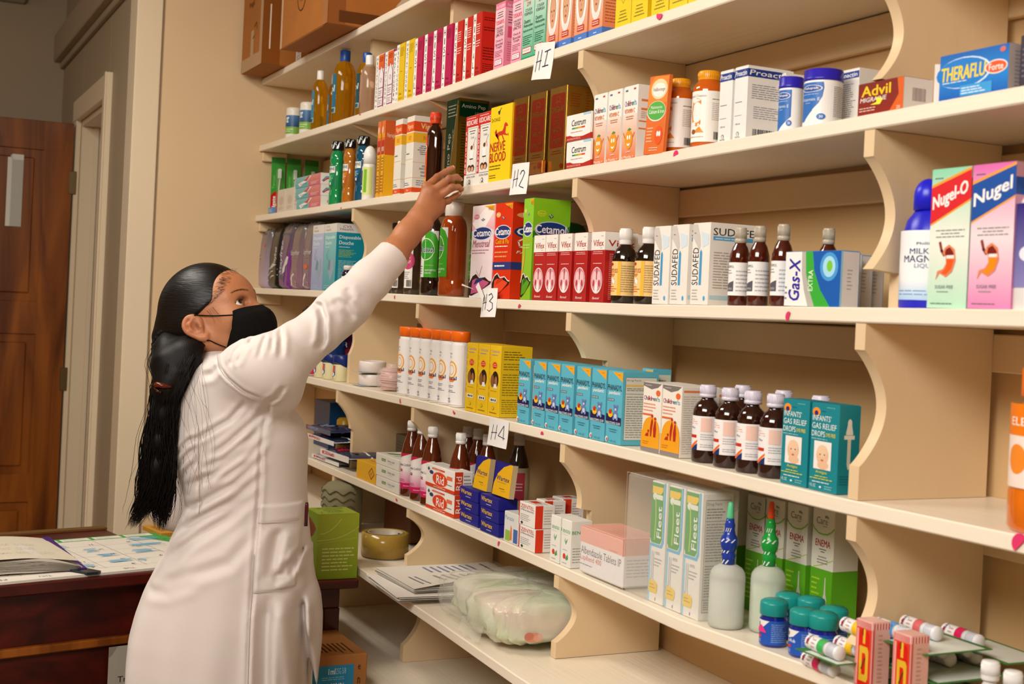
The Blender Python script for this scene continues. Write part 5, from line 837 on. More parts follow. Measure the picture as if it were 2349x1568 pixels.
carton('yellow_syrup_carton', '{o} from the left of the yellow syrup cartons with a red starburst', 'carton', 'yellow syrup cartons with starbursts', [(1065.5, 1091), (1091.5, 1117), (1117.5, 1143)], 4, .006, 786, .075, '#eec41c', YB,
       [('l', .1, .80, .86, .94, 4, '#6a5410'), ('l', .1, .66, .86, .77, 3, '#8a7018'), ('l', .08, .30, .86, .62, 9, '#8a7018'), ('l', .08, .05, .86, .26, 7, '#8a7018')])
BEAR = [('e', .62, .40, .17, .055, '#6a7fb8'), ('e', .62, .385, .09, .032, '#c8d8ec'), ('e', .62, .49, .14, .042, '#6a7fb8'), ('e', .51, .525, .05, .018, '#6a7fb8'), ('e', .73, .525, .05, .018, '#6a7fb8'), ('e', .62, .478, .06, .018, '#c8d8ec'), ('e', .58, .50, .015, .006, K), ('e', .67, .50, .015, .006, K), ('e', .52, .35, .06, .022, '#8a9ccc'), ('e', .74, .35, .06, .022, '#8a9ccc'), ('e', .30, .405, .16, .045, '#f0c020'), ('r', .2, .41, .38, .46, '#c8321c'), ('p', [(.2, .46), (.29, .485), (.38, .46)], '#d8602c')]
PH = [('p', [(.3, .985), (1, .985), (1, .86)], '#f0a81c'), ('l', .68, .94, .95, .965, 1, '#c86a1c'), ('t', 'PHANADYL', .03, .735, .97, .81, '#2a2a3a', 0, .03), ('t', 'paediatric', .12, .665, .88, .725, '#f0f4f4', 0, .05, .2), ('r', .04, .585, .5, .62, '#58707c'), ('t', 'SUGAR FREE', .07, .592, .46, .612, '#e8f0f0'), ('p', [(0, .28), (1, .26), (1, .37), (.6, .38), (0, .41)], '#1c1a50')]+BEAR+[('t', 'PARACETAMOL ELIXIR', .02, .27, .98, .305, '#e8ecf0', 0, .02), ('l', .2, .16, .8, .22, 2, '#3a7a9a', 1), ('e', .12, .06, .09, .035, '#e8ecec'), ('e', .14, .055, .05, .022, '#d8502c'), ('t', '4 FL OZ', .35, .03, .75, .055, '#2a6a8a')]
CYN = '#5cb6cc'
carton('paediatric_syrup_carton', '{o} from the left of the pale blue syrup cartons with a teddy bear', 'carton', 'pale blue teddy bear syrup cartons', [(1185, 1218), (1219.5, 1249), (1250, 1279), (1281, 1314), (1317, 1350), (1352, 1386), (1388, 1422.5)], 4, .004, 823, .075, CYN, PH,
       [('r', .08, .07, .95, .93, '#3a6a78'), ('r', .09, .075, .94, .925, '#dcdacc'), ('t', 'Drug Facts', .12, .87, .5, .90, '#2a3a44'), ('r', .1, .80, .93, .83, '#e8c06a'), ('l', .12, .74, .9, .79, 2, '#5a6468'), ('r', .1, .70, .93, .705, '#5a6468'), ('l', .12, .1, .9, .68, 18, '#8a9494')])
xx = Xat(1388, .004, top(4, 2.5))
carton('paediatric_syrup_carton', 'pale blue syrup carton of the second row, behind the rightmost teddy bear carton', 'carton', 'pale blue teddy bear syrup cartons', [(1466, 1491)], 4, .082, 845, .04, CYN, PH, [('r', .05, .1, .95, .93, '#d4d2c4'), ('l', .12, .3, .9, .88, 12, '#8a9494')])
[o.__setitem__('group', 'pale blue teddy bear syrup cartons') for o in bpy.data.objects if o.name.startswith('paediatric_syrup_carton')]
CO = [('p', [(0, 1), (1, 1), (.8, .94), (.45, .905), (.0, .95)], '#7a7470'), ('l', .1, .955, .5, .975, 1, '#d8d4d0'), ('e', .82, .86, .12, .045, '#e8682a')]+multi("Children's", .05, .745, .95, ['#c83a7a', '#3a3a6a', '#e8601c', '#3a3a6a', '#c83a3a', '#7a4a8a', '#3a3a6a', '#3a8a6a', '#58a8d8', '#58a8d8'], .042, .062)+\
     [('l', .06, .58, .8, .72, 3, '#e89a80'), ('r', .04, .525, .6, .55, '#e8682a'), ('e', .52, .30, .46, .21, '#f0a41c'), ('r', 0, 0, 1, .30, '#f0a41c'), ('r', 0, 0, 1, .06, '#8a8480'), ('p', [(.5, .22), (.56, .22), (.6, .34), (.64, .44), (.58, .5), (.52, .44), (.48, .34)], '#b8281c'), ('e', .57, .52, .05, .022, '#b8281c'), ('p', [(.68, .22), (.8, .22), (.82, .34), (.78, .46), (.72, .46), (.66, .34)], '#b8281c'), ('e', .74, .49, .05, .022, '#b8281c'), ('p', [(.22, .22), (.42, .22), (.4, .28), (.28, .26)], '#b8281c'), ('e', .4, .30, .05, .02, '#b8281c'), ('l', .1, .1, .5, .16, 2, '#c87a1c')]
carton('childrens_fever_carton', '{o} of the two white and orange cartons with red family silhouettes', 'carton', 'white and orange family silhouette cartons', [(1470, 1512), (1514, 1560)], 4, .012, 876, .075, '#efe8dc', CO,
       [('l', .05, .05, .95, .88, 26, '#c8baa8'), ('r', .05, .92, .5, .95, '#e8824a'), ('t', '15', .5, .28, .8, .33, '#8a8480')])
carton('childrens_fever_carton', 'third white and orange family carton, behind the brown ibuprofen bottles', 'carton', 'white and orange family silhouette cartons', [(1585, 1622)], 4, .10, 888, .05, '#efe8dc', [], [('l', .05, .05, .95, .8, 18, '#c8baa8'), ('r', .05, .88, .5, .92, '#e8824a'), ('r', .05, .66, .5, .70, '#e8824a')])
IB = [(.93, 0), (1, .02), (1, .62), (.96, .68), (.75, .76), (.50, .80), (.44, .82), (.44, .86)]
b1 = onsh('fever_syrup_bottle', '', 'bottle', 4, 1617, .035, 1587, 1652, 882, IB, '#2c0f08', 'glass', (.58, .84, 1.0, '#d8d2e0', 'ring'),
    (.16, .60, -150, 70, [('l', .08, .74, .36, .92, 3, '#e8826a'), ('t', 'Plus', .2, .62, .30, .68, '#3a3a5a'), ('r', .04, .35, .34, .44, '#c8321c'), ('p', [(.1, .0), (.22, .0), (.36, .24), (.36, .3)], '#e8702a'), ('p', [(.2, 0), (.36, 0), (.36, .2)], '#1c3268'), ('e', .06, .12, .05, .08, '#d8402c'), ('r', .42, .55, .62, .95, '#f0c8b8'), ('l', .42, .3, .7, .5, 3, '#b0b0b4'), ('l', .42, .08, .8, .2, 2, '#b0b0b4')], '#efecea'), 'brown fever syrup bottles with white ribbed caps')
P0 = [(p, .035) for p in (1617, 1668, 1720, 1772)]+[(1697, .11), (1790, .11), (1875, .10)]
pts = [(Xat(p, y, top(4, 2.8)), y) for p, y in P0]
place_bottles(b1, pts[:4], 4, '{o} from the left of the front brown fever syrup bottles')
for i, (x, y) in enumerate(pts[4:]): o = dup(b1, (x, y, top(4, x)+.0007)); o['label'] = f'{ORD[i]} from the left of the fever syrup bottles in the rear row'
IG = [('e', .18, .90, .14, .05, '#f0902a'), ('e', .18, .885, .07, .03, '#3a2a6a'), ('l', .35, .90, .6, .93, 1, '#0d5a6a'), ('l', .55, .955, .9, .97, 1, '#8ac8cc'), ('t', "INFANTS'", .06, .80, .72, .865, '#e4f0ee', 0, .0), ('t', 'GAS RELIEF', .05, .71, .92, .775, '#e4f0ee'), ('t', 'DROPS', .05, .62, .52, .685, '#e4f0ee'), ('t', 'DYE FREE', .56, .63, .9, .67, '#e8d83a', 0, .02), ('l', .05, .585, .9, .605, 1, '#a8d8d8')]+\
     [('r', .16, .25, .78, .57, '#f0e8e0')]+[('e', .47, .41, .22, .12, '#e8bc98'), ('e', .5, .30, .2, .05, '#e8bc98'), ('e', .47, .46, .19, .07, '#ecc8a4'), ('e', .39, .42, .025, .008, '#4a3428'), ('e', .55, .42, .025, .008, '#4a3428'), ('e', .47, .355, .05, .01, '#b86a54'), ('t', 'Antigas', .26, .195, .66, .235, '#d8d83a', 0, .02), ('l', .06, .13, .86, .185, 2, '#d8d83a', 1), ('l', .1, .09, .8, .12, 1, '#d8ecec', 1), ('t', '1 FL OZ', .05, .04, .28, .075, '#d8ecec'), ('e', .45, .05, .04, .012, '#d8ecec'), ('l', .6, .03, .92, .08, 2, '#8ac8cc')]
carton('gas_drops_carton', '{o} of the two large teal infant drops cartons with a baby photo', 'carton', 'teal infant drops cartons', [(1789, 1853), (1854, 1918.5)], 4, .010, 914, .038, '#16838e', IG,
       [('p', [(.42, .80), (.58, .80), (.66, .70), (.66, .67), (.34, .67), (.34, .70)], '#e8e4d4'), ('e', .5, .80, .1, .05, '#e8e4d4'), ('r', .26, .62, .74, .665, '#e8e4d4'), ('p', [(.42, .62), (.58, .62), (.58, .34), (.53, .28), (.47, .28), (.42, .34)], '#d8d4bc'), ('l', .1, .1, .9, .22, 4, '#0d6a76')])
onsh('electrolyte_bottle', 'orange electrolyte bottle cut by the right edge of the view on shelf H4', 'bottle', 4, 2392, .05, 2312, 2472, 845, [(.88, 0), (1, .03), (1, .24), (.95, .27), (.95, .3), (1, .33), (1, .6), (.93, .7), (.7, .78), (.5, .82)], '#e0700c', 'glass', (.75, .82, 1.0, '#ea6a0c', 'plain'),
    (.27, .78, -150, 20, [('r', 0, .62, 1, 1, '#ea7a10'), ('t', 'ELEC', .2, .74, .5, .84, '#f8e8d8', 0, .03), ('e', .3, .34, .12, .18, '#ee8a2a'), ('l', .5, .1, .9, .5, 6, '#b8a8a0')], '#f0dcd0'))
# ============================================================ row on the enema shelf (below tag H4)
z5 = top(5, 1.2)+.0008
m = MB(); m.box(0, .16, 0, .08, 0, .15, '#0c2c58', 'card', .001); m.print_on(lambda u, v, o: (.16+o, u*.08, v*.15), [('r', 0, 0, 1, 1, '#0d3f66')])
x = Xat(712, .12, z5); tag(m.build('dark_blue_box', None, (x, .13, z5)), 'dark blue box at the back above the gauze packs', 'box')
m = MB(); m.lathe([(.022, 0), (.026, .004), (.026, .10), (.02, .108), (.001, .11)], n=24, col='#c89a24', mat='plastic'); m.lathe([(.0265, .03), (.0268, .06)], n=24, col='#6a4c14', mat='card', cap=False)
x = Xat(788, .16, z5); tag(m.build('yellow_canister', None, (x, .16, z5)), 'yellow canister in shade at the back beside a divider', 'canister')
def flatpack(label, px, y0, z, w, d, th, rot, c, strip, txt, tc, flip=False):
    """flat bandage pack: bowed pouch with a printed white header strip"""
    m = MB(); n = 12; vs = []; cs = []
    def P(u, v, s_):
        t = th*.5*(1-(2*u-1)**6)*(1-(2*v-1)**6); return (u*w, v*d, th*.5+s_*t+.004*math.sin(u*5+px)*v+.0015*math.sin(u*23+v*9))
    for s_ in (-1, 1):
        for j in range(n+1):
            for i in range(n+1): vs.append(P(i/n, j/n, s_)); cs.append(c)
    q = (n+1)*(n+1); F = []
    for j in range(n):
        for i in range(n): a = j*(n+1)+i; F.append((a, a+n+1, a+n+2, a+1)); F.append((q+a, q+a+1, q+a+n+2, q+a+n+1))
    m.add(vs, F, cs, 'gloss', True)
    fr = lambda u, v, o: (lambda p: (p[0], p[1]-.001, p[2]))(P(u, .02, -.9+1.8*v))
    tp = lambda u, v, o: (lambda p: (p[0], p[1], p[2]+.0004+o))(P(u, v*.45, 1))
    sg = [('r', k/8+.0, 0, (k+1)/8, 1, strip) for k in range(8)]
    m.print_on(tp, sg+[('t', txt, .1, .25, .55, .75, tc, 180 if flip else 0, .03), ('p', [(.66, .45), (.84, .45), (.84, .6), (.78, .6), (.75, .68), (.72, .6), (.66, .6)], '#1c1c28')], 'card')
    m.box(0, w, -.0012, .0005, .0, th*.8, strip, 'gloss', .0006); m.print_on(lambda u, v, o: (u*w, -.0013-o, v*th*.8), [('e', .1, .55, .03, .3, '#d8302c'), ('t', txt, .14, .25, .5, .85, tc, 180 if flip else 0, .04)], 'card')
    o = m.build('bandage_pack', None, (Xat(px, y0, z), y0, z+.003), rot); return tag(o, label, 'pack', 'flat bandage packs in a heap')
flatpack('lowest white-edged flat bandage pack of the heap, lying on the shelf', 716, .012, z5, .235, .16, .014, .03, '#c8ccd4', '#e8e4e0', 'CVS Health', '#9a2a3a', True)
flatpack('flat bandage pack with a white strip and red heart, third down the heap', 735, .004, z5+.021, .22, .17, .022, .06, '#1a2c50', '#ece8e4', 'CVS Health', '#c02a38')
flatpack('white-edged navy bandage pack second from the top of the heap', 705, .02, z5+.050, .24, .15, .017, .03, '#1c2a48', '#e6e2de', 'CVS Health', '#c02a38', True)
flatpack('dark navy bandage pack on top of the heap beside the white coat', 702, .03, z5+.072, .22, .15, .018, .04, '#14244c', '#3a4a6c', 'PREMIUM', '#8a9ab8')
x = Xat(788, .004, z5)
carton('yellow_flat_box', 'flat yellow box with a brown monogram before the bandage packs', 'carton', None, [(817, 861)], 5, .008, 1053, .10, '#eab21c', [('p', [(.62, .5), (.78, .85), (.94, .5), (.78, .15)], '#8a4a10'), ('p', [(.66, .5), (.78, .76), (.90, .5), (.78, .24)], '#eab21c'), ('t', 'H', .74, .38, .82, .62, '#8a4a10', 0, .04)], [], [('l', .2, .2, .8, .8, 3, '#c8641c')])
H5 = top(5, 1.5)+.0006; hb = .0275
for i in range(3):
    o = carton('suture_box', f'white flat box with green print, {["lowest", "middle", "topmost"][i]} of its stack of three', 'carton', 'stacked white flat boxes', [(862+2*i*0, 914)], 5, .006, 0, .10, '#e9e5dc', [('r', .26, .42, .44, .68, '#5a8a3a'), ('t', 'Vivo', .28, .47, .42, .64, '#e8f0e0', 0, .02), ('t', 'Suthy sulid', .52, .44, .82, .70, '#3a6a8a'), ('l', .56, .34, .8, .4, 1, '#3a6a8a')], [], [('p', [(.1, .2), (.5, .8), (.6, .8), (.3, .2)], '#3a7a2a'), ('c', [(.5, .2), (.9, .6)], .03, '#3a7a2a')], z=H5+i*(hb+.0016), H=hb)[0]; o['group'] = 'stacked white flat boxes'
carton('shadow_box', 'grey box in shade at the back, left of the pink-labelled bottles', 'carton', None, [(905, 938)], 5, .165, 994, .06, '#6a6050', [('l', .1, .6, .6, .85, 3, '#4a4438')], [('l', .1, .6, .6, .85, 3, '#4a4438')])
CL = [(.93, 0), (1, .02), (1, .50), (.97, .58), (.82, .69), (.58, .79), (.44, .85), (.42, .87)]
b1 = onsh('lotion_bottle', '', 'bottle', 5, 980, .032, 957, 1004, 976, CL, '#5a2208', 'glass', (.50, .865, 1.0, '#e6e2dc', 'ring'),
    (.10, .57, -150, -5, [('r', 0, 0, 1, .16, '#c81e5a'), ('r', 0, .16, 1, .5, '#e07aa4', '#f0dce4'), ('p', [(0, 1), (.9, 1), (.3, .86), (0, .82)], '#c81e4a'), ('t', 'Calamine Lotion', .12, .64, .9, .72, '#4a3a5a'), ('t', 'BP', .12, .56, .3, .62, '#4a3a5a'), ('r', .22, .48, .52, .55, '#b81e4a'), ('l', .24, .5, .5, .54, 1, '#f4d0dc'), ('l', .12, .2, .7, .28, 2, '#a8406a'), ('l', .6, .05, .9, .12, 1, '#f0a8c4')], '#f0eae6'), 'brown bottles with pink lotion labels')
place_bottles(b1, [(Xat(p, y, H5), y) for p, y in [(939, .034), (962, .032), (986, .030), (1050, .045)]], 5, '{o} from the left of the front pink-labelled brown lotion bottles')
DK = [(Xat(p, y, H5), y) for p, y in [(1012, .12), (1034, .12), (1066, .125), (1090, .13), (1112, .10)]]
for i, (x, y) in enumerate(DK): o = dup(b1, (x, y, top(5, x)+.0007)); o['label'] = f'{ORD[i]} from the left of the lotion bottles in the dim rear row'
b2 = onsh('dark_syrup_bottle', 'large dark brown bottle standing alone behind the blue and yellow ointment boxes', 'bottle', 5, 1183, .13, 1155, 1209, 993, CL, '#24100a', 'glass', (.46, .865, 1.0, '#cfc6b8', 'ring'),
    (.10, .62, -140, 60, [('l', .08, .3, .4, .9, 7, '#8a8068'), ('b', .14, .06, .34, .26, K), ('r', .43, 0, .48, 1, '#24100a'), ('r', .48, .3, .75, .9, '#b83a4a'), ('l', .5, .5, .7, .7, 3, '#e8c8c8')], '#b8ac90'))
RD = [('r', 0, 0, 1, .15, '#d8401c'), ('e', .5, .44, .27, .34, '#e8a890'), ('e', .5, .44, .25, .31, '#d8401c'), ('t', 'Rid', .38, .24, .64, .62, '#f4f0ea', 0, .03), ('r', .22, .82, .66, .90, '#d8502c'), ('l', .25, .84, .62, .88, 1, '#f4d8d0'), ('e', .2, .66, .07, .09, '#2a3a6a'), ('p', [(.06, .78), (.1, .9), (.14, .78), (.1, .7)], '#3a4a4a'), ('r', .74, .55, .92, .72, '#e8704a'), ('l', .74, .3, .95, .38, 1, '#4a4a4a'), ('l', .3, .03, .8, .11, 1, '#f4d8d0')]
RS = [('r', 0, 0, .45, 1, '#d8401c'), ('t', 'Rid', .08, .2, .38, .8, '#f4e8e0', 90, .02), ('l', .5, .1, .95, .9, 5, '#8a8480')]
hr = Hat(Xat(977, .006, H5), .006, H5, 1111)
for i, (pxs, y, k) in enumerate([((976, 1041), .006, 0), ((976, 1042), .004, 1)]):
    o = carton('lice_cream_box', f'{["lower", "upper"][i]} of the two stacked white and red oval-logo boxes', 'carton', 'white and red oval-logo boxes', [pxs], 5, y, 0, .045, '#efeae2', RD, RS, [('l', .1, .2, .9, .8, 6, '#a8a098')], z=top(5, 1.75)+.0006+k*(hr*.98+.0016), H=hr*.98)[0]; o['group'] = 'white and red oval-logo boxes'
carton('lice_cream_box', 'white and red oval-logo box behind the stacked pair', 'carton', None, [(1049, 1063)], 5, .056, 0, .04, '#efeae2', [], RS, z=top(5, 1.8)+.0006, H=hr*1.75)[0]['group'] = 'white and red oval-logo boxes'
WX = [('t', 'Wartex', .06, .46, .66, .84, '#f0c01c', 0, .05), ('l', .34, .2, .66, .34, 1, '#d8d8e8')]
WL = [('p', [(.0, .0), (1, 0), (1, 1), (.85, 1), (.5, .88), (.2, .65), (.04, .35)], '#f0b81c'), ('t', 'Wartex', .16, .46, .90, .60, '#1c1c6a', 0, .045), ('l', .2, .38, .8, .44, 1, '#a8883a'), ('l', .25, .2, .85, .26, 1, '#5a4a1c', 1), ('c', [(.5, .17), (.62, .15), (.75, .17)], .004, '#5a4a1c')]
H5b = top(5, 2.0)+.0006; hw = Hat(Xat(1054, .006, H5b), .006, H5b, 1118)/3
for c, (a, b_, y, d) in enumerate([(1054, 1096, .010, .03), (1101, 1143, .004, .045)]):
    for k in range(3):
        o = carton('ointment_box', f'flat navy ointment box, {["lowest", "middle", "topmost"][k]} in the {["left", "right"][c]} stack of three', 'carton', 'stacked navy ointment boxes', [(a, b_)], 5, y, 0, d, '#1c1c86', WX, [], (), z=H5b+k*(hw*(1.03 if c else 1)+.001), H=hw*(1.03 if c else 1)-.0004)[0]; o['group'] = 'stacked navy ointment boxes'
for c, (a, b_, y, pt) in enumerate([(1084, 1116, .018, 1044), (1128, 1167, .014, 1057)]):
    zt = H5b+3*(hw*(1.03 if c else 1)+.0012)+.0022; x0 = Xat(a, y, zt); x1 = Xat(b_, y, zt)
    o = carton_mb(x1-x0, .012, Hat(x0, y, zt, pt), '#1c1c86', WL, [('r', 0, 0, 1, 1, '#c8b48a')]).build('ointment_display_box', None, (x0, y, zt)); o.rotation_euler = (-.10, 0, 0); o.location.z += .001
    tag(o, f'upright yellow and navy ointment box leaning on top of the {["left", "right"][c]} stack', 'carton', 'upright ointment boxes')
carton('small_tablet_box', 'small white, green and orange box between ointment stacks and red-striped boxes', 'carton', None, [(1155, 1186)], 5, .004, 1171, .05, '#e4e4e0', [('t', 'Parazin', .06, .74, .7, .88, '#6a8ab0'), ('r', .1, .05, .45, .4, '#9ac04a'), ('r', .7, .05, 1, .5, '#4a6ab0'), ('p', [(.45, .1), (.6, .1), (.58, .5), (.5, .6)], '#e8803a')], [('l', .1, .2, .9, .8, 5, '#b0b0b0')])
ZT = [('r', 0, 0, .06, 1, '#c8301c'), ('t', 'ZENTEL', .12, .76, .94, .92, '#c02a20', 0, .02), ('t', '(Albendazole)', .12, .62, .92, .73, '#3a3a4a'), ('l', .12, .2, .8, .52, 4, '#9a9a98'), ('p', [(.14, .1), (.22, .18), (.3, .1), (.22, .02)], '#2a2a34')]
ZS = [('r', .02, 0, .40, 1, '#e03a1c'), ('l', .46, .15, .92, .85, 6, '#b0a8a4')]
hz = Hat(Xat(1189, .004, H5b), .004, H5b, 1150)/2
def zb(lb, a, b_, y, d, k, f=ZT, s=ZS): o = carton('deworming_box', lb, 'carton', None, [(a, b_)], 5, y, 0, d, '#efebe4', f, s, [('p', [(.2, .3), (.6, .3), (.6, .7), (.2, .7)], '#e03a1c'), ('l', .65, .2, .95, .8, 3, '#b0a8a4')], z=top(5, 2.3)+.0006+k*(hz+.0015), H=hz)[0]; o['group'] = 'white and red deworming boxes'
zb('lower front white box with a red end stripe beside the green-leaf boxes', 1189, 1226, .006, .045, 0); zb('upper front white box with a red end stripe, on the lower front one', 1189, 1226, .006, .045, 1)
zb('lower white red-striped box of the middle pair set back', 1228, 1247, .056, .05, 0, []); zb('upper white red-striped box of the middle pair set back', 1228, 1247, .056, .05, 1, [])
zb('lower white red-striped box of the rear pair nearest the divider', 1265, 1290, .11, .05, 0, []); zb('upper white red-striped box of the rear pair nearest the divider', 1265, 1290, .11, .05, 1, [])
BN = [('t', 'BENDEX', .14, .72, .92, .79, '#3a9c4a', 0, .02), ('l', .14, .67, .85, .69, 1, '#8ab090'), ('c', [(.35, .56), (.5, .48), (.62, .56)], .008, '#4aa86a'), ('c', [(.4, .60), (.5, .52), (.66, .60)], .008, '#4aa86a'), ('e', .38, .22, .14, .06, '#d8402c'), ('p', [(.5, .18), (.72, .28), (.8, .18), (.6, .14)], '#58a058'), ('l', .2, .34, .8, .38, 1, '#b0b0a8'), ('l', .2, .06, .8, .1, 1, '#a8a8a0')]
carton('leaf_logo_carton', '{o} of the two small white cartons with green lettering', 'carton', 'small white cartons with green lettering', [(1260.5, 1282), (1285, 1310)], 5, .006, 1180, .045, '#eceae2', BN, [('t', 'BENDEX', .05, .72, .9, .79, '#3a9c4a', 0, .03), ('l', .1, .1, .9, .45, 6, '#a0a098')])
# foil tablets pack in clear wrap
z = top(5, 2.5)+.0006; x0 = Xat(1328, .008, z); x1 = Xat(1425, .008, z); W = x1-x0; H = Hat(x0, .008, z, 1207); D = .085
t = empty('tablet_carton', (x0, .008, z+.003)); tag(t, 'large white and salmon tablets carton in shrink wrap', 'carton')
m = MB(); m.box(0, W, 0, D, 0, H, '#e9e4e0', 'card', .003); fn = lambda u, v, o: (u*W, -o, v*H)
m.print_on(fn, [('r', 0, .66, 1, 1, '#e8a088'), ('t', 'Albendazole Tablets IP', .03, .42, .97, .58, '#3a3a3c', 0, .0), ('t', 'Lupibend 400', .02, .25, .52, .40, '#d8503c', 0, .0), ('l', .02, .17, .42, .22, 1, '#5a5a5a'), ('l', .7, .68, .95, .72, 1, '#b86a58')])
m.print_on(lambda u, v, o: (W+o, u*D, v*H), [('r', 0, .66, 1, 1, '#e8a088'), ('l', .1, .2, .9, .6, 6, '#b0b0b4')]); m.print_on(lambda u, v, o: (u*W, v*D, H+o), [('r', 0, 0, 1, 1, '#ee9c80'), ('l', .4, .2, .9, .7, 4, '#c87a68')]); m.build('printed_box', t)
m = MB(); m.box(-.0015, W+.0015, -.0015, D+.0015, -.0003, H+.0015, '#ffffff', 'film', .004); m.build('shrink_wrap', t)
# green boxed enemas in a clear tray sleeve
FL = [('p', [(.03, .52), (.08, .49), (.66, .49), (.78, .53), (.78, .99), (.0, .99), (0, .52)], '#2f9c34'), ('p', [(0, .46), (.8, .46), (.92, .51), (.92, 1), (.80, 1), (.80, .53), (.70, .485), (0, .485)], '#58b4e0'), ('r', 0, .0, .1, .46, '#8accec'), ('p', [(.05, .90), (.6, .90), (.74, .93), (.74, .96), (.05, .96)], '#f0c81c'), ('e', .22, .875, .14, .03, '#e8f0e4'), ('r', .2, .855, .74, .895, '#e8f0e4'), ('c', [(.3, .52), (.34, .7), (.28, .86)], .008, '#a8d048'), ('t', 'Fleet', .44, .54, .72, .80, '#f4f8f4', 90, .04), ('t', 'enema', .4, .40, .7, .425, '#a8a8ac'), ('l', .35, .30, .85, .38, 3, '#a8a8ac'), ('c', [(.2, .42), (.2, .2), (.12, .16)], .004, '#c0c0c4'), ('c', [(.3, .42), (.3, .2), (.38, .16)], .004, '#c0c0c4'), ('p', [(.04, .10), (.1, .08), (.56, .08), (.62, .11), (.62, .16), (.5, .18), (.1, .18)], '#f0cc3c'), ('l', .14, .11, .52, .16, 2, '#b8983a'), ('t', '1', .5, .02, .54, .045, '#6a6a6a')]
DFc = [('r', .10, .06, .93, .95, '#5a5a58'), ('r', .115, .065, .915, .945, '#dcd8cc'), ('t', 'Drug Facts', .14, .90, .62, .93, '#6a6a68', 0, .01), ('l', .14, .8, .85, .89, 4, '#5a5a58'), ('r', .11, .78, .92, .784, '#5a5a58'), ('l', .14, .46, .88, .77, 14, '#8a8a86'), ('l', .14, .18, .88, .44, 12, '#8a8a86'), ('r', .11, .16, .92, .164, '#5a5a58'), ('l', .14, .08, .88, .15, 4, '#8a8a86')]
fl = carton('enema_carton', '{o} from the left of the three green-fronted white enema cartons', 'carton', 'green-fronted enema cartons', [(1485, 1522), (1524, 1561), (1563, 1601)], 5, .018, 1102, .06, '#ece9e2', FL, DFc)
z = top(5, 2.8)+.0006; x0 = Xat(1427, .012, z); x1 = Xat(1602, .012, z)+.002; Hh = fl[0].dimensions.z+.004
m = MB(); m.box(0, x1-x0, 0, .07, 0, Hh, '#e8e4d8', 'film', .005)
m.tube([(0, 0, 0), (0, 0, Hh), (x1-x0, 0, Hh)], .0009, 6, '#f0ece0', 'film')
tag(m.build('clear_sleeve', None, (x0, .012, z+.001)), 'clear plastic bag holding the three enema cartons', 'bag')
# loose enema squeeze bottles
EB = [(.86, 0), (.97, .01), (1, .05), (1, .40), (.96, .44), (.80, .475), (.50, .50), (.34, .505)]
def eb(lb, px, y, pl, pr, pt, neck, tip, lq):
    def ex(t, R, H):
        m = MB(); pr_ = [(.36, .498), (.36, .55), (.42, .58), (.34, .60), (.36, .61), (.46, .64), (.50, .68), (.46, .72), (.34, .74), (.28, .78), (.30, .82), (.24, .84), (.22, .868)]
        m.lathe([(a*R, b*H) for a, b in pr_], n=24, col=neck, mat='gloss')
        for k in range(4): m.print_on(wrapfn(R*.5, H*(.50+.085*k), H*(.58+.085*k), -150+20*k, 0+20*k), [('c', [(.1+.25*j, .2), (.25+.25*j, .5)], .04, '#e8f0ec') for j in range(3)], 'card', True) if k in (2,) else m.print_on(wrapfn(R*(.38 if k < 2 else .30), H*(.50+.085*k), H*(.56+.085*k), -150+20*k, 0), [('c', [(.1+.25*j, .2), (.25+.25*j, .7)], .04, '#e8f0ec') for j in range(3)], 'card', True)
        m.build('neck_wrap', t); m = MB(); m.lathe([(R*.19, H*.866), (R*.20, H*.88), (R*.15, H*.985), (R*.10, H), (.0005, H+.0004)], n=18, col=tip, mat='plastic'); m.build('tip_cover', t)
        m = MB(); m.lathe([(R*.85, H*.012), (R*.94, H*.03), (R*.94, H*.36), (.001, H*.362)], n=24, col=lq, mat='milky'); m.build('liquid', t)
    b = onsh('enema_bottle', lb, 'bottle', 5, px, y, pl, pr, pt, EB, '#f0f2ea', 'frost', None, (.12, .36, -150, -30, [('l', .2, .1, .8, .3, 2, '#d8dcd8'), ('l', .1, .6, .8, .95, 3, '#a8c8b0')], '#d4dcd2') if 0 else None, 'squeeze enema bottles', 1, ex); return b
eb('translucent squeeze bottle with a blue neck wrap and pale green tip', 1664, .036, 1623, 1705, 1151, '#1c3a9c', '#5cc890', '#e8ece0')
eb('translucent squeeze bottle with a green neck wrap and orange tip', 1757, .080, 1717, 1797, 1150, '#1a9a3c', '#e8501c', '#cfe8c0')
# white and green enema cartons in the rear row
EN = [('r', 0, 0, 1, .52, '#5cac1c'), ('c', [(.12, .525), (.5, .555), (1, .61)], .004, '#b8cc5a'), ('c', [(0, .86), (.12, .83), (.3, .805), (.5, .80), (.7, .805), (.88, .83), (1, .86)], .006, '#7cbc2a'), ('t', 'Care', .18, .88, .70, .935, '#7a7870'), ('t', 'We', .56, .93, .74, .955, '#3a3a38', 0, .02), ('l', .5, .86, .7, .872, 1, '#5a5a58'), ('t', 'ENEMA', .18, .70, .86, .755, '#b8281c', 0, .015), ('l', .34, .65, .7, .69, 2, '#5a5a58', 1), ('l', .26, .56, .78, .63, 3, '#8a8a84', 1), ('l', .08, .10, .45, .46, 9, '#b8d828'), ('p', [(.68, .46), (.72, .46), (.74, .33), (.80, .28), (.76, .24), (.90, .16), (.90, 0), (.5, 0), (.5, .16), (.64, .24), (.60, .28), (.66, .33)], '#cfcdb8')]
carton('rear_enema_carton', '{o} from the left of the white and lime enema cartons in the rear row', 'carton', 'white and lime enema cartons', [(1650, 1703), (1705, 1761), (1763, 1793), (1795, 1852), (1854, 1908)], 5, .150, 1119, .05, '#e4e0d0', EN, [('r', 0, 0, 1, .52, '#5cac1c')], W=.052)
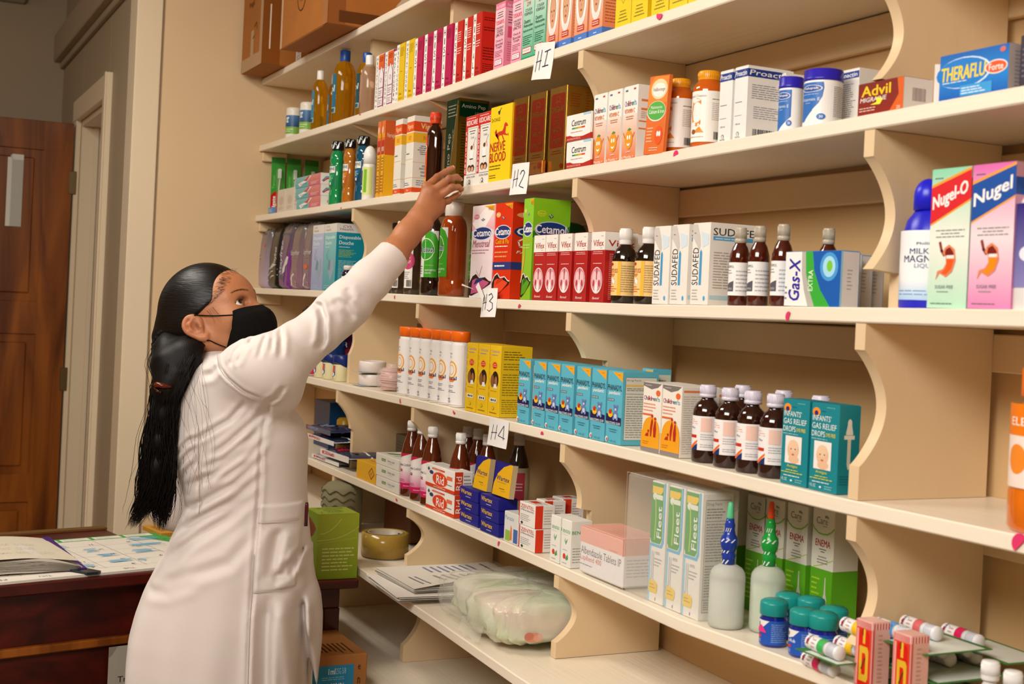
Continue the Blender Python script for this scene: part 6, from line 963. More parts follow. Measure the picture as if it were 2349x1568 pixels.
xs = [Xat(p, .150, top(5, 2.9)) for p in (1644, 1704, 1744, 1795, 1853)]
for o, x in zip([o for o in bpy.data.objects if o.name.startswith('rear_enema_carton')], xs): o.location.x = x
# ointment jars with teal lids
VK = [(.90, 0), (1, .03), (1, .52), (.98, .60), (.86, .66), (.86, .68)]
def vk_ex(t, R, H):
    m = MB(); m.lathe([(R*.99, H*.67), (R*1.03, H*.69), (R*1.03, H*.92), (R*.98, H*.965), (R*.84, H*.975), (R*.80, H), (.001, H+.0005)], n=32, col='#18938c', mat='plastic'); m.build('cap', t)
b1 = onsh('vapor_rub_jar', '', 'jar', 5, 1772, .030, 1741, 1803, 1374, VK, '#0d1f8a', 'glass', None,
    (.06, .58, -150, 40, [('p', [(0, .62), (0, .98), (.5, .98), (.36, .72), (.2, .62)], '#f0eee8'), ('r', .0, .8, .1, .98, '#f0c01c'), ('p', [(.17, .88), (.23, .88), (.23, .78), (.20, .70), (.17, .78)], '#1c5a34'), ('t', 'VapoRub', .08, .44, .42, .62, '#e8f0fc', 0, .03), ('r', .06, .26, .30, .36, '#d8303c'), ('l', .06, .06, .34, .2, 2, '#c8d8f0'), ('l', .55, .1, .95, .9, 10, '#8ab0e8')], '#2458b8'), 'dark blue jars with teal lids', extra=vk_ex)
VKP = [(1772, .030), (1840, .030), (1885, .040), (1909, .082), (1806, .085), (1857, .098)]
place_bottles(b1, [(Xat(p, y, top(5, 3.0)), y) for p, y in VKP], 5, '{o} of the six teal-lidded dark blue jars, front ones counted first')
m = MB(); m.print_on(wrapfn(.0, .014, .022, -120, -70), [], 'card'); R = Rat(Xat(1772, .03, H5), .03, H5, 62)
m.add([((R*1.03+.0008)*math.cos(math.radians(-125+60*k/8)), (R*1.03+.0008)*math.sin(math.radians(-125+60*k/8)), z_) for k in range(9) for z_ in (.021, .021+.011*math.sin(math.pi*k/8))], [(2*k, 2*k+2, 2*k+3, 2*k+1) for k in range(8)], '#e83a8c', 'card')
x = Xat(1772, .03, top(5, 3.0)); m.build('pink_sticker', b1, (0, 0, 0))
# nasal inhalers on green blister cards
def inh(label, p, rotz, tilt, c, roll=0.0):
    L_, R = .067, .0095; t = empty('inhaler', p); t.rotation_euler = (0, tilt, rotz); tag(t, label, 'inhaler', 'white inhaler sticks'); A = Matrix(((0, 0, 1), (0, 1, 0), (-1, 0, 0)))
    m = MB(); m.lathe([(R*.8, 0), (R, .0015), (R, L_*.62)], n=24, col='#efece8', mat='plastic', axis=A); m.build('stick', t)
    m = MB(); m.lathe([(R*1.0, L_*.62), (R*1.02, L_*.625), (R*1.02, L_-.0015), (R*.94, L_), (.0005, L_+.0003)], n=24, col='#e4e4e6', mat='plastic', axis=A)
    for k in range(5): m.lathe([(R*1.03, L_*(.72+.045*k)), (R*1.03, L_*(.735+.045*k))], n=24, col='#8a94b0', mat='plastic', axis=A, cap=False)
    m.build('cap', t)
    m = MB(); fn = lambda u, v, o: ((.02+.6*u)*L_, (R*1.008+o)*math.cos(math.radians(200*v+80)), (R*1.008+o)*math.sin(math.radians(200*v+80)))
    fn = lambda u, v, o: ((.02+.6*u)*L_, -(R*1.008+o)*math.sin(math.radians(200*v-10)), -(R*1.008+o)*math.cos(math.radians(200*v-10)))
    m.print_on(fn, [('r', 0, .1*k, 1, .1*(k+1), '#efece8') for k in range(10)]+[('r', .66, .1*k, 1, .1*(k+1), c) for k in range(10)]+[('t', 'Naso', .1, .5, .22, .95, '#22306c', 90, .03), ('e', .16, .62, .05, .1, '#c8302c'), ('c', [(.3, .3), (.33, .8)], .02, '#4a6ac0'), ('l', .36, .4, .62, .8, 3, '#c8a0a8'), ('r', .9, .3, .97, .8, '#e84a3a')], 'card'); m.build('label', t)
    return t
def blister(label, p, rotz, w=.20, d=.085, tiltx=0.0):
    m = MB(); m.box(0, w, 0, d, 0, .0012, '#3a7a34', 'card', .0003); m.print_on(lambda u, v, o: (u*w, v*d, .0012+o), [('r', .03, .08, .97, .92, '#dfe4da'), ('r', .03, .08, .2, .92, '#4a8a3c')])
    o = m.build('inhaler_card', None, p, rotz); o.rotation_euler.x = tiltx; return tag(o, label, 'card', 'green blister cards for inhalers')
z = top(5, 3.1)+.0006
def q(px, py, zz): a = onZ(px, py, zz); return (float(a[0]), float(a[1]), zz)
GC = {'g': '#3cb45a', 'y': '#f0c01c', 'b': '#3a9ce0', 'r': '#d8686c', 'm': '#d81e5c'}
LY = [z+.001, z+.0225, z+.044]
blister('lowest green inhaler card lying near the shelf front', (3.138, -.034, .9985), .0, .088, .034)
blister('green inhaler card crossing in front of the divider foot', (3.135, .030, .9935), .0, .060, .018)
blister('uppermost green inhaler card of the pile', (3.216, .018, 1.0345), .0, .115, .115)
blister('green inhaler card at the right end of the pile', (3.216, .145, 1.0195), -.05, .135, .075)
blister('green inhaler card under the shaded bottom layer', (3.216, .03, .9985), .0, .12, .13)
blister('bottom green inhaler card on the shelf behind the red cartons', (3.216, .02, z+.001), .0, .13, .14)
for i, (px, py, c, zz, end, lb) in enumerate([(1858, 1470, 'g', 1.0105, 0, 'white inhaler with a green band at the left of the pile'), (1848, 1508, 'm', .9775, 0, 'white inhaler with a magenta band under the lowest card'),
        (1937, 1430, 'y', 1.037, 0, 'white inhaler with a yellow band behind the red cartons'), (1998, 1426, 'b', 1.0465, 0, 'white inhaler with a sky blue band on top of the pile'), (2060, 1421, 'r', 1.0465, 0, 'white inhaler with a salmon band on top of the pile'),
        (2168, 1444, 'm', 1.0315, 0, 'white inhaler with a magenta band at the right of the pile'), (1922, 1472, 'y', 1.0045, 0, 'white inhaler with a yellow band in the middle layer'), (2132, 1480, 'b', 1.023, 1, 'white capped inhaler in the middle layer, left of the dark red one'), (2195, 1480, 'm', 1.021, 1, 'white capped inhaler in the middle layer with a dark red band')]):
    a = q(px, py, zz); x_ = a[0]-(.067 if end else 0); x_ = max(x_, 3.216) if px > 1990 else x_; inh(lb, (x_, a[1], zz), -.04, 0, GC[c])
for i, px in enumerate([2112, 2147, 2180, 2212, 2243]):
    a = q(px, 1519-2*i, 1.0); inh(f'{ORD[i]} from the left of the shaded inhalers in the bottom layer', (max(a[0]-.067, 3.216), a[1], 1.0105 if i % 2 else .9885), -.04, 0, '#b8b4b0')
# red oil cartons
CHN = [('r', 0, 0, 1, 1, '#e8a49c'), ('r', .05, .90, .95, .995, '#f0d8d0')]+[('r', .05+.09*k, .90, .10+.09*k, .99, '#d84a44') for k in range(10)]+[('r', .06, .02, .94, .89, '#e03a24'), ('r', .09, .03, .20, .87, '#e8a49c'), ('p', [(.22, .04), (.84, .04), (.84, .80), (.76, .86), (.30, .86), (.22, .80)], '#d81c0c'), ('r', .46, .66, .60, .88, '#e8b83a'), ('r', .42, .78, .48, .88, '#3a2a10'),
     ('p', [(.28, .62), (.74, .62), (.82, .56), (.82, .16), (.74, .10), (.28, .10)], '#e0b42c'), ('p', [(.44, .52), (.62, .52), (.66, .48), (.66, .24), (.62, .20), (.44, .20)], '#d81c0c'), ('c', [(.62, .45), (.44, .28)], .016, '#5a3410')]
carton('medicated_oil_carton', '{o} of the two red and yellow upright cartons in the lower right corner', 'carton', 'red and yellow oil cartons', [(1958, 1998), (2043, 2085)], 5, -.0, 1447, .03, '#e8b4a8', CHN, [('r', .02, .90, .98, .99, '#f0d8d0')]+[('r', .05+.16*k, .90, .13+.16*k, .99, '#d84a44') for k in range(6)]+[('l', .3, .1, .6, .85, 12, '#c8a088'), ('r', .0, 0, .08, .9, '#d84a44')], H=.088)
b1 = onsh('small_vial', '', 'vial', 5, 2262, -.0, 2238, 2286, 1522, [(.9, 0), (1, .04), (1, .6), (.6, .72), (.6, .76)], '#e0e0dc', 'glass', (.85, .75, 1.0, '#ecebe8', 'rib'), None, 'small white-capped vials')
x = Xat(2262, .01, z)
place_bottles(b1, [(x, .012), (x+.042, .004), (x+.085, .0)], 5, '{o} from the left of the small white-capped vials in the corner')
# ============================================================ deep shelves below, counter, desk things
z6 = top(6, 1.3)+.002
# parcel tape roll
x = .985+.10; a = onZ(882, 1272, z6); x, y = float(a[0]), float(a[1])
t = empty('packing_tape', (x, y, z6)); tag(t, 'roll of amber packing tape lying on the deep shelf', 'tape')
m = MB(); m.lathe([(.048, 0), (.060, .0005), (.0605, .03), (.060, .058), (.046, .0585), (.046, .0)], n=44, col='#a8883a', mat='gloss', cap=False); m.build('tape_winding', t)
m = MB(); m.lathe([(.0455, .0), (.0455, .0582), (.042, .0582), (.042, 0)], n=40, col='#b8ac98', mat='card', cap=False)
m.print_on(lambda u, v, o: ((.0418-o)*math.cos(math.radians(60+100*u)), (.0418-o)*math.sin(math.radians(60+100*u)), .058*v), [('r', .1, .2, .5, .9, '#1c3a5c'), ('t', 'TAPE', .15, .35, .45, .75, '#c8d4dc'), ('l', .6, .3, .9, .8, 2, '#3a4a5c')], 'card', True); m.build('core', t)
m = MB(); m.box(0, .20, 0, .12, 0, .085, '#5a3418', 'kraft', .002); m.box(.0, .2, .0, .06, .085, .0875, '#6a4020', 'kraft', .0004)
a = onZ(835, 1215, z6); tag(m.build('brown_box', None, (1.16, .10, z6+.005), .0), 'brown cardboard box in shade behind the tape roll', 'box')
# hanging net curtain piece / lace roll behind the green box
m = MB(); m.lathe([(.045, 0), (.055, .01), (.055, .11), (.04, .125)], n=28, col='#8a8468', mat='cloth', sx=1.2)
for k in range(5): m.tube([(.067*math.cos(q), .0565*math.sin(q)-.0005, .025+.02*k+.005*math.cos(q*9)) for q in np.linspace(-2.9, .3, 40)], .0012, 5, '#5c5844', 'cloth')
tag(m.build('cloth_bundle', None, (1.09, .0, z6+.004)), 'dim rolled grey cloth bundle behind the lime green box', 'cloth')
# papers
z6 = top(6, 1.62)+.001; t = empty('paper_stack', (1.5, 0, z6)); tag(t, 'stack of white handwritten papers at the front of the deep shelf', 'papers')
A = onZ(843, 1323, z6+.004); B = onZ(919, 1377, z6+.004); C_ = onZ(990, 1372, z6+.004)
ex = B-A; W = float(np.linalg.norm(ex)); ex /= W; ey = np.array([-ex[1], ex[0], 0])
t.location = tuple(map(float, (A[0], A[1], z6)))
def sheet(m, ox, oy, z, w, d, rot, curl=0, col='#eae4da', n=10, text=False, c2=0):
    c, s_ = math.cos(rot), math.sin(rot)
    def P(u, v, o=0):
        a, b = ox+u*w, oy+v*d; zz = z+curl*max(0, u-.4)**2*v+c2*(v*v)*(1-u)+.0012*math.sin(u*9+v*7)*v; a, b = c*a-s_*b, s_*a+c*b
        return (a*ex[0]+b*ey[0], a*ex[1]+b*ey[1], zz+o)
    vs = [P(i/n, j/n) for j in range(n+1) for i in range(n+1)]
    m.add(vs, [(j*(n+1)+i, j*(n+1)+i+1, (j+1)*(n+1)+i+1, (j+1)*(n+1)+i) for j in range(n) for i in range(n)], col, 'paper', True)
    if text: m.print_on(lambda u, v, o: P(u, v, o+.0008), [('l', .1, .35, .45, .8, 7, '#8088b8'), ('l', .5, .1, .95, .2, 2, '#8a8a94'), ('l', .5, .3, .92, .75, 6, '#a8a4a0'), ('l', .1, .86, .6, .92, 1, '#7a7a80')], 'card')
m = MB()
for k in range(9): sheet(m, RN.uniform(-.004, .004), RN.uniform(-.006, .004), .0008+.0012*k, W, .29, RN.uniform(-.02, .02), col='#dcd6cc' if k % 2 else '#ece6dc')
m.build('lower_sheets', t); m = MB()
for k in range(8): sheet(m, -.01+RN.uniform(-.003, .003), .02+RN.uniform(-.003, .003), .014+.0014*k, W*.97, .29, .07+RN.uniform(-.012, .012), .10 if k == 7 else 0, '#dfd8cc' if k % 2 else '#efe9de', text=(k == 7))
m.build('upper_sheets', t)
m = MB(); p0 = np.array([W*.5*ex[0]+.20*ey[0], W*.5*ex[1]+.20*ey[1], .0275]); m.tube([p0, p0+[.01, .006, .002], p0+[.022, .008, .0], p0+[.012, .0, .001]], .0011, 6, '#6a94b0', 'metal'); m.build('paper_clip', t)
# wrapped diaper pack: bulging translucent film over folded diapers
def blob(name, parent, cx, cy, cz, rx, ry, rz, col, matn, seed, pw=.55, n=40, wr=.006, fr=9):
    m = MB(); r = random.Random(seed); ph = [r.uniform(0, 6.3) for _ in range(8)]; vs = []; cs = []; nv = 24
    for j in range(nv+1):
        b = -math.pi/2+math.pi*j/nv
        for i in range(n):
            a = 2*math.pi*i/n; sg = lambda q, e: math.copysign(abs(q)**e, q)
            x_ = sg(math.cos(a), pw)*sg(math.cos(b), pw); y_ = sg(math.sin(a), pw)*sg(math.cos(b), pw); z_ = sg(math.sin(b), pw)
            d = wr*(math.sin(a*fr+ph[0]+3*z_)+.6*math.sin(a*fr*1.9+ph[1]-4*z_)+.5*math.sin(x_*11+ph[2])*math.sin(z_*8+ph[3])+.5*math.sin(a*3+z_*17+ph[4]))
            k = 1+d/max(rx, .01); zz = cz+z_*rz*k; vs.append((cx+x_*rx*k, cy+y_*ry*k, max(.0006, zz))); t_ = .5+.5*math.sin(a*2+ph[5]+z_*3); c1, c2 = lin(col[0]), lin(col[1]); cs.append(tuple(c1[q]*t_+c2[q]*(1-t_) for q in range(3)))
    m.add(vs, [(j*n+i, j*n+(i+1) % n, (j+1)*n+(i+1) % n, (j+1)*n+i) for j in range(nv) for i in range(n)], cs, matn, True)
    return m.build(name, parent)
zd = top(6, 2.0)+.004
a0 = onZ(1000, 1400, zd); a1 = onZ(1270, 1500, zd); 
t = empty('diaper_pack', (2.165, .045, top(6, 2.1)+.001)); tag(t, 'clear-wrapped pale green and cream diaper pack on the deep shelf', 'pack')
blob('folded_diapers', t, -.075, .015, .044, .098, .125, .041, ('#dce6bc', '#f0ead8'), 'wrap', 3, .5, 72, wr=.003, fr=15)
blob('folded_diapers', t, .078, -.005, .047, .098, .138, .044, ('#f4e2cc', '#e4ecc8'), 'wrap', 8, .45, 72, wr=.003, fr=17)
blob('plastic_wrap', t, -.002, .0, .0495, .190, .150, .048, ('#eef0e4', '#f4f0e6'), 'film', 5, .5, 72, wr=.004, fr=13)
m = MB(); vs = []
for j in range(7):
    for i in range(9): u, v = i/8, j/6; vs.append((.0+.10*u, -.140-.018*v, .036*(1-v)**2+.004*math.sin(u*14+v*5)+.004))
m.add(vs, [(j*9+i, j*9+i+1, (j+1)*9+i+1, (j+1)*9+i) for j in range(6) for i in range(8)], '#e8ead8', 'film', True); m.build('loose_film_flap', t)
m = MB(); m.print_on(lambda u, v, o: (.183+o, -.10+.05*u, .012+.030*v), [('e', .5, .5, .4, .3, '#d8907a'), ('e', .3, .6, .2, .25, '#c87a68'), ('e', .7, .45, .2, .22, '#e0a08a')], 'card'); m.build('printed_patch', t)
# syringe carton low in front
z7 = top(7, 1.3)
x0 = float(onY(848, 1500, -.16)[0]); zt = float(onY(846, 1495, -.16)[2])
Wc, Dc, Hc = .155, .22, .22; m = MB(); m.box(-Dc, 0, -Wc, 0, 0, Hc, '#a8703c', 'kraft', .002)
m.print_on(lambda u, v, o: (o+.0004, -Wc+u*Wc, v*Hc), [('r', .10, 0, .80, .90, '#e4dccf'), ('r', .10, .60, .80, .90, '#1f86b4'), ('t', '1ml', .42, .81, .52, .87, '#e8f2f8', 0, .02), ('t', '25G 5/8', .53, .81, .68, .87, '#a8d0e4'), ('l', .32, .75, .74, .79, 2, '#8ac0dc'), ('t', '309626', .46, .65, .66, .72, '#e8f2f8', 0, .02), ('b', .16, .40, .66, .54, K), ('b', .16, .22, .54, .36, K), ('t', '100', .23, .555, .28, .58, K), ('t', 'Sy', .02, .72, .085, .80, '#2a1a10'), ('t', 'D', .01, .40, .08, .56, '#2a1a10', 0, .05), ('t', 'e', .86, .84, .90, .89, '#2a1a10'), ('t', 'n', .86, .70, .90, .76, '#2a1a10')], 'card', w=Wc, h=Hc)
m.print_on(lambda u, v, o: (-Dc+u*Dc, -Wc+v*Wc, Hc+o+.0004), [('l', .55, .2, .95, .85, 9, '#4a2c14')], 'card')
t = empty('syringe_carton', (x0, -.165, zt-Hc)); m.build('carton_body', t)
m = MB(); m.box(-Dc, -.13, -Wc+.002, -.002, Hc+.003, Hc+.006, '#9c6834', 'kraft', .0008); o = m.build('lid_flap', t); o.rotation_euler = (0, -.09, 0); o.location = (0, 0, -.004)
tag(t, 'open brown cardboard carton with a blue 309626 syringe label, low in front of the shelves', 'carton')
zc_ = zt-Hc
tag(plain('low_crate', x0-.215, x0-.005, -.165-Wc, -.168, 0, zc_-.002, 'redwood', .003), 'dark wooden crate under the brown syringe carton', 'crate')
# counter (dark red wooden desk) behind the woman
ZD = .78
P1 = onZ(0, 1342, ZD); P2 = onZ(354, 1310, ZD); dv = (P2-P1)/np.linalg.norm(P2-P1); ang = math.atan2(dv[1], dv[0]); nv_ = np.array([dv[1], -dv[0], 0])   # dv runs towards the shelves, nv_ towards the camera side
back = onZ(230, 1210, ZD); depth = abs(float((back-P1)@nv_)); L0 = P1-dv*.15; Ld = float((np.array([0, -.47, 0])-L0)[1]/dv[1])
t = empty('counter_desk', tuple(map(float, (L0[0], L0[1], 0))), ang); tag(t, 'dark red wooden desk counter behind the woman', 'desk')
dp = depth                                            # local x along the front edge, local y = away from the camera
m = MB(); m.box(0, Ld, 0, dp, ZD-.03, ZD-.001, '#ffffff', 'redwood', .004); m.box(0, Ld, dp-.03, dp, ZD-.001, ZD+.006, '#6a4a24', 'kraft', .001); m.build('desk_top', t)
m = MB(); m.box(.02, Ld-.02, .045, .06, ZD-.30, ZD-.03, '#ffffff', 'redwood', .002); m.box(.02, Ld-.02, .03, .06, ZD-.175, ZD-.155, '#ffffff', 'pine', .003); m.box(.02, Ld-.02, .05, .065, .04, ZD-.17, '#ffffff', 'redwood', .002); m.build('front_panel', t)
for lx in (.02, Ld-.07):
    for ly in (.02, dp-.07): m = MB(); m.box(lx, lx+.05, ly, ly+.05, 0, ZD-.03, '#ffffff', 'redwood', .003); m.build('leg', t)
def onD(px, py, h=0): return onZ(px, py, ZD+h)
# desk calendar pad
f1 = onD(0, 1337, .004); f2 = onD(352, 1303, .004); c3 = onD(358, 1221, .004)
exd = (f2-f1)/np.linalg.norm(f2-f1); eyd = np.array([-exd[1], exd[0], 0])
if eyd@(c3-f2) < 0: eyd = -eyd
Dd = float((c3-f1)@eyd); c2 = c3-eyd*Dd; Wd = .72; c1 = c2-exd*Wd
m = MB(); o3 = lambda u, v, o: tuple(c1*0+exd*u*Wd+eyd*v*Dd+np.array([0, 0, .006+o]))
vs = [tuple(exd*u*Wd+eyd*v*Dd+np.array([0, 0, z_])) for z_ in (0.0, .006) for u, v in ((0, 0), (1, 0), (1, 1), (0, 1))]
m.add(vs, [(3, 2, 1, 0), (4, 5, 6, 7), (0, 1, 5, 4), (1, 2, 6, 5), (2, 3, 7, 6), (3, 0, 4, 7)], '#d9d2c6', 'paper')
it = [('r', .0, .90, 1, 1, '#4a9a4a'), ('p', [(.96, .66), (1, .66), (1, .9), (.9, .9)], '#4a9a4a')]
for k in range(8): it += [('r', .02+.12*k, .915, .125+.12*k, .985, '#ddd8cc'), ('l', .03+.12*k, .92, .115+.12*k, .975, 4, '#9a9a94')]
for k in range(7): it += [('c', [(.14*k+.02, .10), (.14*k+.02, .88)], .0012, '#8a857a')]
for k in range(5): it += [('c', [(0, .12+.152*k), (1, .12+.152*k)], .001, '#a8a398')]
for k, d in enumerate(['SAT', 'FRI', 'THU', 'WED', 'TUE', 'MON', 'SUN']): it += [('t', d, .065+.14*k, .035, .105+.14*k, .065, '#8a857c', 180)]
nn = 1
for r_ in range(5):
    for k in range(7): it += [('t', str(nn), .12+.14*(6-k), .14+.152*r_, .135+.14*(6-k), .17+.152*r_, '#6a665e', 180)]; nn = nn+1 if nn < 31 else 1
rr_ = random.Random(21)
for (u, v, w_, h_) in [(.50, .72, .1, .08), (.62, .55, .07, .1), (.63, .40, .08, .07), (.76, .42, .1, .1), (.8, .62, .13, .06), (.48, .30, .06, .06), (.86, .28, .1, .06), (.62, .22, .09, .06), (.47, .17, .1, .06), (.84, .78, .12, .07), (.72, .2, .05, .05)]:
    for k in range(9): a_ = v+h_*k/8+rr_.uniform(-.004, .004); it += [('c', [(u+rr_.uniform(0, .02), a_), (u+w_-rr_.uniform(0, .03), a_+rr_.uniform(-.006, .008))], .0028, ['#74b4d4', '#8cc2dc', '#5aa2cc'][k % 3])]
m.print_on(o3, it, 'paper', w=Wd, h=Dd)
tag(m.build('desk_calendar', None, tuple(map(float, (c1[0], c1[1], ZD-.0005)))), 'large paper desk calendar with green border and blue marks on the desk', 'calendar')
# open ledger lying on the calendar
b1_ = onD(-40, 1300, .03); b2_ = onD(190, 1285, .03); bk = onD(70, 1222, .04)
t = empty('ledger_book', tuple(map(float, (b1_[0], b1_[1], ZD+.009)))); tag(t, 'thick open ledger with purple edge tape and bowed pages on the desk', 'book')
exb = (b2_-b1_); Wb = float(np.linalg.norm(exb)); exb /= Wb; eyb = np.array([-exb[1], exb[0], 0]);
if eyb@(bk-b2_) < 0: eyb = -eyb
Db = .30; B3 = lambda u, v, zz: tuple(exb*u*Wb+eyb*v*Db+np.array([0, 0, zz]))
sk = -.10
def pg(u, v): return (u+sk*v*(.6), v)
m = MB(); n = 16
for L_, (th, c) in enumerate([(.006, '#cfc8bc'), (.012, '#e0d9cd'), (.018, '#c8c1b6'), (.024, '#ddd6ca'), (.030, '#cfc8bc')]):
    vs = []
    for j in (0, 1):
        for i in range(n+1):
            u = i/n; zz = th*(.35+.65*math.sin(math.pi*min(1, u*.8+.25))**1) ; zz = th*(1-.75*max(0, (u-.55)/.45)**1.5)+.002*math.sin(u*6+L_); q_ = pg(u, j); vs += [B3(q_[0], q_[1], zz), B3(q_[0], q_[1], max(.0, zz-.0065))]
    st = 2*(n+1); F = []
    for i in range(n): a = 2*i; F += [(a, a+2, st+a+2, st+a), (a+1, a, a+2, a+3)[::-1], (st+a, st+a+2, st+a+3, st+a+1), (a+3, a+1, st+a+1, st+a+3)]
    F += [(2*n, 2*n+1, st+2*n+1, st+2*n)]
    m.add(vs, F, c, 'paper', False)
for k in range(14): m.tube([B3(pg(u, -.003)[0], -.003, (.003+.0018*k)*(1-.75*max(0, (u-.55)/.45)**1.5)+.002*math.sin(u*6)) for u in np.linspace(0, .98, 14)], .0004, 4, '#8a8478', 'paper')
m.build('page_block', t)
m = MB(); vs = []
for j in range(5):
    for i in range(n+1): u = i/n; q_ = pg(u*.97, j/4); vs.append(B3(q_[0], q_[1], .034*(1-.35*max(0, (u-.4)/.6)**1.5)+.001*math.sin(u*5+j)))
m.add(vs, [(j*(n+1)+i, j*(n+1)+i+1, (j+1)*(n+1)+i+1, (j+1)*(n+1)+i) for j in range(4) for i in range(n)], '#cbc2ae', 'paper', True)
m.print_on(lambda u, v, o: B3(pg(u*.97, v)[0], v, .034*(1-.35*max(0, (u-.4)/.6)**1.5)+.002+o), [('c', [(.08+.8*i/60, y_+.014*math.sin(i*1.9+y_*40)*(1 if i % 7 else 2.2)) for i in range(a_, b_)], .0016, '#6a6258') for y_, a_, b_ in ((.60, 2, 16), (.60, 19, 30), (.60, 33, 50), (.42, 12, 27), (.42, 30, 46), (.23, 3, 22), (.23, 25, 40), (.23, 42, 56))], 'paper')
m.build('open_page', t)
m = MB(); m.add([B3(.955, -.02, .004), B3(1.04, -.02, .004), B3(1.04-.06, 1.0, .026), B3(.90, 1.0, .026), B3(.955, -.02, .0), B3(1.04, -.02, .0), B3(1.04-.06, 1.0, .0), B3(.90, 1.0, .0)], [(0, 1, 2, 3), (1, 5, 6, 2), (0, 4, 5, 1), (3, 7, 4, 0), (2, 6, 7, 3)], '#3c1c6a', 'card'); m.build('edge_tape', t)
# black ruler-like marker sticking out
a = onD(115, 1292, .012); b_ = onD(222, 1312, .01); m = MB(); d_ = (b_-a)/np.linalg.norm(b_-a); e_ = np.array([-d_[1], d_[0], 0])*.018; L2 = float(np.linalg.norm(b_-a)); 
vs = [tuple(d_*u+e_*s_+np.array([0, 0, z_])) for z_ in (0, .006) for u, s_ in ((-.05, -1), (L2-.012, -1), (L2, .2), (L2-.004, 1), (-.05, 1))]
m.add(vs, [(4, 3, 2, 1, 0), (5, 6, 7, 8, 9)]+[(i, (i+1) % 5, 5+(i+1) % 5, 5+i) for i in range(5)], '#14202c', 'gloss')
tag(m.build('black_marker_strip', None, tuple(map(float, (a[0], a[1], ZD+.0065)))), 'dark flat strip sticking out under the ledger', 'strip')
# wooden tray edge and brown envelope
a = onD(372, 1235, 0); m = MB(); m.box(0, .10, 0, .13, 0, .012, '#c08a34', 'kraft', .001)
m.print_on(lambda u, v, o: (.1*u, .13*v, .0125+o), [('l', .1, .2, .9, .8, 5, '#8a5a20')]); tag(m.build('brown_envelope', None, tuple(map(float, (a[0]-.02, a[1], ZD))), ang), 'brown envelope on the desk beside the calendar, by the sleeve', 'envelope')
m = MB(); m.lathe([(.030, 0), (.032, .0012), (.030, .0028)], n=32, col='#a8824a', mat='kraft'); a = onD(335, 1324, 0)
m2 = onD(325, 1318, 0)
# small dark red stand beside the desk, with the lime green carton on it
x1 = Xat(818, -.124, ZD+.001); Hg = Hat(x1, -.124, ZD, 1178)
t = empty('side_stand', (x1+.012, -.122, 0)); tag(t, 'small dark red wooden stand under the lime green carton', 'stand')
m = MB(); m.box(-.46, 0, -.29, 0, ZD-.022, ZD, '#ffffff', 'redwood', .003); m.box(-.44, -.02, -.27, -.04, ZD-.07, ZD-.022, '#ffffff', 'redwood', .002); m.build('stand_top', t)
for lx in (-.44, -.06):
    for ly in (-.275, -.078): m = MB(); m.box(lx, lx+.04, ly, ly+.04, 0, ZD-.07, '#ffffff', 'redwood', .003); m.build('leg', t)
LG = [('r', 0, 0, 1, 1, '#86a018', '#a4b42c'), ('c', [(.06+.5*t, .70+.22*t*t) for t in np.linspace(0, 1, 10)], .004, '#d8dc88'), ('c', [(t, .60+.2*t**2.5) for t in np.linspace(0, 1, 14)], .006, '#c8cc6a'), ('c', [(t, .55+.08*t) for t in np.linspace(0, 1, 4)], .003, '#b8c058'), ('l', .12, .12, .95, .5, 7, '#d4d88a')]
o = carton_mb(.10, .102, Hg, '#8aa01c', [('r', 0, 0, 1, 1, '#7c9418')], LG, [('t', 'DEXXON', .35, .3, .8, .7, '#4a5a10', 90, 0), ('t', 'EDEXA', .14, .2, .26, .85, '#5a6a14', 0), ('l', .7, .1, .9, .2, 1, '#5a6a14')]).build('lime_carton', None, (x1-.10, -.226, ZD+.001), .0)
tag(o, 'lime green printed carton standing on the small red stand beside the white coat', 'carton')
# paper notice on the desk front
a = onD(260, 1484, 0); 
f0 = P1+nv_*(-.045)*0
def onfront(px, py):      # point on the desk's front plane
    n_ = np.array([nv_[0], nv_[1], 0]); d = ray(px, py); return CAM+d*(((P1-nv_*.03-CAM)@n_)/(d@n_))
q1 = onfront(250, 1484); q2 = onfront(330, 1484); q3 = onfront(250, 1600); Wn, Hn = .20, float(q1[2]-q3[2])+.06
m = MB(); m.box(0, Wn, -.0012, 0, -Hn, 0, '#a9a294', 'paper', .0004); m.print_on(lambda u, v, o: (u*Wn, -.0013-o, -Hn+v*Hn), [('t', 'True', .12, .52, .34, .60, K), ('t', 'succ', .2, .38, .42, .46, K), ('p', [(0, 1), (.1, 1), (.04, .9), (0, .86)], '#8a8478')])
tag(m.build('desk_notice', None, tuple(map(float, q1)), ang), 'worn pale paper notice fixed to the front of the dark desk', 'notice')
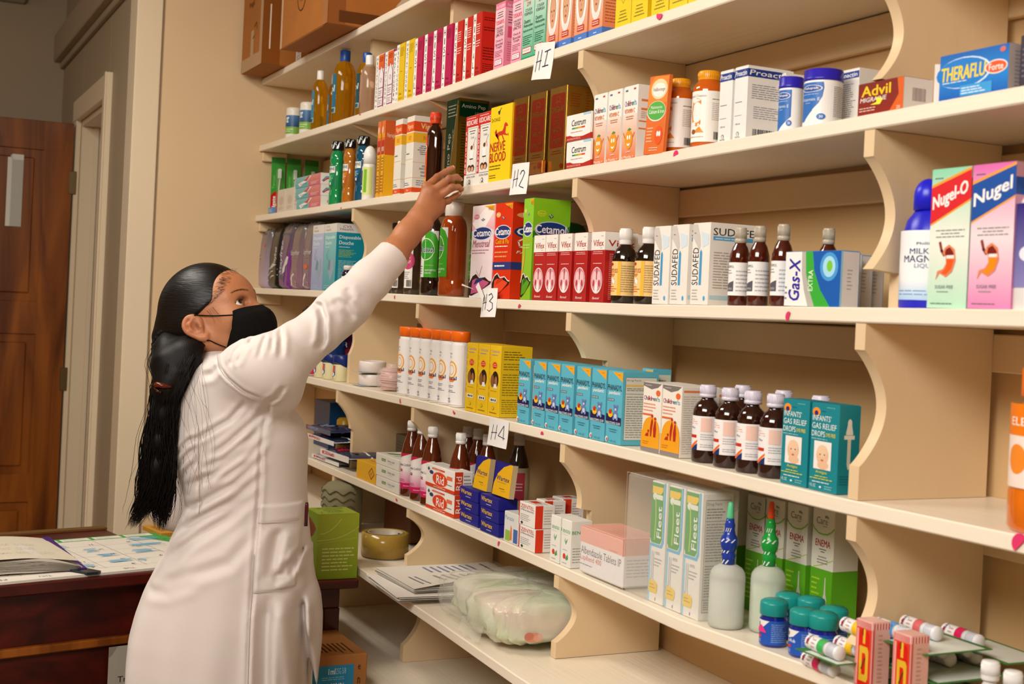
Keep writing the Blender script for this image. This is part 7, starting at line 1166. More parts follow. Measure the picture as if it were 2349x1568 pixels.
# shelf tags
def shelf_tag(txt, i, px, pyc, wpx, hpx, tilt, curl, label):
    c_ = onY(px, pyc, -.004); w_ = abs(Xat(px+wpx/2, -.004, c_[2])-Xat(px-wpx/2, -.004, c_[2])); h_ = hpx*proj(c_)[2]/FP; m = MB(); n = 8
    def P(u, v, o=0): a, b = (u-.5)*w_, (v-.5)*h_; cu = curl*((u-.5)**2*4)*.006-.004*(1-v)**2; a, b = a*math.cos(tilt)-b*math.sin(tilt), a*math.sin(tilt)+b*math.cos(tilt); return (a, cu-o, b)
    vs = [P(i_/n, j/n) for j in range(n+1) for i_ in range(n+1)]; nb = len(vs); vs += [(p[0], p[1]+.0004, p[2]) for p in vs]
    F = [(j*(n+1)+i_, j*(n+1)+i_+1, (j+1)*(n+1)+i_+1, (j+1)*(n+1)+i_) for j in range(n) for i_ in range(n)]; m.add(vs, F+[tuple(nb+k for k in f[::-1]) for f in F], '#efece8', 'paper', True)
    ink = '#26304e'; S_ = {'1': [[(.62, .74), (.86, .80)], [(.74, .77), (.68, .34)], [(.58, .34), (.84, .38)]], '2': [[(.60, .64), (.66, .74), (.76, .76), (.82, .68), (.74, .5), (.60, .28), (.68, .24), (.84, .20)]], '3': [[(.60, .76), (.74, .82), (.82, .70), (.66, .55), (.82, .48), (.84, .3), (.70, .20), (.58, .26)]], '4': [[(.82, .30), (.80, .82), (.56, .42), (.88, .36)]]}
    it = [('c', [(.26, .78), (.20, .22)], .014, ink), ('c', [(.46, .80), (.42, .26)], .014, ink), ('c', [(.18, .48), (.48, .52)], .012, ink)]+[('c', s_, .014, ink) for s_ in S_[txt[1]]]
    m.print_on(lambda u, v, o: P(u, v, o+.0006), it, 'paper', w=w_, h=h_); o = m.build('shelf_tag', boards_free, (float(c_[0]), float(c_[1]), float(c_[2]))); return tag(o, label, 'tag', 'handwritten shelf tags')
boards_free = None
shelf_tag('H1', 1, 1244, 140, 44, 84, -.10, .6, 'white handwritten H1 paper tag on the shelf edge under the green syrup cartons')
shelf_tag('H2', 2, 1190, 410, 39, 72, -.02, .5, 'white handwritten H2 paper tag on the shelf edge below the gold cartons')
shelf_tag('H3', 3, 1118, 694, 34, 66, .03, .9, 'white handwritten H3 paper tag below the torn pink carton')
shelf_tag('H4', 4, 1142, 993, 44, 62, .0, .3, 'white handwritten H4 paper tag below the yellow cartons')
m = MB(); c_ = onY(1090, 678, -.006); m.add([(0, 0, .02), (.05, -.004, -.012), (.053, -.003, .0), (.012, .001, .03), (-.055, -.01, .022), (-.052, -.01, .026), (-.01, .002, .014)], [(0, 1, 2, 3), (4, 6, 5)], '#efece8', 'paper'); 
tag(m.build('torn_tape_strip', None, tuple(map(float, c_))), 'torn white tape strip sticking out left of the H3 tag', 'tape')
# pink heart stickers on the shelf edges: each a small paper shape stuck to its board
def hearts():
    L_ = [(1, 825, 263, .8, 0), (1, 1512, 34, 1.5, 3.0), (2, 782, 478, .8, .3), (2, 1550, 354, 1.3, .2), (3, 905, 681, .8, 1.5), (3, 1191, 703, 1.0, .5), (3, 1808, 725, 1.2, 1.2), (4, 918, 919, 1.0, 2.0), (4, 1041, 944, 1.0, 2.8), (4, 1243, 995, 1.0, .1), (4, 2338, 1245, 2.0, .8), (5, 909, 1144, .9, 2.9), (5, 1144, 1247, 1.0, 1.0)]
    for k, (i, px, py, s_, r_) in enumerate(L_):
        c_ = onY(px, py, -.0016); sz = .006*s_; P = [(math.cos(a)*sz, math.sin(a)*sz*.9 if math.sin(a) > -.2 else -.2*sz) for a in np.linspace(0, 2*math.pi, 18)[:-1]]
        P = [(a*math.cos(r_)-b*math.sin(r_), a*math.sin(r_)+b*math.cos(r_)) for a, b in P]
        m = MB(); m.prism(P, 0, .0004, 'xz', '#e0386c', 'card'); o = m.build('pink_sticker', None, tuple(map(float, c_))); tag(o, f'{ORD[sum(1 for q in L_[:k] if q[0] == i)]} pink paper sticker from the left on the edge of {["", "shelf H1", "shelf H2", "shelf H3", "shelf H4", "the enema shelf"][i]}', 'sticker', 'pink paper stickers on the shelf edges')
hearts()
# ============================================================ the woman (implicit surfaces meshed with surface nets)
ZW = 2.78
_w = CAM+ray(540, 1100)/FP*ZW; W0 = np.array([_w[0], _w[1], 0.0])
def Lp(px, py, Z=ZW): w_ = CAM+ray(px, py)/FP*Z-W0; return np.array([w_@R0, w_@FWD, w_[2]])
class Field:
    def __init__(s, lo, hi, h):
        s.lo = np.array(lo, float); s.h = h; s.n = tuple(int(math.ceil((b-a)/h))+1 for a, b in zip(lo, hi)); s.F = np.full(s.n, .05, np.float32)
    def sub(s, lo, hi):
        i0 = [max(0, int((a-l)/s.h)) for a, l in zip(lo, s.lo)]; i1 = [min(n, int((b-l)/s.h)+2) for b, l, n in zip(hi, s.lo, s.n)]
        if any(a >= b for a, b in zip(i0, i1)): return None
        sl = tuple(slice(a, b) for a, b in zip(i0, i1)); ax = [s.lo[q]+s.h*np.arange(i0[q], i1[q], dtype=np.float32) for q in range(3)]
        return sl, ax[0][:, None, None], ax[1][None, :, None], ax[2][None, None, :]
    def comb(s, sl, d, k, op):
        A = s.F[sl]; d = d.astype(np.float32)
        if op == 'u': hh = np.maximum(k-np.abs(A-d), 0)/k; s.F[sl] = np.minimum(A, d)-hh*hh*k*.25
        else: d = -d; hh = np.maximum(k-np.abs(A-d), 0)/k; s.F[sl] = np.maximum(A, d)+hh*hh*k*.25
    def cone(s, a, b, ra, rb, k=.01, op='u', sq=None):
        a = np.array(a, float); b = np.array(b, float); m_ = max(ra, rb)+k+.006
        r = s.sub(np.minimum(a, b)-m_, np.maximum(a, b)+m_)
        if r is None: return
        sl, X, Y, Z = r; ab = b-a; l2 = max(float(ab@ab), 1e-9)
        t = np.clip(((X-a[0])*ab[0]+(Y-a[1])*ab[1]+(Z-a[2])*ab[2])/l2, 0, 1)
        d = np.sqrt((X-a[0]-t*ab[0])**2+(Y-a[1]-t*ab[1])**2+(Z-a[2]-t*ab[2])**2)-(ra+(rb-ra)*t); s.comb(sl, d, k, op)
    def chain(s, P, k=.01, op='u'):
        for (a, ra), (b, rb) in zip(P[:-1], P[1:]): s.cone(a, b, ra, rb, k, op)
    def ell(s, c, r, M=None, k=.01, op='u'):
        c = np.array(c, float); r_ = np.array(r, float); M = np.eye(3) if M is None else M; m_ = r_.max()+k+.006
        q = s.sub(c-m_, c+m_)
        if q is None: return
        sl, X, Y, Z = q; D = [(X-c[0])*M[i][0]+(Y-c[1])*M[i][1]+(Z-c[2])*M[i][2] for i in range(3)]
        k0 = np.sqrt(sum((D[i]/r_[i])**2 for i in range(3)))+1e-9; k1 = np.sqrt(sum((D[i]/r_[i]**2)**2 for i in range(3)))+1e-9
        s.comb(sl, k0*(k0-1)/k1, k, op)
    def mesh(s):
        F = s.F; I = F < 0; nx, ny, nz = F.shape
        c = I[:-1, :-1, :-1].astype(np.int8)
        for d in ((1, 0, 0), (0, 1, 0), (0, 0, 1), (1, 1, 0), (1, 0, 1), (0, 1, 1), (1, 1, 1)): c = c+I[d[0]:nx-1+d[0], d[1]:ny-1+d[1], d[2]:nz-1+d[2]]
        act = (c > 0) & (c < 8); idx = -np.ones(act.shape, np.int64); P = np.argwhere(act); idx[act] = np.arange(len(P))
        acc = np.zeros((len(P), 3)); cnt = np.zeros(len(P)); i, j, k = P.T
        for ax in range(3):
            o1, o2 = [q for q in range(3) if q != ax]
            for a in (0, 1):
                for b in (0, 1):
                    d0 = [0, 0, 0]; d0[o1] = a; d0[o2] = b; d1 = list(d0); d1[ax] = 1
                    f0 = F[i+d0[0], j+d0[1], k+d0[2]]; f1 = F[i+d1[0], j+d1[1], k+d1[2]]; m_ = (f0 < 0) != (f1 < 0)
                    t = np.where(m_, f0/np.where(m_, f0-f1, 1), 0); p = np.array(d0, float)[None, :].repeat(len(P), 0); p[:, ax] = t
                    acc[m_] += p[m_]; cnt[m_] += 1
        V = s.lo+s.h*(P+acc/np.maximum(cnt, 1)[:, None]); Q = []
        for ax in range(3):
            o1, o2 = [(1, 2), (2, 0), (0, 1)][ax]
            sl0 = [slice(1, n-1) for n in F.shape]; sl1 = list(sl0); sl0[ax] = slice(0, F.shape[ax]-1); sl1[ax] = slice(1, F.shape[ax])
            a = I[tuple(sl0)]; b = I[tuple(sl1)]; E_ = np.argwhere(a != b); 
            if not len(E_): continue
            base = E_+np.array([0 if q == ax else 1 for q in range(3)]); ins = a[tuple(E_.T)]
            def cell(da, db): q = base.copy(); q[:, o1] -= da; q[:, o2] -= db; return idx[tuple(q.T)]
            c0, c1, c2, c3 = cell(1, 1), cell(0, 1), cell(0, 0), cell(1, 0)
            q = np.stack([c0, c1, c2, c3], 1); q[~ins] = q[~ins][:, ::-1]; Q.append(q)
        Q = np.concatenate(Q); Q = Q[(Q >= 0).all(1)]
        return V, Q
def smooth_np(V, Q, it=2, lam=.5):
    for _ in range(it):
        A = np.zeros_like(V); c = np.zeros(len(V))
        for a, b in ((0, 1), (1, 2), (2, 3), (3, 0)):
            np.add.at(A, Q[:, a], V[Q[:, b]]); np.add.at(A, Q[:, b], V[Q[:, a]]); np.add.at(c, Q[:, a], 1); np.add.at(c, Q[:, b], 1)
        V = V+lam*(A/np.maximum(c, 1)[:, None]-V)
    return V
def to_obj(name, parts, matn, parent):
    Vs = []; Qs = []; Cs = []; b = 0
    for V, Q, C_ in parts: Vs.append(V); Qs.append(Q+b); Cs.append(C_); b += len(V)
    V = np.concatenate(Vs); Q = np.concatenate(Qs); C_ = np.concatenate(Cs); me = bpy.data.meshes.new(name)
    me.vertices.add(len(V)); me.vertices.foreach_set('co', V.astype(np.float32).ravel()); me.loops.add(len(Q)*4); me.loops.foreach_set('vertex_index', Q.astype(np.int32).ravel())
    me.polygons.add(len(Q)); me.polygons.foreach_set('loop_start', np.arange(0, len(Q)*4, 4, dtype=np.int32)); me.polygons.foreach_set('loop_total', np.full(len(Q), 4, np.int32))
    me.materials.append(MATS[matn]); me.update(calc_edges=True); me.validate(); me.polygons.foreach_set('use_smooth', [True]*len(me.polygons))
    a = me.attributes.new('Col', 'FLOAT_COLOR', 'POINT'); arr = np.ones((len(V), 4), np.float32); arr[:, :3] = C_; a.data.foreach_set('color', arr.ravel())
    o = bpy.data.objects.new(name, me); COL.objects.link(o); o.parent = parent; return o
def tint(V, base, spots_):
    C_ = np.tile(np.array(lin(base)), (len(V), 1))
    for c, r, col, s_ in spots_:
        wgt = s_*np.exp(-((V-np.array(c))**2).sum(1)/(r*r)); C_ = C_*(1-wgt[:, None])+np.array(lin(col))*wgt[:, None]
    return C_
woman = empty('person', tuple(W0)); woman.rotation_euler.z = math.atan2(R0[1], R0[0])
tag(woman, 'person in white coat and black face mask with long black ponytail, reaching up', 'person')
# ---- head frame
HC = Lp(477, 716, 2.78); pt, yw = math.radians(30), math.radians(17)
hf = np.array([math.cos(pt)*math.cos(yw), -math.cos(pt)*math.sin(yw), math.sin(pt)]); hs = np.array([-math.sin(yw), -math.cos(yw), 0.0]); hu = np.cross(hf, hs); hu = hu if hu[2] > 0 else -hu
HM = np.array([hf, hs, hu])
def H(f, s_, u): return HC+f*hf+s_*hs+u*hu
SK = '#b57a55'
def spl(P, n):
    P = [np.array(p, float) for p in P]; Q_ = [2*P[0]-P[1]]+P+[2*P[-1]-P[-2]]; out = []
    for i in range(1, len(Q_)-2):
        for k in range(n):
            t = k/n; a, b, c, d = Q_[i-1:i+3]; out.append(.5*(2*b+(c-a)*t+(2*a-5*b+4*c-d)*t*t+(3*b-a-3*c+d)*t**3))
    return out+[P[-1]]
hd = Field(HC-np.array([.16, .14, .26]), HC+np.array([.19, .14, .15]), .0021)
hd.ell(H(.0, 0, .008), (.094, .073, .090), HM, .01); hd.ell(H(.050, 0, -.022), (.056, .060, .066), HM, .03); hd.ell(H(.070, 0, .012), (.030, .048, .036), HM, .03)
for g in (1, -1):
    hd.cone(H(.0, g*.050, -.062), H(.072, g*.014, -.112), .024, .018, .03); hd.ell(H(.062, g*.040, -.048), (.030, .022, .020), HM, .025)
    hd.cone(H(.094, g*.012, -.012), H(.078, g*.045, -.008), .010, .008, .016)
    hd.ell(H(.100, g*.030, -.026), (.012, .017, .010), HM, .010, 's')          # socket
    hd.ell(H(.0845, g*.032, -.026), (.0135, .0150, .0130), HM, .004)             # lids over the ball
    hd.ell(H(.100, g*.0375, -.0258), (.0135, .0145, .0066), HM, .0015, 's')         # opening
hd.ell(H(.075, 0, -.105), (.024, .022, .022), HM, .02)
hd.cone(H(.098, 0, -.028), H(.118, 0, -.066), .0085, .0120, .012); hd.ell(H(.100, 0, -.092), (.014, .022, .010), HM, .012)
nb = Lp(505, 850, 2.80); hd.cone(H(-.018, 0, -.055), nb, .050, .052, .03); hd.cone(nb, Lp(520, 900, 2.80), .056, .065, .02)
def EP(f, s_, u): return (-.002+(f+.028)*.88, .071+(s_-.073)*.95, -.0385+(u+.026)*.88)
E_ = [EP(*q) for q in [(-.014, .073, -.026), (-.011, .076, -.010), (-.020, .081, .003), (-.034, .087, .004), (-.044, .092, -.008), (-.045, .091, -.024), (-.037, .087, -.038), (-.026, .081, -.050), (-.016, .076, -.055), (-.010, .073, -.048)]]
hd.ell(H(*EP(-.028, .080, -.024)), (.018, .0056, .026), HM, .006); hd.cone(H(*EP(-.036, .083, -.008)), H(*EP(-.034, .082, -.030)), .006, .006, .006)
hd.chain([(H(*p), .0040+(.0020 if i in (21, 22, 23, 24, 25) else 0)) for i, p in enumerate(spl(E_, 3))], .004)
hd.chain([(H(*EP(*q)), .0028) for q in ((-.022, .086, -.004), (-.033, .090, -.012), (-.034, .090, -.026), (-.024, .085, -.038))], .004)
hd.ell(H(*EP(-.021, .089, -.024)), (.0075, .007, .010), HM, .004, 's'); hd.ell(H(*EP(-.012, .079, -.028)), (.004, .005, .006), HM, .003)
V, Q = hd.mesh(); V = smooth_np(V, Q, 2); 
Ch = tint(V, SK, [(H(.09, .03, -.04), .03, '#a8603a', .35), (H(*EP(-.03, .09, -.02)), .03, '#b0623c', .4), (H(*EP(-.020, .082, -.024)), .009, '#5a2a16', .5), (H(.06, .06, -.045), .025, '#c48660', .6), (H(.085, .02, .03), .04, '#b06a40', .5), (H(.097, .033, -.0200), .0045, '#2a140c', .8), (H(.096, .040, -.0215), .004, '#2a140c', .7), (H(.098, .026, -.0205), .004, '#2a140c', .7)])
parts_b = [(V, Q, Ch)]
def fv(F_, p):
    q = ((np.array(p)-F_.lo)/F_.h); i = np.clip(q.astype(int), 0, np.array(F_.n)-2); t = q-i; v = 0
    for a in (0, 1):
        for b in (0, 1):
            for c in (0, 1): v += F_.F[i[0]+a, i[1]+b, i[2]+c]*(t[0] if a else 1-t[0])*(t[1] if b else 1-t[1])*(t[2] if c else 1-t[2])
    return float(v)
def skin_f(s_, u):           # skin front at a given side/height of the head
    f = .135
    while f > 0 and fv(hd, H(f, s_, u)) > 0: f -= .0006
    return f
def out_of(F_, p, c, gap):   # lift a point clear of a surface
    d = (np.array(p)-c); d /= np.linalg.norm(d)
    for _ in range(40):
        if fv(F_, p) >= gap: break
        p = p+d*.0008
    return p
# ---- right forearm and hand
fa = Field(Lp(840, 660, 2.72)-.03, Lp(1085, 350, 3.03)+.02, .0019)
Wr = Lp(957, 508, 2.90)
fa.chain([(Lp(840, 650, 2.812), .033), (Lp(900, 586, 2.858), .0312), (Lp(935, 537, 2.885), .0265), (Wr, .0225)], .02)
fa.ell(Lp(963, 512, 2.893), (.030, .018, .022), None, .02)
MC = [Lp(980, 430, 2.925), Lp(990, 440, 2.918), Lp(1001, 452, 2.920), Lp(1010, 466, 2.928)]
for i, m_ in enumerate(MC): fa.cone(Wr+(m_-Wr)*.12+np.array([0, .002, 0]), m_, .0170, .0108, .016)
fa.cone(Wr+(MC[3]-Wr)*.2, Wr+(MC[3]-Wr)*.8+np.array([.004, .008, -.004]), .018, .014, .018)
FG = [[(979, 428, 2.925, .0105), (1004, 406, 2.945, .0088), (1022, 394, 2.966, .0076), (1038, 385, 2.972, .0066)],
      [(990, 440, 2.918, .0108), (1031, 410, 2.925, .0090), (1047, 406, 2.945, .0078), (1055, 411, 2.955, .0064)],
      [(1001, 453, 2.920, .0105), (1037, 430, 2.920, .0088), (1051, 429, 2.938, .0076), (1059, 434, 2.948, .0062)],
      [(1010, 466, 2.928, .0095), (1028, 460, 2.936, .0078), (1043, 450, 2.948, .0068), (1054, 443, 2.954, .0058)]]
tips = []
for fg in FG:
    C_ = [(Lp(a, b, c), r*.93) for a, b, c, r in fg]; fa.chain(C_, .003); tips.append((C_[-2][0], C_[-1][0]))
    fa.ell(C_[1][0]+np.array([0, -.002, 0]), (.0086, .0082, .0082), None, .003); fa.ell(C_[0][0]+np.array([0, -.004, 0]), (.011, .009, .010), None, .006)
fa.chain([(Lp(958, 490, 2.925), .016), (Lp(978, 470, 2.955), .0125), (Lp(1000, 452, 2.972), .0100), (Lp(1016, 436, 2.978), .0088)], .010)
V, Q = fa.mesh(); V = smooth_np(V, Q, 1)
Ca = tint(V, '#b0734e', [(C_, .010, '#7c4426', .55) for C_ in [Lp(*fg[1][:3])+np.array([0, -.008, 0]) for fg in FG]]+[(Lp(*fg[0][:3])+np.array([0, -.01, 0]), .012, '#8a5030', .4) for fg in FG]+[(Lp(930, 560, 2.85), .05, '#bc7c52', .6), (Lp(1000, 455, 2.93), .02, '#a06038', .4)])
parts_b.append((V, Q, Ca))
# ---- trunk, left arm, legs (inside the coat; coarse)
tr = Field(Lp(330, 1600, 2.5)*np.array([1, 1, 0])+np.array([0, 0, -.0]), Lp(760, 780, 3.1), .0065)
tr.lo[1] = min(tr.lo[1], -.25)
tr = Field(np.array([-.22, -.22, 0.0]), np.array([.26, .32, 1.45]), .0065)
sp = [(Lp(520, 900, 2.80), .062), (Lp(545, 960, 2.79), .095), (Lp(560, 1060, 2.78), .092), (Lp(560, 1160, 2.78), .086), (Lp(545, 1260, 2.79), .10), (Lp(525, 1360, 2.80), .115)]
tr.chain(sp, .04); hipc = sp[-1][0]
RS_, LS_ = Lp(592, 852, 2.66), Lp(470, 870, 2.93)
tr.cone(RS_, Lp(520, 880, 2.8), .045, .05, .03); tr.cone(LS_, Lp(520, 880, 2.8), .045, .05, .03)
tr.chain([(LS_, .042), (Lp(395, 1165, 2.955), .034), (Lp(560, 1200, 2.98), .028), (Lp(668, 1206, 2.955), .022)], .02)
tr.chain([(RS_, .042), (Lp(690, 800, 2.70), .038), (Lp(770, 735, 2.75), .034)], .02)
for g in (-1, 1):
    hp = hipc+np.array([.0, g*.075, -.03]); kn = np.array([hipc[0]+.03, g*.08+hipc[1], .42]); an = np.array([hipc[0]-.01, g*.085+hipc[1], .08])
    tr.chain([(hp, .085), (kn, .052), (kn*.65+an*.35-np.array([.015, 0, 0]), .050), (an, .034)], .03); tr.cone(an+[0, 0, -.03], an+[.13, 0, -.045], .034, .026, .02)
V, Q = tr.mesh(); parts_b.append((V, Q, tint(V, SK, [])))
lh = Field(Lp(655, 1240, 2.90)-.02, Lp(735, 1180, 3.0)+.02, .0021)      # left hand holding on near the pocket
lh.chain([(Lp(655, 1206, 2.955), .022), (Lp(680, 1206, 2.95), .021), (Lp(695, 1206, 2.945), .017)], .015)
for k, (a, b) in enumerate([((706, 1196), (714, 1204)), ((708, 1204), (717, 1213)), ((706, 1212), (713, 1221)), ((700, 1219), (706, 1227))]):
    lh.chain([(Lp(690, 1198+6*k, 2.945), .0095), (Lp(*a, 2.935), .0088), (Lp(*b, 2.94), .0078)], .004)
lh.chain([(Lp(672, 1192, 2.94), .012), (Lp(690, 1188, 2.93), .0095), (Lp(702, 1190, 2.93), .0085)], .008)
V, Q = lh.mesh(); parts_b.append((V, Q, tint(V, '#9a5a36', [])))
to_obj('body', parts_b, 'skin', woman)
# ---- eyes, brows, lashes
for g in (1, -1):
    m = MB(); c = H(.0850, g*.0335, -.0262); look = hf*.84+hs*(.22)+hu*.14; look /= np.linalg.norm(look); R_ = .0118
    a_ = np.cross(look, hu); a_ /= np.linalg.norm(a_); b_ = np.cross(a_, look); vs = []; cs = []
    for j in range(17):
        th = math.pi*j/16
        for i in range(20): q = 2*math.pi*i/20; vs.append(c+R_*(look*math.cos(th)+(a_*math.cos(q)+b_*math.sin(q))*math.sin(th))); cs.append('#0a0504' if th < .28 else ('#241008' if th < .52 else '#e8dfd6'))
    m.add(vs, [(j*20+i, j*20+(i+1) % 20, (j+1)*20+(i+1) % 20, (j+1)*20+i) for j in range(16) for i in range(20)], cs, 'eye', True); m.build('eye', woman)
    m = MB(); r = random.Random(5+g)
    for k in range(110):
        t_ = r.random(); s2, u_ = .010+.040*t_, -.006+.005*math.sin(t_*2.6)+r.uniform(-.0024, .0024)*(1.2-t_); p = H(skin_f(g*s2, u_)+.0004, g*s2, u_); m.tube([p, p+hs*g*.006+hu*r.uniform(-.001, .0015)-hf*.0022], [.00022, .00010], 3, '#5a3420', 'plastic')
    m.build('eyebrow', woman)
    m = MB(); L_ = [H(max(skin_f(g*(.0215+.026*q), -.0212+.0028*math.sin(math.pi*q)-.004*q), .08)+.0003, g*(.0215+.026*q), -.0212+.0028*math.sin(math.pi*q)-.004*q) for q in np.linspace(0, 1, 11)]; m.tube(L_, .0009, 5, '#0c0605', 'hair')
    for p in L_: m.tube([p, p+hf*.005+hu*.002, p+hf*.0075+hu*.0045], [.0003, .0002, .0001], 3, '#0c0605', 'hair')
    m.build('eyelashes', woman)
# ---- nails
m = MB()
for (a, b) in (tips[0], tips[3], tips[1]):
    d = (b-a)/np.linalg.norm(b-a); n_ = np.array([0, -1, .25]); n_ -= d*(n_@d); n_ /= np.linalg.norm(n_); s_ = np.cross(d, n_); c = b+n_*.0058-d*.001; vs = []
    for i in range(5):
        for j in range(5): u, v = (i-2)/2, (j-2)/2; vs.append(c+d*u*.0052+s_*v*.0042*(1-.25*max(0, u)**2)-n_*(.0016*v*v+.0007*u*u))
    m.add(vs, [(i*5+j, (i+1)*5+j, (i+1)*5+j+1, i*5+j+1) for i in range(4) for j in range(4)], '#e0ad92', 'gloss', True)
m.build('fingernails', woman)
# ---- white coat
co = Field(np.array([-.27, -.27, .40]), np.array([.44, .36, 1.60]), .0031)
SEC = [(790, 480, 532, .035), (803, 466, 556, .065), (820, 452, 586, .095), (845, 436, 606, .125), (880, 418, 634, .138), (920, 403, 664, .142), (960, 396, 694, .142), (1000, 394, 706, .142), (1050, 398, 704, .138), (1100, 416, 702, .132), (1150, 430, 704, .128),
       (1185, 424, 706, .132), (1220, 404, 709, .142), (1260, 388, 713, .15), (1300, 364, 718, .158), (1350, 338, 726, .162), (1407, 317, 733, .168), (1460, 303, 728, .172), (1520, 297, 716, .175), (1600, 294, 712, .178), (1750, 296, 716, .18), (1870, 298, 720, .18)]
tz = []; 
for py, l, r, b in SEC: A_, B_ = Lp(l, py, ZW), Lp(r, py, ZW); tz.append(((A_[2]+B_[2])/2, (A_[0]+B_[0])/2, (B_[0]-A_[0])/2, b, (A_[2]-B_[2])/(B_[0]-A_[0])))
tz = np.array(tz[::-1]); sl, X, Y, Z = co.sub(co.lo, co.lo+np.array(co.n)*co.h)
zz_ = Z[0, 0]; xc = np.interp(zz_, tz[:, 0], tz[:, 1]); aa = np.interp(zz_, tz[:, 0], tz[:, 2]); bb = np.interp(zz_, tz[:, 0], tz[:, 3])
k5 = np.ones(9)/9; pad = lambda q: np.convolve(np.pad(q, 4, 'edge'), k5, 'valid'); xc, aa, bb = pad(xc), pad(aa), pad(bb)
tilt = .03; XX = X; al = .0
# section turned so that the back faces the viewer's left; skirt folds as a ripple in angle
dx = (XX-xc[None, None, :])/aa[None, None, :]; dy = (Y-.0)/bb[None, None, :]; ang_ = np.arctan2(dy, dx); low = np.clip((1.02-Z)/.45, 0, 1)
rip = (.030*np.sin(ang_*7+.6)+.018*np.sin(ang_*13+2.0))*low
R_ = (np.abs(dx)**2.25+np.abs(dy)**2.25)**(1/2.25)
d = (R_-1-rip)*np.minimum(aa, bb)[None, None, :]*.95
ztop = Lp(505, 792, ZW)[2]; d = np.maximum(d, Z-ztop); d = np.maximum(d, .47-Z); co.F[:] = d.astype(np.float32)
del dx, dy, ang_, low, rip, R_, d
co.cone(Lp(572, 842, 2.67), Lp(610, 850, 2.635), .050, .062, .035)
ARM = [((588, 842, 2.640), .060), ((632, 836, 2.650), .0625), ((684, 794, 2.690), .0500), ((733, 757, 2.725), .0455), ((770, 722, 2.755), .0475), ((800, 694, 2.780), .0480), ((850, 641, 2.820), .0420), ((903, 585, 2.860), .0385)]
co.chain([(Lp(*p), r) for p, r in ARM], .02)
co.cone(Lp(556, 862, 2.68), Lp(640, 900, 2.68), .055, .045, .04)
co.chain([(Lp(478, 868, 2.92), .055), (Lp(430, 1010, 2.94), .050), (Lp(398, 1160, 2.95), .050), (Lp(470, 1195, 2.97), .044), (Lp(640, 1206, 2.955), .034)], .02)
# trim the cuff flat, square to the forearm
ax_ = Lp(903, 585, 2.860)-Lp(850, 641, 2.820); ax_ /= np.linalg.norm(ax_); cp = Lp(902, 584, 2.862); r_ = co.sub(cp-.07, cp+.09); sl, X, Y, Z = r_
pl = (X-cp[0])*ax_[0]+(Y-cp[1])*ax_[1]+(Z-cp[2])*ax_[2]; co.F[sl] = np.maximum(co.F[sl], pl.astype(np.float32))
def crease(P, w, dep, yside=None):
    P = [Lp(*p, ZW)[[0, 2]] for p in P]; P = np.array(P); lo, hi = P.min(0)-3*w, P.max(0)+3*w
    r = co.sub((lo[0], co.lo[1], lo[1]), (hi[0], .05, hi[1]))
    if r is None: return
    sl, X, Y, Z = r; X2, Z2 = X[:, 0, :], Z[0, :, :]; best = np.full((X.shape[0], Z.shape[2]), 9., np.float32); tt = best*0; n = len(P)-1
    for i in range(n):
        a, b = P[i], P[i+1]; ab = b-a; t = np.clip(((X2-a[0])*ab[0]+(Z2-a[1])*ab[1])/(ab@ab), 0, 1); q = np.sqrt((X2-a[0]-t*ab[0])**2+(Z2-a[1]-t*ab[1])**2); m_ = q < best; best[m_] = q[m_]; tt[m_] = (i+t[m_])/n
    g = 1.45*dep*(np.exp(-(best/w)**2)-.55*np.exp(-((best-1.7*w)/w)**2))*np.clip(np.minimum(tt, 1-tt)*6, 0, 1)
    co.F[sl] += g[:, None, :].astype(np.float32)
SM = .0052
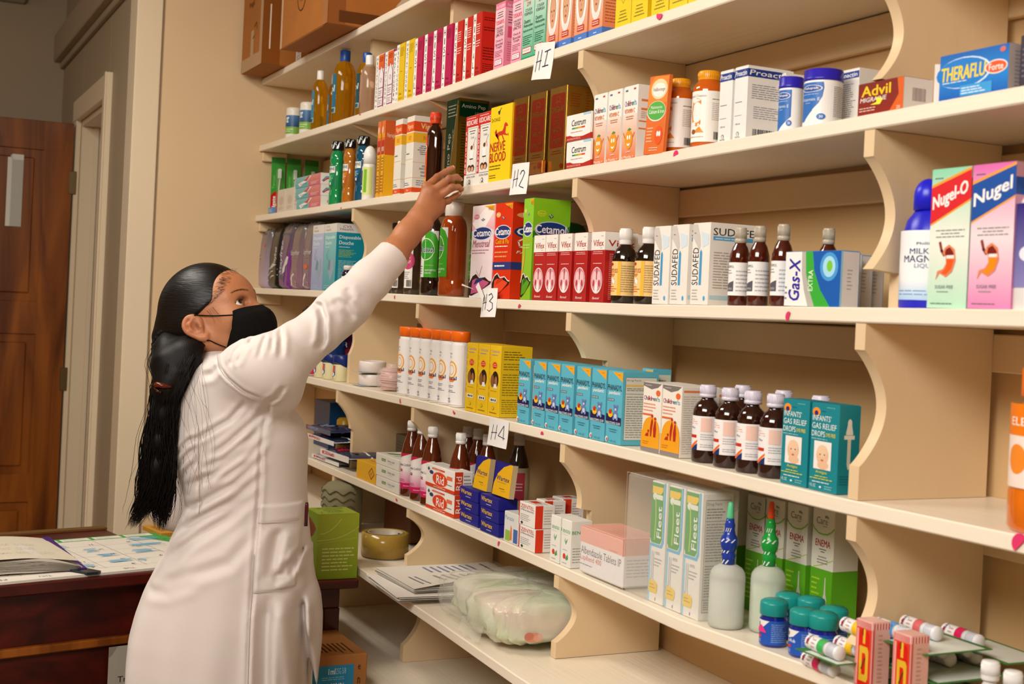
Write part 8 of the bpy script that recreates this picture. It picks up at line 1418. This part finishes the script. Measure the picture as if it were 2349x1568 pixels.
for P, w_, d_ in [([(528, 806), (540, 834), (564, 858), (601, 885), (640, 902)], .004, .0022), ([(655, 908), (610, 955), (560, 1000), (520, 1030)], .007, .004), ([(652, 925), (600, 990), (545, 1035), (495, 1062)], .007, .0042), ([(646, 950), (590, 1020), (520, 1070), (450, 1105)], .008, .0042),
        ([(640, 985), (590, 1045), (530, 1090)], .007, .004), ([(632, 1025), (570, 1090), (500, 1130), (440, 1160)], .009, .0045), ([(624, 1070), (560, 1130), (480, 1175), (425, 1215)], .010, .006), ([(618, 1105), (550, 1165), (470, 1215), (405, 1275)], .011, .0055), ([(600, 905), (560, 950), (500, 985), (455, 1005)], .006, .0032),
        ([(490, 965), (489, 1060), (487, 1165)], .0045, .0022), ([(480, 985), (450, 1010), (425, 1035)], .005, .003), ([(485, 1010), (455, 1035), (430, 1062)], .005, .003), ([(487, 1040), (460, 1062), (435, 1090)], .005, .003),
        ([(648, 908), (634, 960), (624, 1050), (616, 1180), (609, 1350), (602, 1560), (600, 1700)], .0048, .0034), ([(640, 930), (632, 990), (628, 1060)], .004, -.0025),
        ([(640, 1330), (636, 1420), (632, 1568), (630, 1700)], .014, .012), ([(697, 1330), (702, 1420), (708, 1568), (706, 1700)], .012, .010), ([(660, 1190), (652, 1240), (648, 1300)], .012, .007), ([(690, 1260), (672, 1290), (650, 1300)], .010, .006), ([(702, 1240), (692, 1270), (688, 1300)], .006, .006),
        ([(726, 698), (745, 702), (757, 730), (758, 775), (748, 800)], .0065, .007), ([(664, 745), (677, 775), (682, 815)], .006, .0045), ([(652, 752), (660, 770), (664, 800)], .005, .003), ([(618, 770), (598, 795), (585, 830)], .006, .004), ([(600, 774), (580, 800), (570, 832)], .006, .004), ([(645, 760), (640, 785), (636, 815)], .005, .003),
        ([(770, 690), (800, 700), (820, 735)], .009, .005), ([(800, 660), (818, 690)], .008, .003), ([(688, 872), (668, 898), (645, 910)], .005, .003), ([(540, 830), (520, 850), (490, 856)], .008, .003), ([(620, 1190), (560, 1260), (470, 1290), (390, 1320)], .012, .003), ([(360, 1330), (420, 1330), (500, 1300)], .010, .002)]: crease(P, w_, d_)
def patch(P, dep):          # pocket: a slightly raised panel
    P = [Lp(*p, ZW)[[0, 2]] for p in P]; P = np.array(P); r = co.sub((P[:, 0].min()-.01, co.lo[1], P[:, 1].min()-.01), (P[:, 0].max()+.01, .0, P[:, 1].max()+.01)); sl, X, Y, Z = r
    X2, Z2 = X[:, 0, :]+0*Z[0, :, :], Z[0, :, :]+0*X[:, 0, :]; ins = np.full(X2.shape, 9.); n = len(P); cen = P.mean(0)
    for i in range(n):
        a, b = P[i], P[(i+1) % n]; e = b-a; nn = np.array([-e[1], e[0]])/np.linalg.norm(e); s_ = 1 if (cen-a)@nn > 0 else -1; ins = np.minimum(ins, s_*((X2-a[0])*nn[0]+(Z2-a[1])*nn[1]))
    co.F[sl] -= (dep*np.clip(ins/.003, 0, 1))[:, None, :].astype(np.float32)
patch([(619, 1137), (705, 1141), (697, 1322), (611, 1324)], .0034); patch([(619, 1137), (705, 1141), (703, 1178), (617, 1176)], .0022)
V, Q = co.mesh(); V = smooth_np(V, Q, 1, .5)
to_obj('white_coat', [(V, Q, tint(V, '#dbd2cd', []))], 'cloth', woman)
def surf_y(px, py):         # depth of the coat surface seen at a pixel
    P0 = Lp(px, py, ZW); m_ = (np.abs(V[:, 0]-P0[0]) < .004) & (np.abs(V[:, 2]-P0[2]) < .004); return V[m_][:, 1].min() if m_.any() else -.1
# stitched seams on the coat
for P in ([(528, 806), (540, 834), (564, 858), (601, 885), (638, 901)], [(617, 1176), (660, 1178), (700, 1179)], [(611, 1324), (650, 1323), (692, 1322)], [(490, 965), (489, 1060), (487, 1160)], [(604, 1540), (609, 1350), (613, 1240)]):
    pts = []; m = MB()
    for q in spl([(a, b, 0) for a, b in P], 12): p = Lp(q[0], q[1], ZW); pts.append(np.array([p[0], surf_y(q[0], q[1])+.0001, p[2]]))
    pts = [pts[max(0, i-1)]*.25+pts[i]*.5+pts[min(len(pts)-1, i+1)]*.25 for i in range(len(pts))]
    m.tube(pts, .0006, 4, '#b4a8a2', 'cloth'); m.build('seam', woman)
# ---- face mask
m = MB(); cb_ = [(.1115, -.0425), (.126, -.062), (.1265, -.088), (.112, -.114), (.080, -.132)]; eb_ = [(.082, .060, -.040), (.077, .063, -.056), (.067, .063, -.072), (.051, .061, -.087), (.031, .056, -.104)]
nu, nv = 36, 24; vs = []
def MP(a, b, off=0):
    t = abs(a)*math.pi/2; bf = b*4; C0 = [np.interp(bf, range(5), [q[k] for q in cb_]) for k in (0, 1)]; E0 = [np.interp(bf, range(5), [q[k] for q in eb_]) for k in (0, 1, 2)]
    pl_ = .0016*abs(math.sin(b*math.pi*4)) if .25 < b < .8 else 0; nose = .004*math.exp(-(a/.16)**2)*max(0, 1-b*2)
    f_ = E0[0]+(C0[0]-E0[0])*math.cos(t)**1.0+(off+pl_)*math.cos(t)+nose; s_ = math.copysign((E0[1]+off+pl_*.6)*math.sin(t)**.92, a); u_ = C0[1]+(E0[2]-C0[1])*abs(a)**1.6
    return H(f_, s_, u_)
for off in (0.0012, 0.0): vs += [out_of(hd, MP(-1+2*i/nu, j/nv, off), HC, .0016+off) for j in range(nv+1) for i in range(nu+1)]
q_ = (nu+1)*(nv+1); F = []
for j in range(nv):
    for i in range(nu): a = j*(nu+1)+i; F += [(a, a+nu+1, a+nu+2, a+1), (q_+a, q_+a+1, q_+a+nu+2, q_+a+nu+1)]
for j in range(nv):
    for i in (0, nu): a = j*(nu+1)+i; F.append((a, q_+a, q_+a+nu+1, a+nu+1))
m.add(vs, F, '#0d0a09', 'blackcloth', True)
for g in (1, -1):
    for (p0, p1, p2) in (((.080, .062, -.048), (.045, .070, -.032), (.010, .074, -.012)), ((.034, .057, -.100), (.022, .064, -.085), (.010, .070, -.068))): m.tube([out_of(hd, q, HC, .0010) for q in spl([H(p0[0], g*p0[1], p0[2]), H(p1[0], g*(p1[1]+.0015), p1[2]), H(p2[0], g*(p2[1]+.002), p2[2])], 8)], .0013, 6, '#0d0a09', 'blackcloth')
m.build('face_mask', woman)
# ---- hair
hr = Field(HC-np.array([.19, .13, .19]), HC+np.array([.13, .13, .14]), .0026)
hr.ell(H(-.004, 0, .010), (.1035, .0815, .0975), HM, .01); hr.ell(H(-.045, 0, -.018), (.066, .070, .062), HM, .03)
sl, X, Y, Z = hr.sub(hr.lo, hr.lo+np.array(hr.n)*hr.h); D = [(X-HC[0])*HM[i][0]+(Y-HC[1])*HM[i][1]+(Z-HC[2])*HM[i][2] for i in range(3)]
g_ = np.interp(D[2], [-.09, -.055, -.03, -.014, -.006, .004, .02, .036, .046, .054, .065], [-.045, -.030, -.020, .010, .042, .072, .086, .091, .095, .101, .20])
g_ = g_+np.clip(.055-np.abs(D[1]), 0, .055)*.25
cut = (D[0]-g_)*.7; hh = np.maximum(.006-np.abs(hr.F-cut), 0)/.006; hr.F[:] = (np.maximum(hr.F, cut)+hh*hh*.006*.25).astype(np.float32)
for P in ([(385, 760, 2.775, .022), (372, 775, 2.765, .020)],): hr.chain([(Lp(*q[:3]), q[3]) for q in P], .03)
V, Q = hr.mesh(); V = smooth_np(V, Q, 2); parts_h = [(V, Q, tint(V, '#0b0706', []))]
TL = [(384, 772, 2.755, .024), (388, 800, 2.725, .034), (390, 835, 2.69, .040), (386, 872, 2.675, .031), (380, 900, 2.67, .0285), (376, 950, 2.665, .029), (366, 1010, 2.665, .033), (362, 1070, 2.665, .036), (358, 1130, 2.67, .040), (352, 1172, 2.67, .034), (348, 1192, 2.67, .020)]
tl = Field(Lp(290, 1230, 2.60)-.01, Lp(500, 740, 2.86)+.01, .003); tl.chain([(Lp(*q[:3]), q[3]*(.80 if q[1] < 920 else .50)) for q in TL[:-2]], .02); tl.chain([(Lp(462, 782, 2.75), .022), (Lp(440, 815, 2.70), .028), (Lp(412, 855, 2.675), .024), (Lp(390, 895, 2.67), .02)], .02); tl.chain([(Lp(440, 778, 2.755), .026), (Lp(425, 820, 2.70), .032), (Lp(398, 880, 2.675), .026)], .02); tl.cone(Lp(455, 792, 2.765), Lp(430, 830, 2.70), .016, .02, .02)
V, Q = tl.mesh(); parts_h.append((V, Q, tint(V, '#0b0706', []))); to_obj('hair', parts_h[:1], 'hair', woman); to_obj('ponytail', parts_h[1:], 'tail_hair', woman)
m = MB(); r = random.Random(9)
for k in range(420):        # gathered from behind the ear into the tail
    x0_, y0_, sp_ = r.uniform(384, 478), r.uniform(764, 792), r.uniform(-1, 1); pts = []; ln = r.uniform(.5, 1.0)
    for i in range(14): t = ln*i/13; e = t**.8; pts.append(Lp(x0_*(1-e)+(386+sp_*24)*e+8*math.sin(t*4+sp_)*t, y0_+t*150, 2.722-.078*math.sin(min(1, t*1.6)*1.57)))
    m.tube(pts, [.0009]*11+[.0006, .0004, .0001], 4, '#0b0706', 'tail_hair')
path = [(Lp(*q[:3]), q[3]) for q in TL]
for k in range(900):
    a0_, rr_ = r.uniform(0, 6.28), math.sqrt(r.random())*.98; loose = r.random() < .05; pts = []; e = r.uniform(.80, 1.04) if not loose else r.uniform(.4, 1.0); st = 0 if r.random() < .8 else r.randint(1, 4); w1, w2 = r.uniform(0, 6), r.uniform(0, 6)
    nseg = 22
    for i in range(nseg+1):
        t = st+(10-st)*e*i/nseg; i0 = min(9, int(t)); fr = t-i0; c = path[i0][0]*(1-fr)+path[i0+1][0]*fr; R_ = path[i0][1]*(1-fr)+path[i0+1][1]*fr
        q = rr_*R_*(1.0+.10*math.sin(t*2.1+w1) if not loose else 1.25+.5*i/nseg); an_ = a0_+.5*math.sin(t*.7+w1)
        pts.append(c+np.array([math.cos(an_)*q, math.sin(an_)*q*.62, 0])+np.array([math.sin(t*1.3+w2)*.004-(.013 if math.cos(a0_) < -.1 else -.006)*max(0, t-8.2)**1.3, 0, -.010*max(0, t-9)]))
    m.tube(pts, [.0010 if not loose else .0004]*(nseg-3)+[.0007 if not loose else .0003, .0005 if not loose else .0003, .0003, .0001], 4, '#0b0706', 'tail_hair')
for k in range(18):         # fine loose hairs over the coat and behind the neck
    x0_, y0_ = r.uniform(395, 470), r.uniform(800, 850); pts = []; dx_ = r.uniform(-12, 38); ln = r.uniform(90, 330); cv = r.uniform(-26, 20)
    for i in range(13): t = i/12; pts.append(Lp(x0_+dx_*t+cv*math.sin(t*3.1)+7*math.sin(t*7+k), y0_+ln*t+5*math.sin(t*5+k*2), 2.63-.005*math.sin(t*5)))
    m.tube(pts, .00022, 3, '#140c09', 'hair')
for k in range(0):        # combed strands over the crown
    u0_ = r.uniform(-.01, .05); sd = r.uniform(.2, 1.0)*(1 if r.random() < .8 else -1); pts = []
    for i in range(12):
        t = i/11; th = -.15+2.9*t*(.55+.2*sd); f_, u_ = .1*math.cos(th+.35), .094*math.sin(th+.35)
        s_ = .078*sd*math.sin(math.pi*min(1, .25+t*.62)); n_ = math.sqrt((f_/.1038)**2+(s_/.0818)**2+((u_)/.0978)**2); pts.append(H(-.004+f_/n_, s_/n_, .010+u_/n_))
    gg = [p for p in pts if (lambda q: q[0] < np.interp(q[2], [-.03, -.006, .02, .046, .054, .065], [-.049, -.002, .044, .064, .084, .2])-.004)((HM @ (p-HC)))]
    if len(gg) > 4: m.tube(gg, .0007, 4, '#0e0908' if k % 4 else '#1e1410', 'hair')
for k in range(120):        # short baby hairs along the temple
    u_ = r.uniform(-.004, .050); f_ = float(np.interp(u_, [-.006, .004, .02, .036, .046, .054], [.042, .072, .086, .091, .095, .101]))+r.uniform(-.004, .011); s0 = .062
    for _ in range(60):
        if fv(hd, H(f_, s0, u_)) < 0: s0 += .0012
        else: break
    while s0 > 0 and fv(hd, H(f_, s0, u_)) > .0004: s0 -= .0006
    base = H(f_, s0+.0005, u_); dr = r.uniform(-.25, .45); m.tube([out_of(hd, base-hf*.016*q+hu*.016*q*dr, HC, .0004+.0012*q) for q in (0, .35, .7, 1.0)], [.00008, .00016, .00024, .0003], 3, '#3c2014', 'plastic')
for k in range(7):
    p = H(.034+.0030*k+r.uniform(-.002, .002), .0695, -.014); m.tube([p, p+hf*r.uniform(.003, .007)-hu*.016+hs*.002, p+hf*(.004+r.uniform(0, .006))-hu*r.uniform(.024, .040)-hs*.001], [.00025, .0002, .0001], 3, '#1c100b', 'hair')
m.build('hair_strands', woman)
m = MB(); c = Lp(379, 768, 2.765); r = random.Random(2)
for k in range(30): q = 2*math.pi*k/30; m.tube([c+np.array([math.cos(q)*.020*.5, math.sin(q)*.024, math.sin(q)*.006+math.cos(q)*.020]), c+np.array([math.cos(q)*.017-.010*r.random(), math.sin(q)*.034, math.cos(q)*.030+.004*r.uniform(-1, 1)])], [.006, .005], 6, '#100d0d', 'blackcloth')
m.build('scrunchie', woman)
m = MB(); c = Lp(366, 888, 2.645); m.tube([c+[-.012, .004, .004], c+[-.004, -.008, .006], c+[.010, -.010, .004], c+[.026, -.004, .002]], [.003, .006, .005, .002], 8, '#5a1c0c', 'gloss'); m.tube([c+[-.010, .002, -.002], c+[-.002, -.009, -.006], c+[.006, -.008, -.010]], .003, 8, '#3a1208', 'gloss'); m.build('hair_clip', woman)
for g in (-1, 1):
    an = np.array([hipc[0]-.01, g*.085+hipc[1], 0]); m = MB(); m.lathe([(.040, .002), (.044, .012), (.043, .035), (.036, .055), (.001, .058)], tuple(an+np.array([.055, 0, 0])), 26, '#16120f', 'gloss', 2.4, 1.0); m.build('shoe', woman)
pn = MB(); p = Lp(703, 1172, 2.66); pn.tube([p+[0, 0, -.03], p+[0, 0, .012], p+[0, 0, .018]], [.0040, .0040, .003], 10, '#4a1018', 'gloss')
wp = W0+R0*p[0]+FWD*p[1]
o = pn.build('pen', None, (0, 0, 0)); 
for v in o.data.vertices: l = Vector(v.co)-Vector(p); v.co = l
o.location = (wp[0], wp[1], p[2]); o.rotation_euler.z = woman.rotation_euler.z; tag(o, 'dark red pen clipped in the side pocket of the white coat', 'pen')
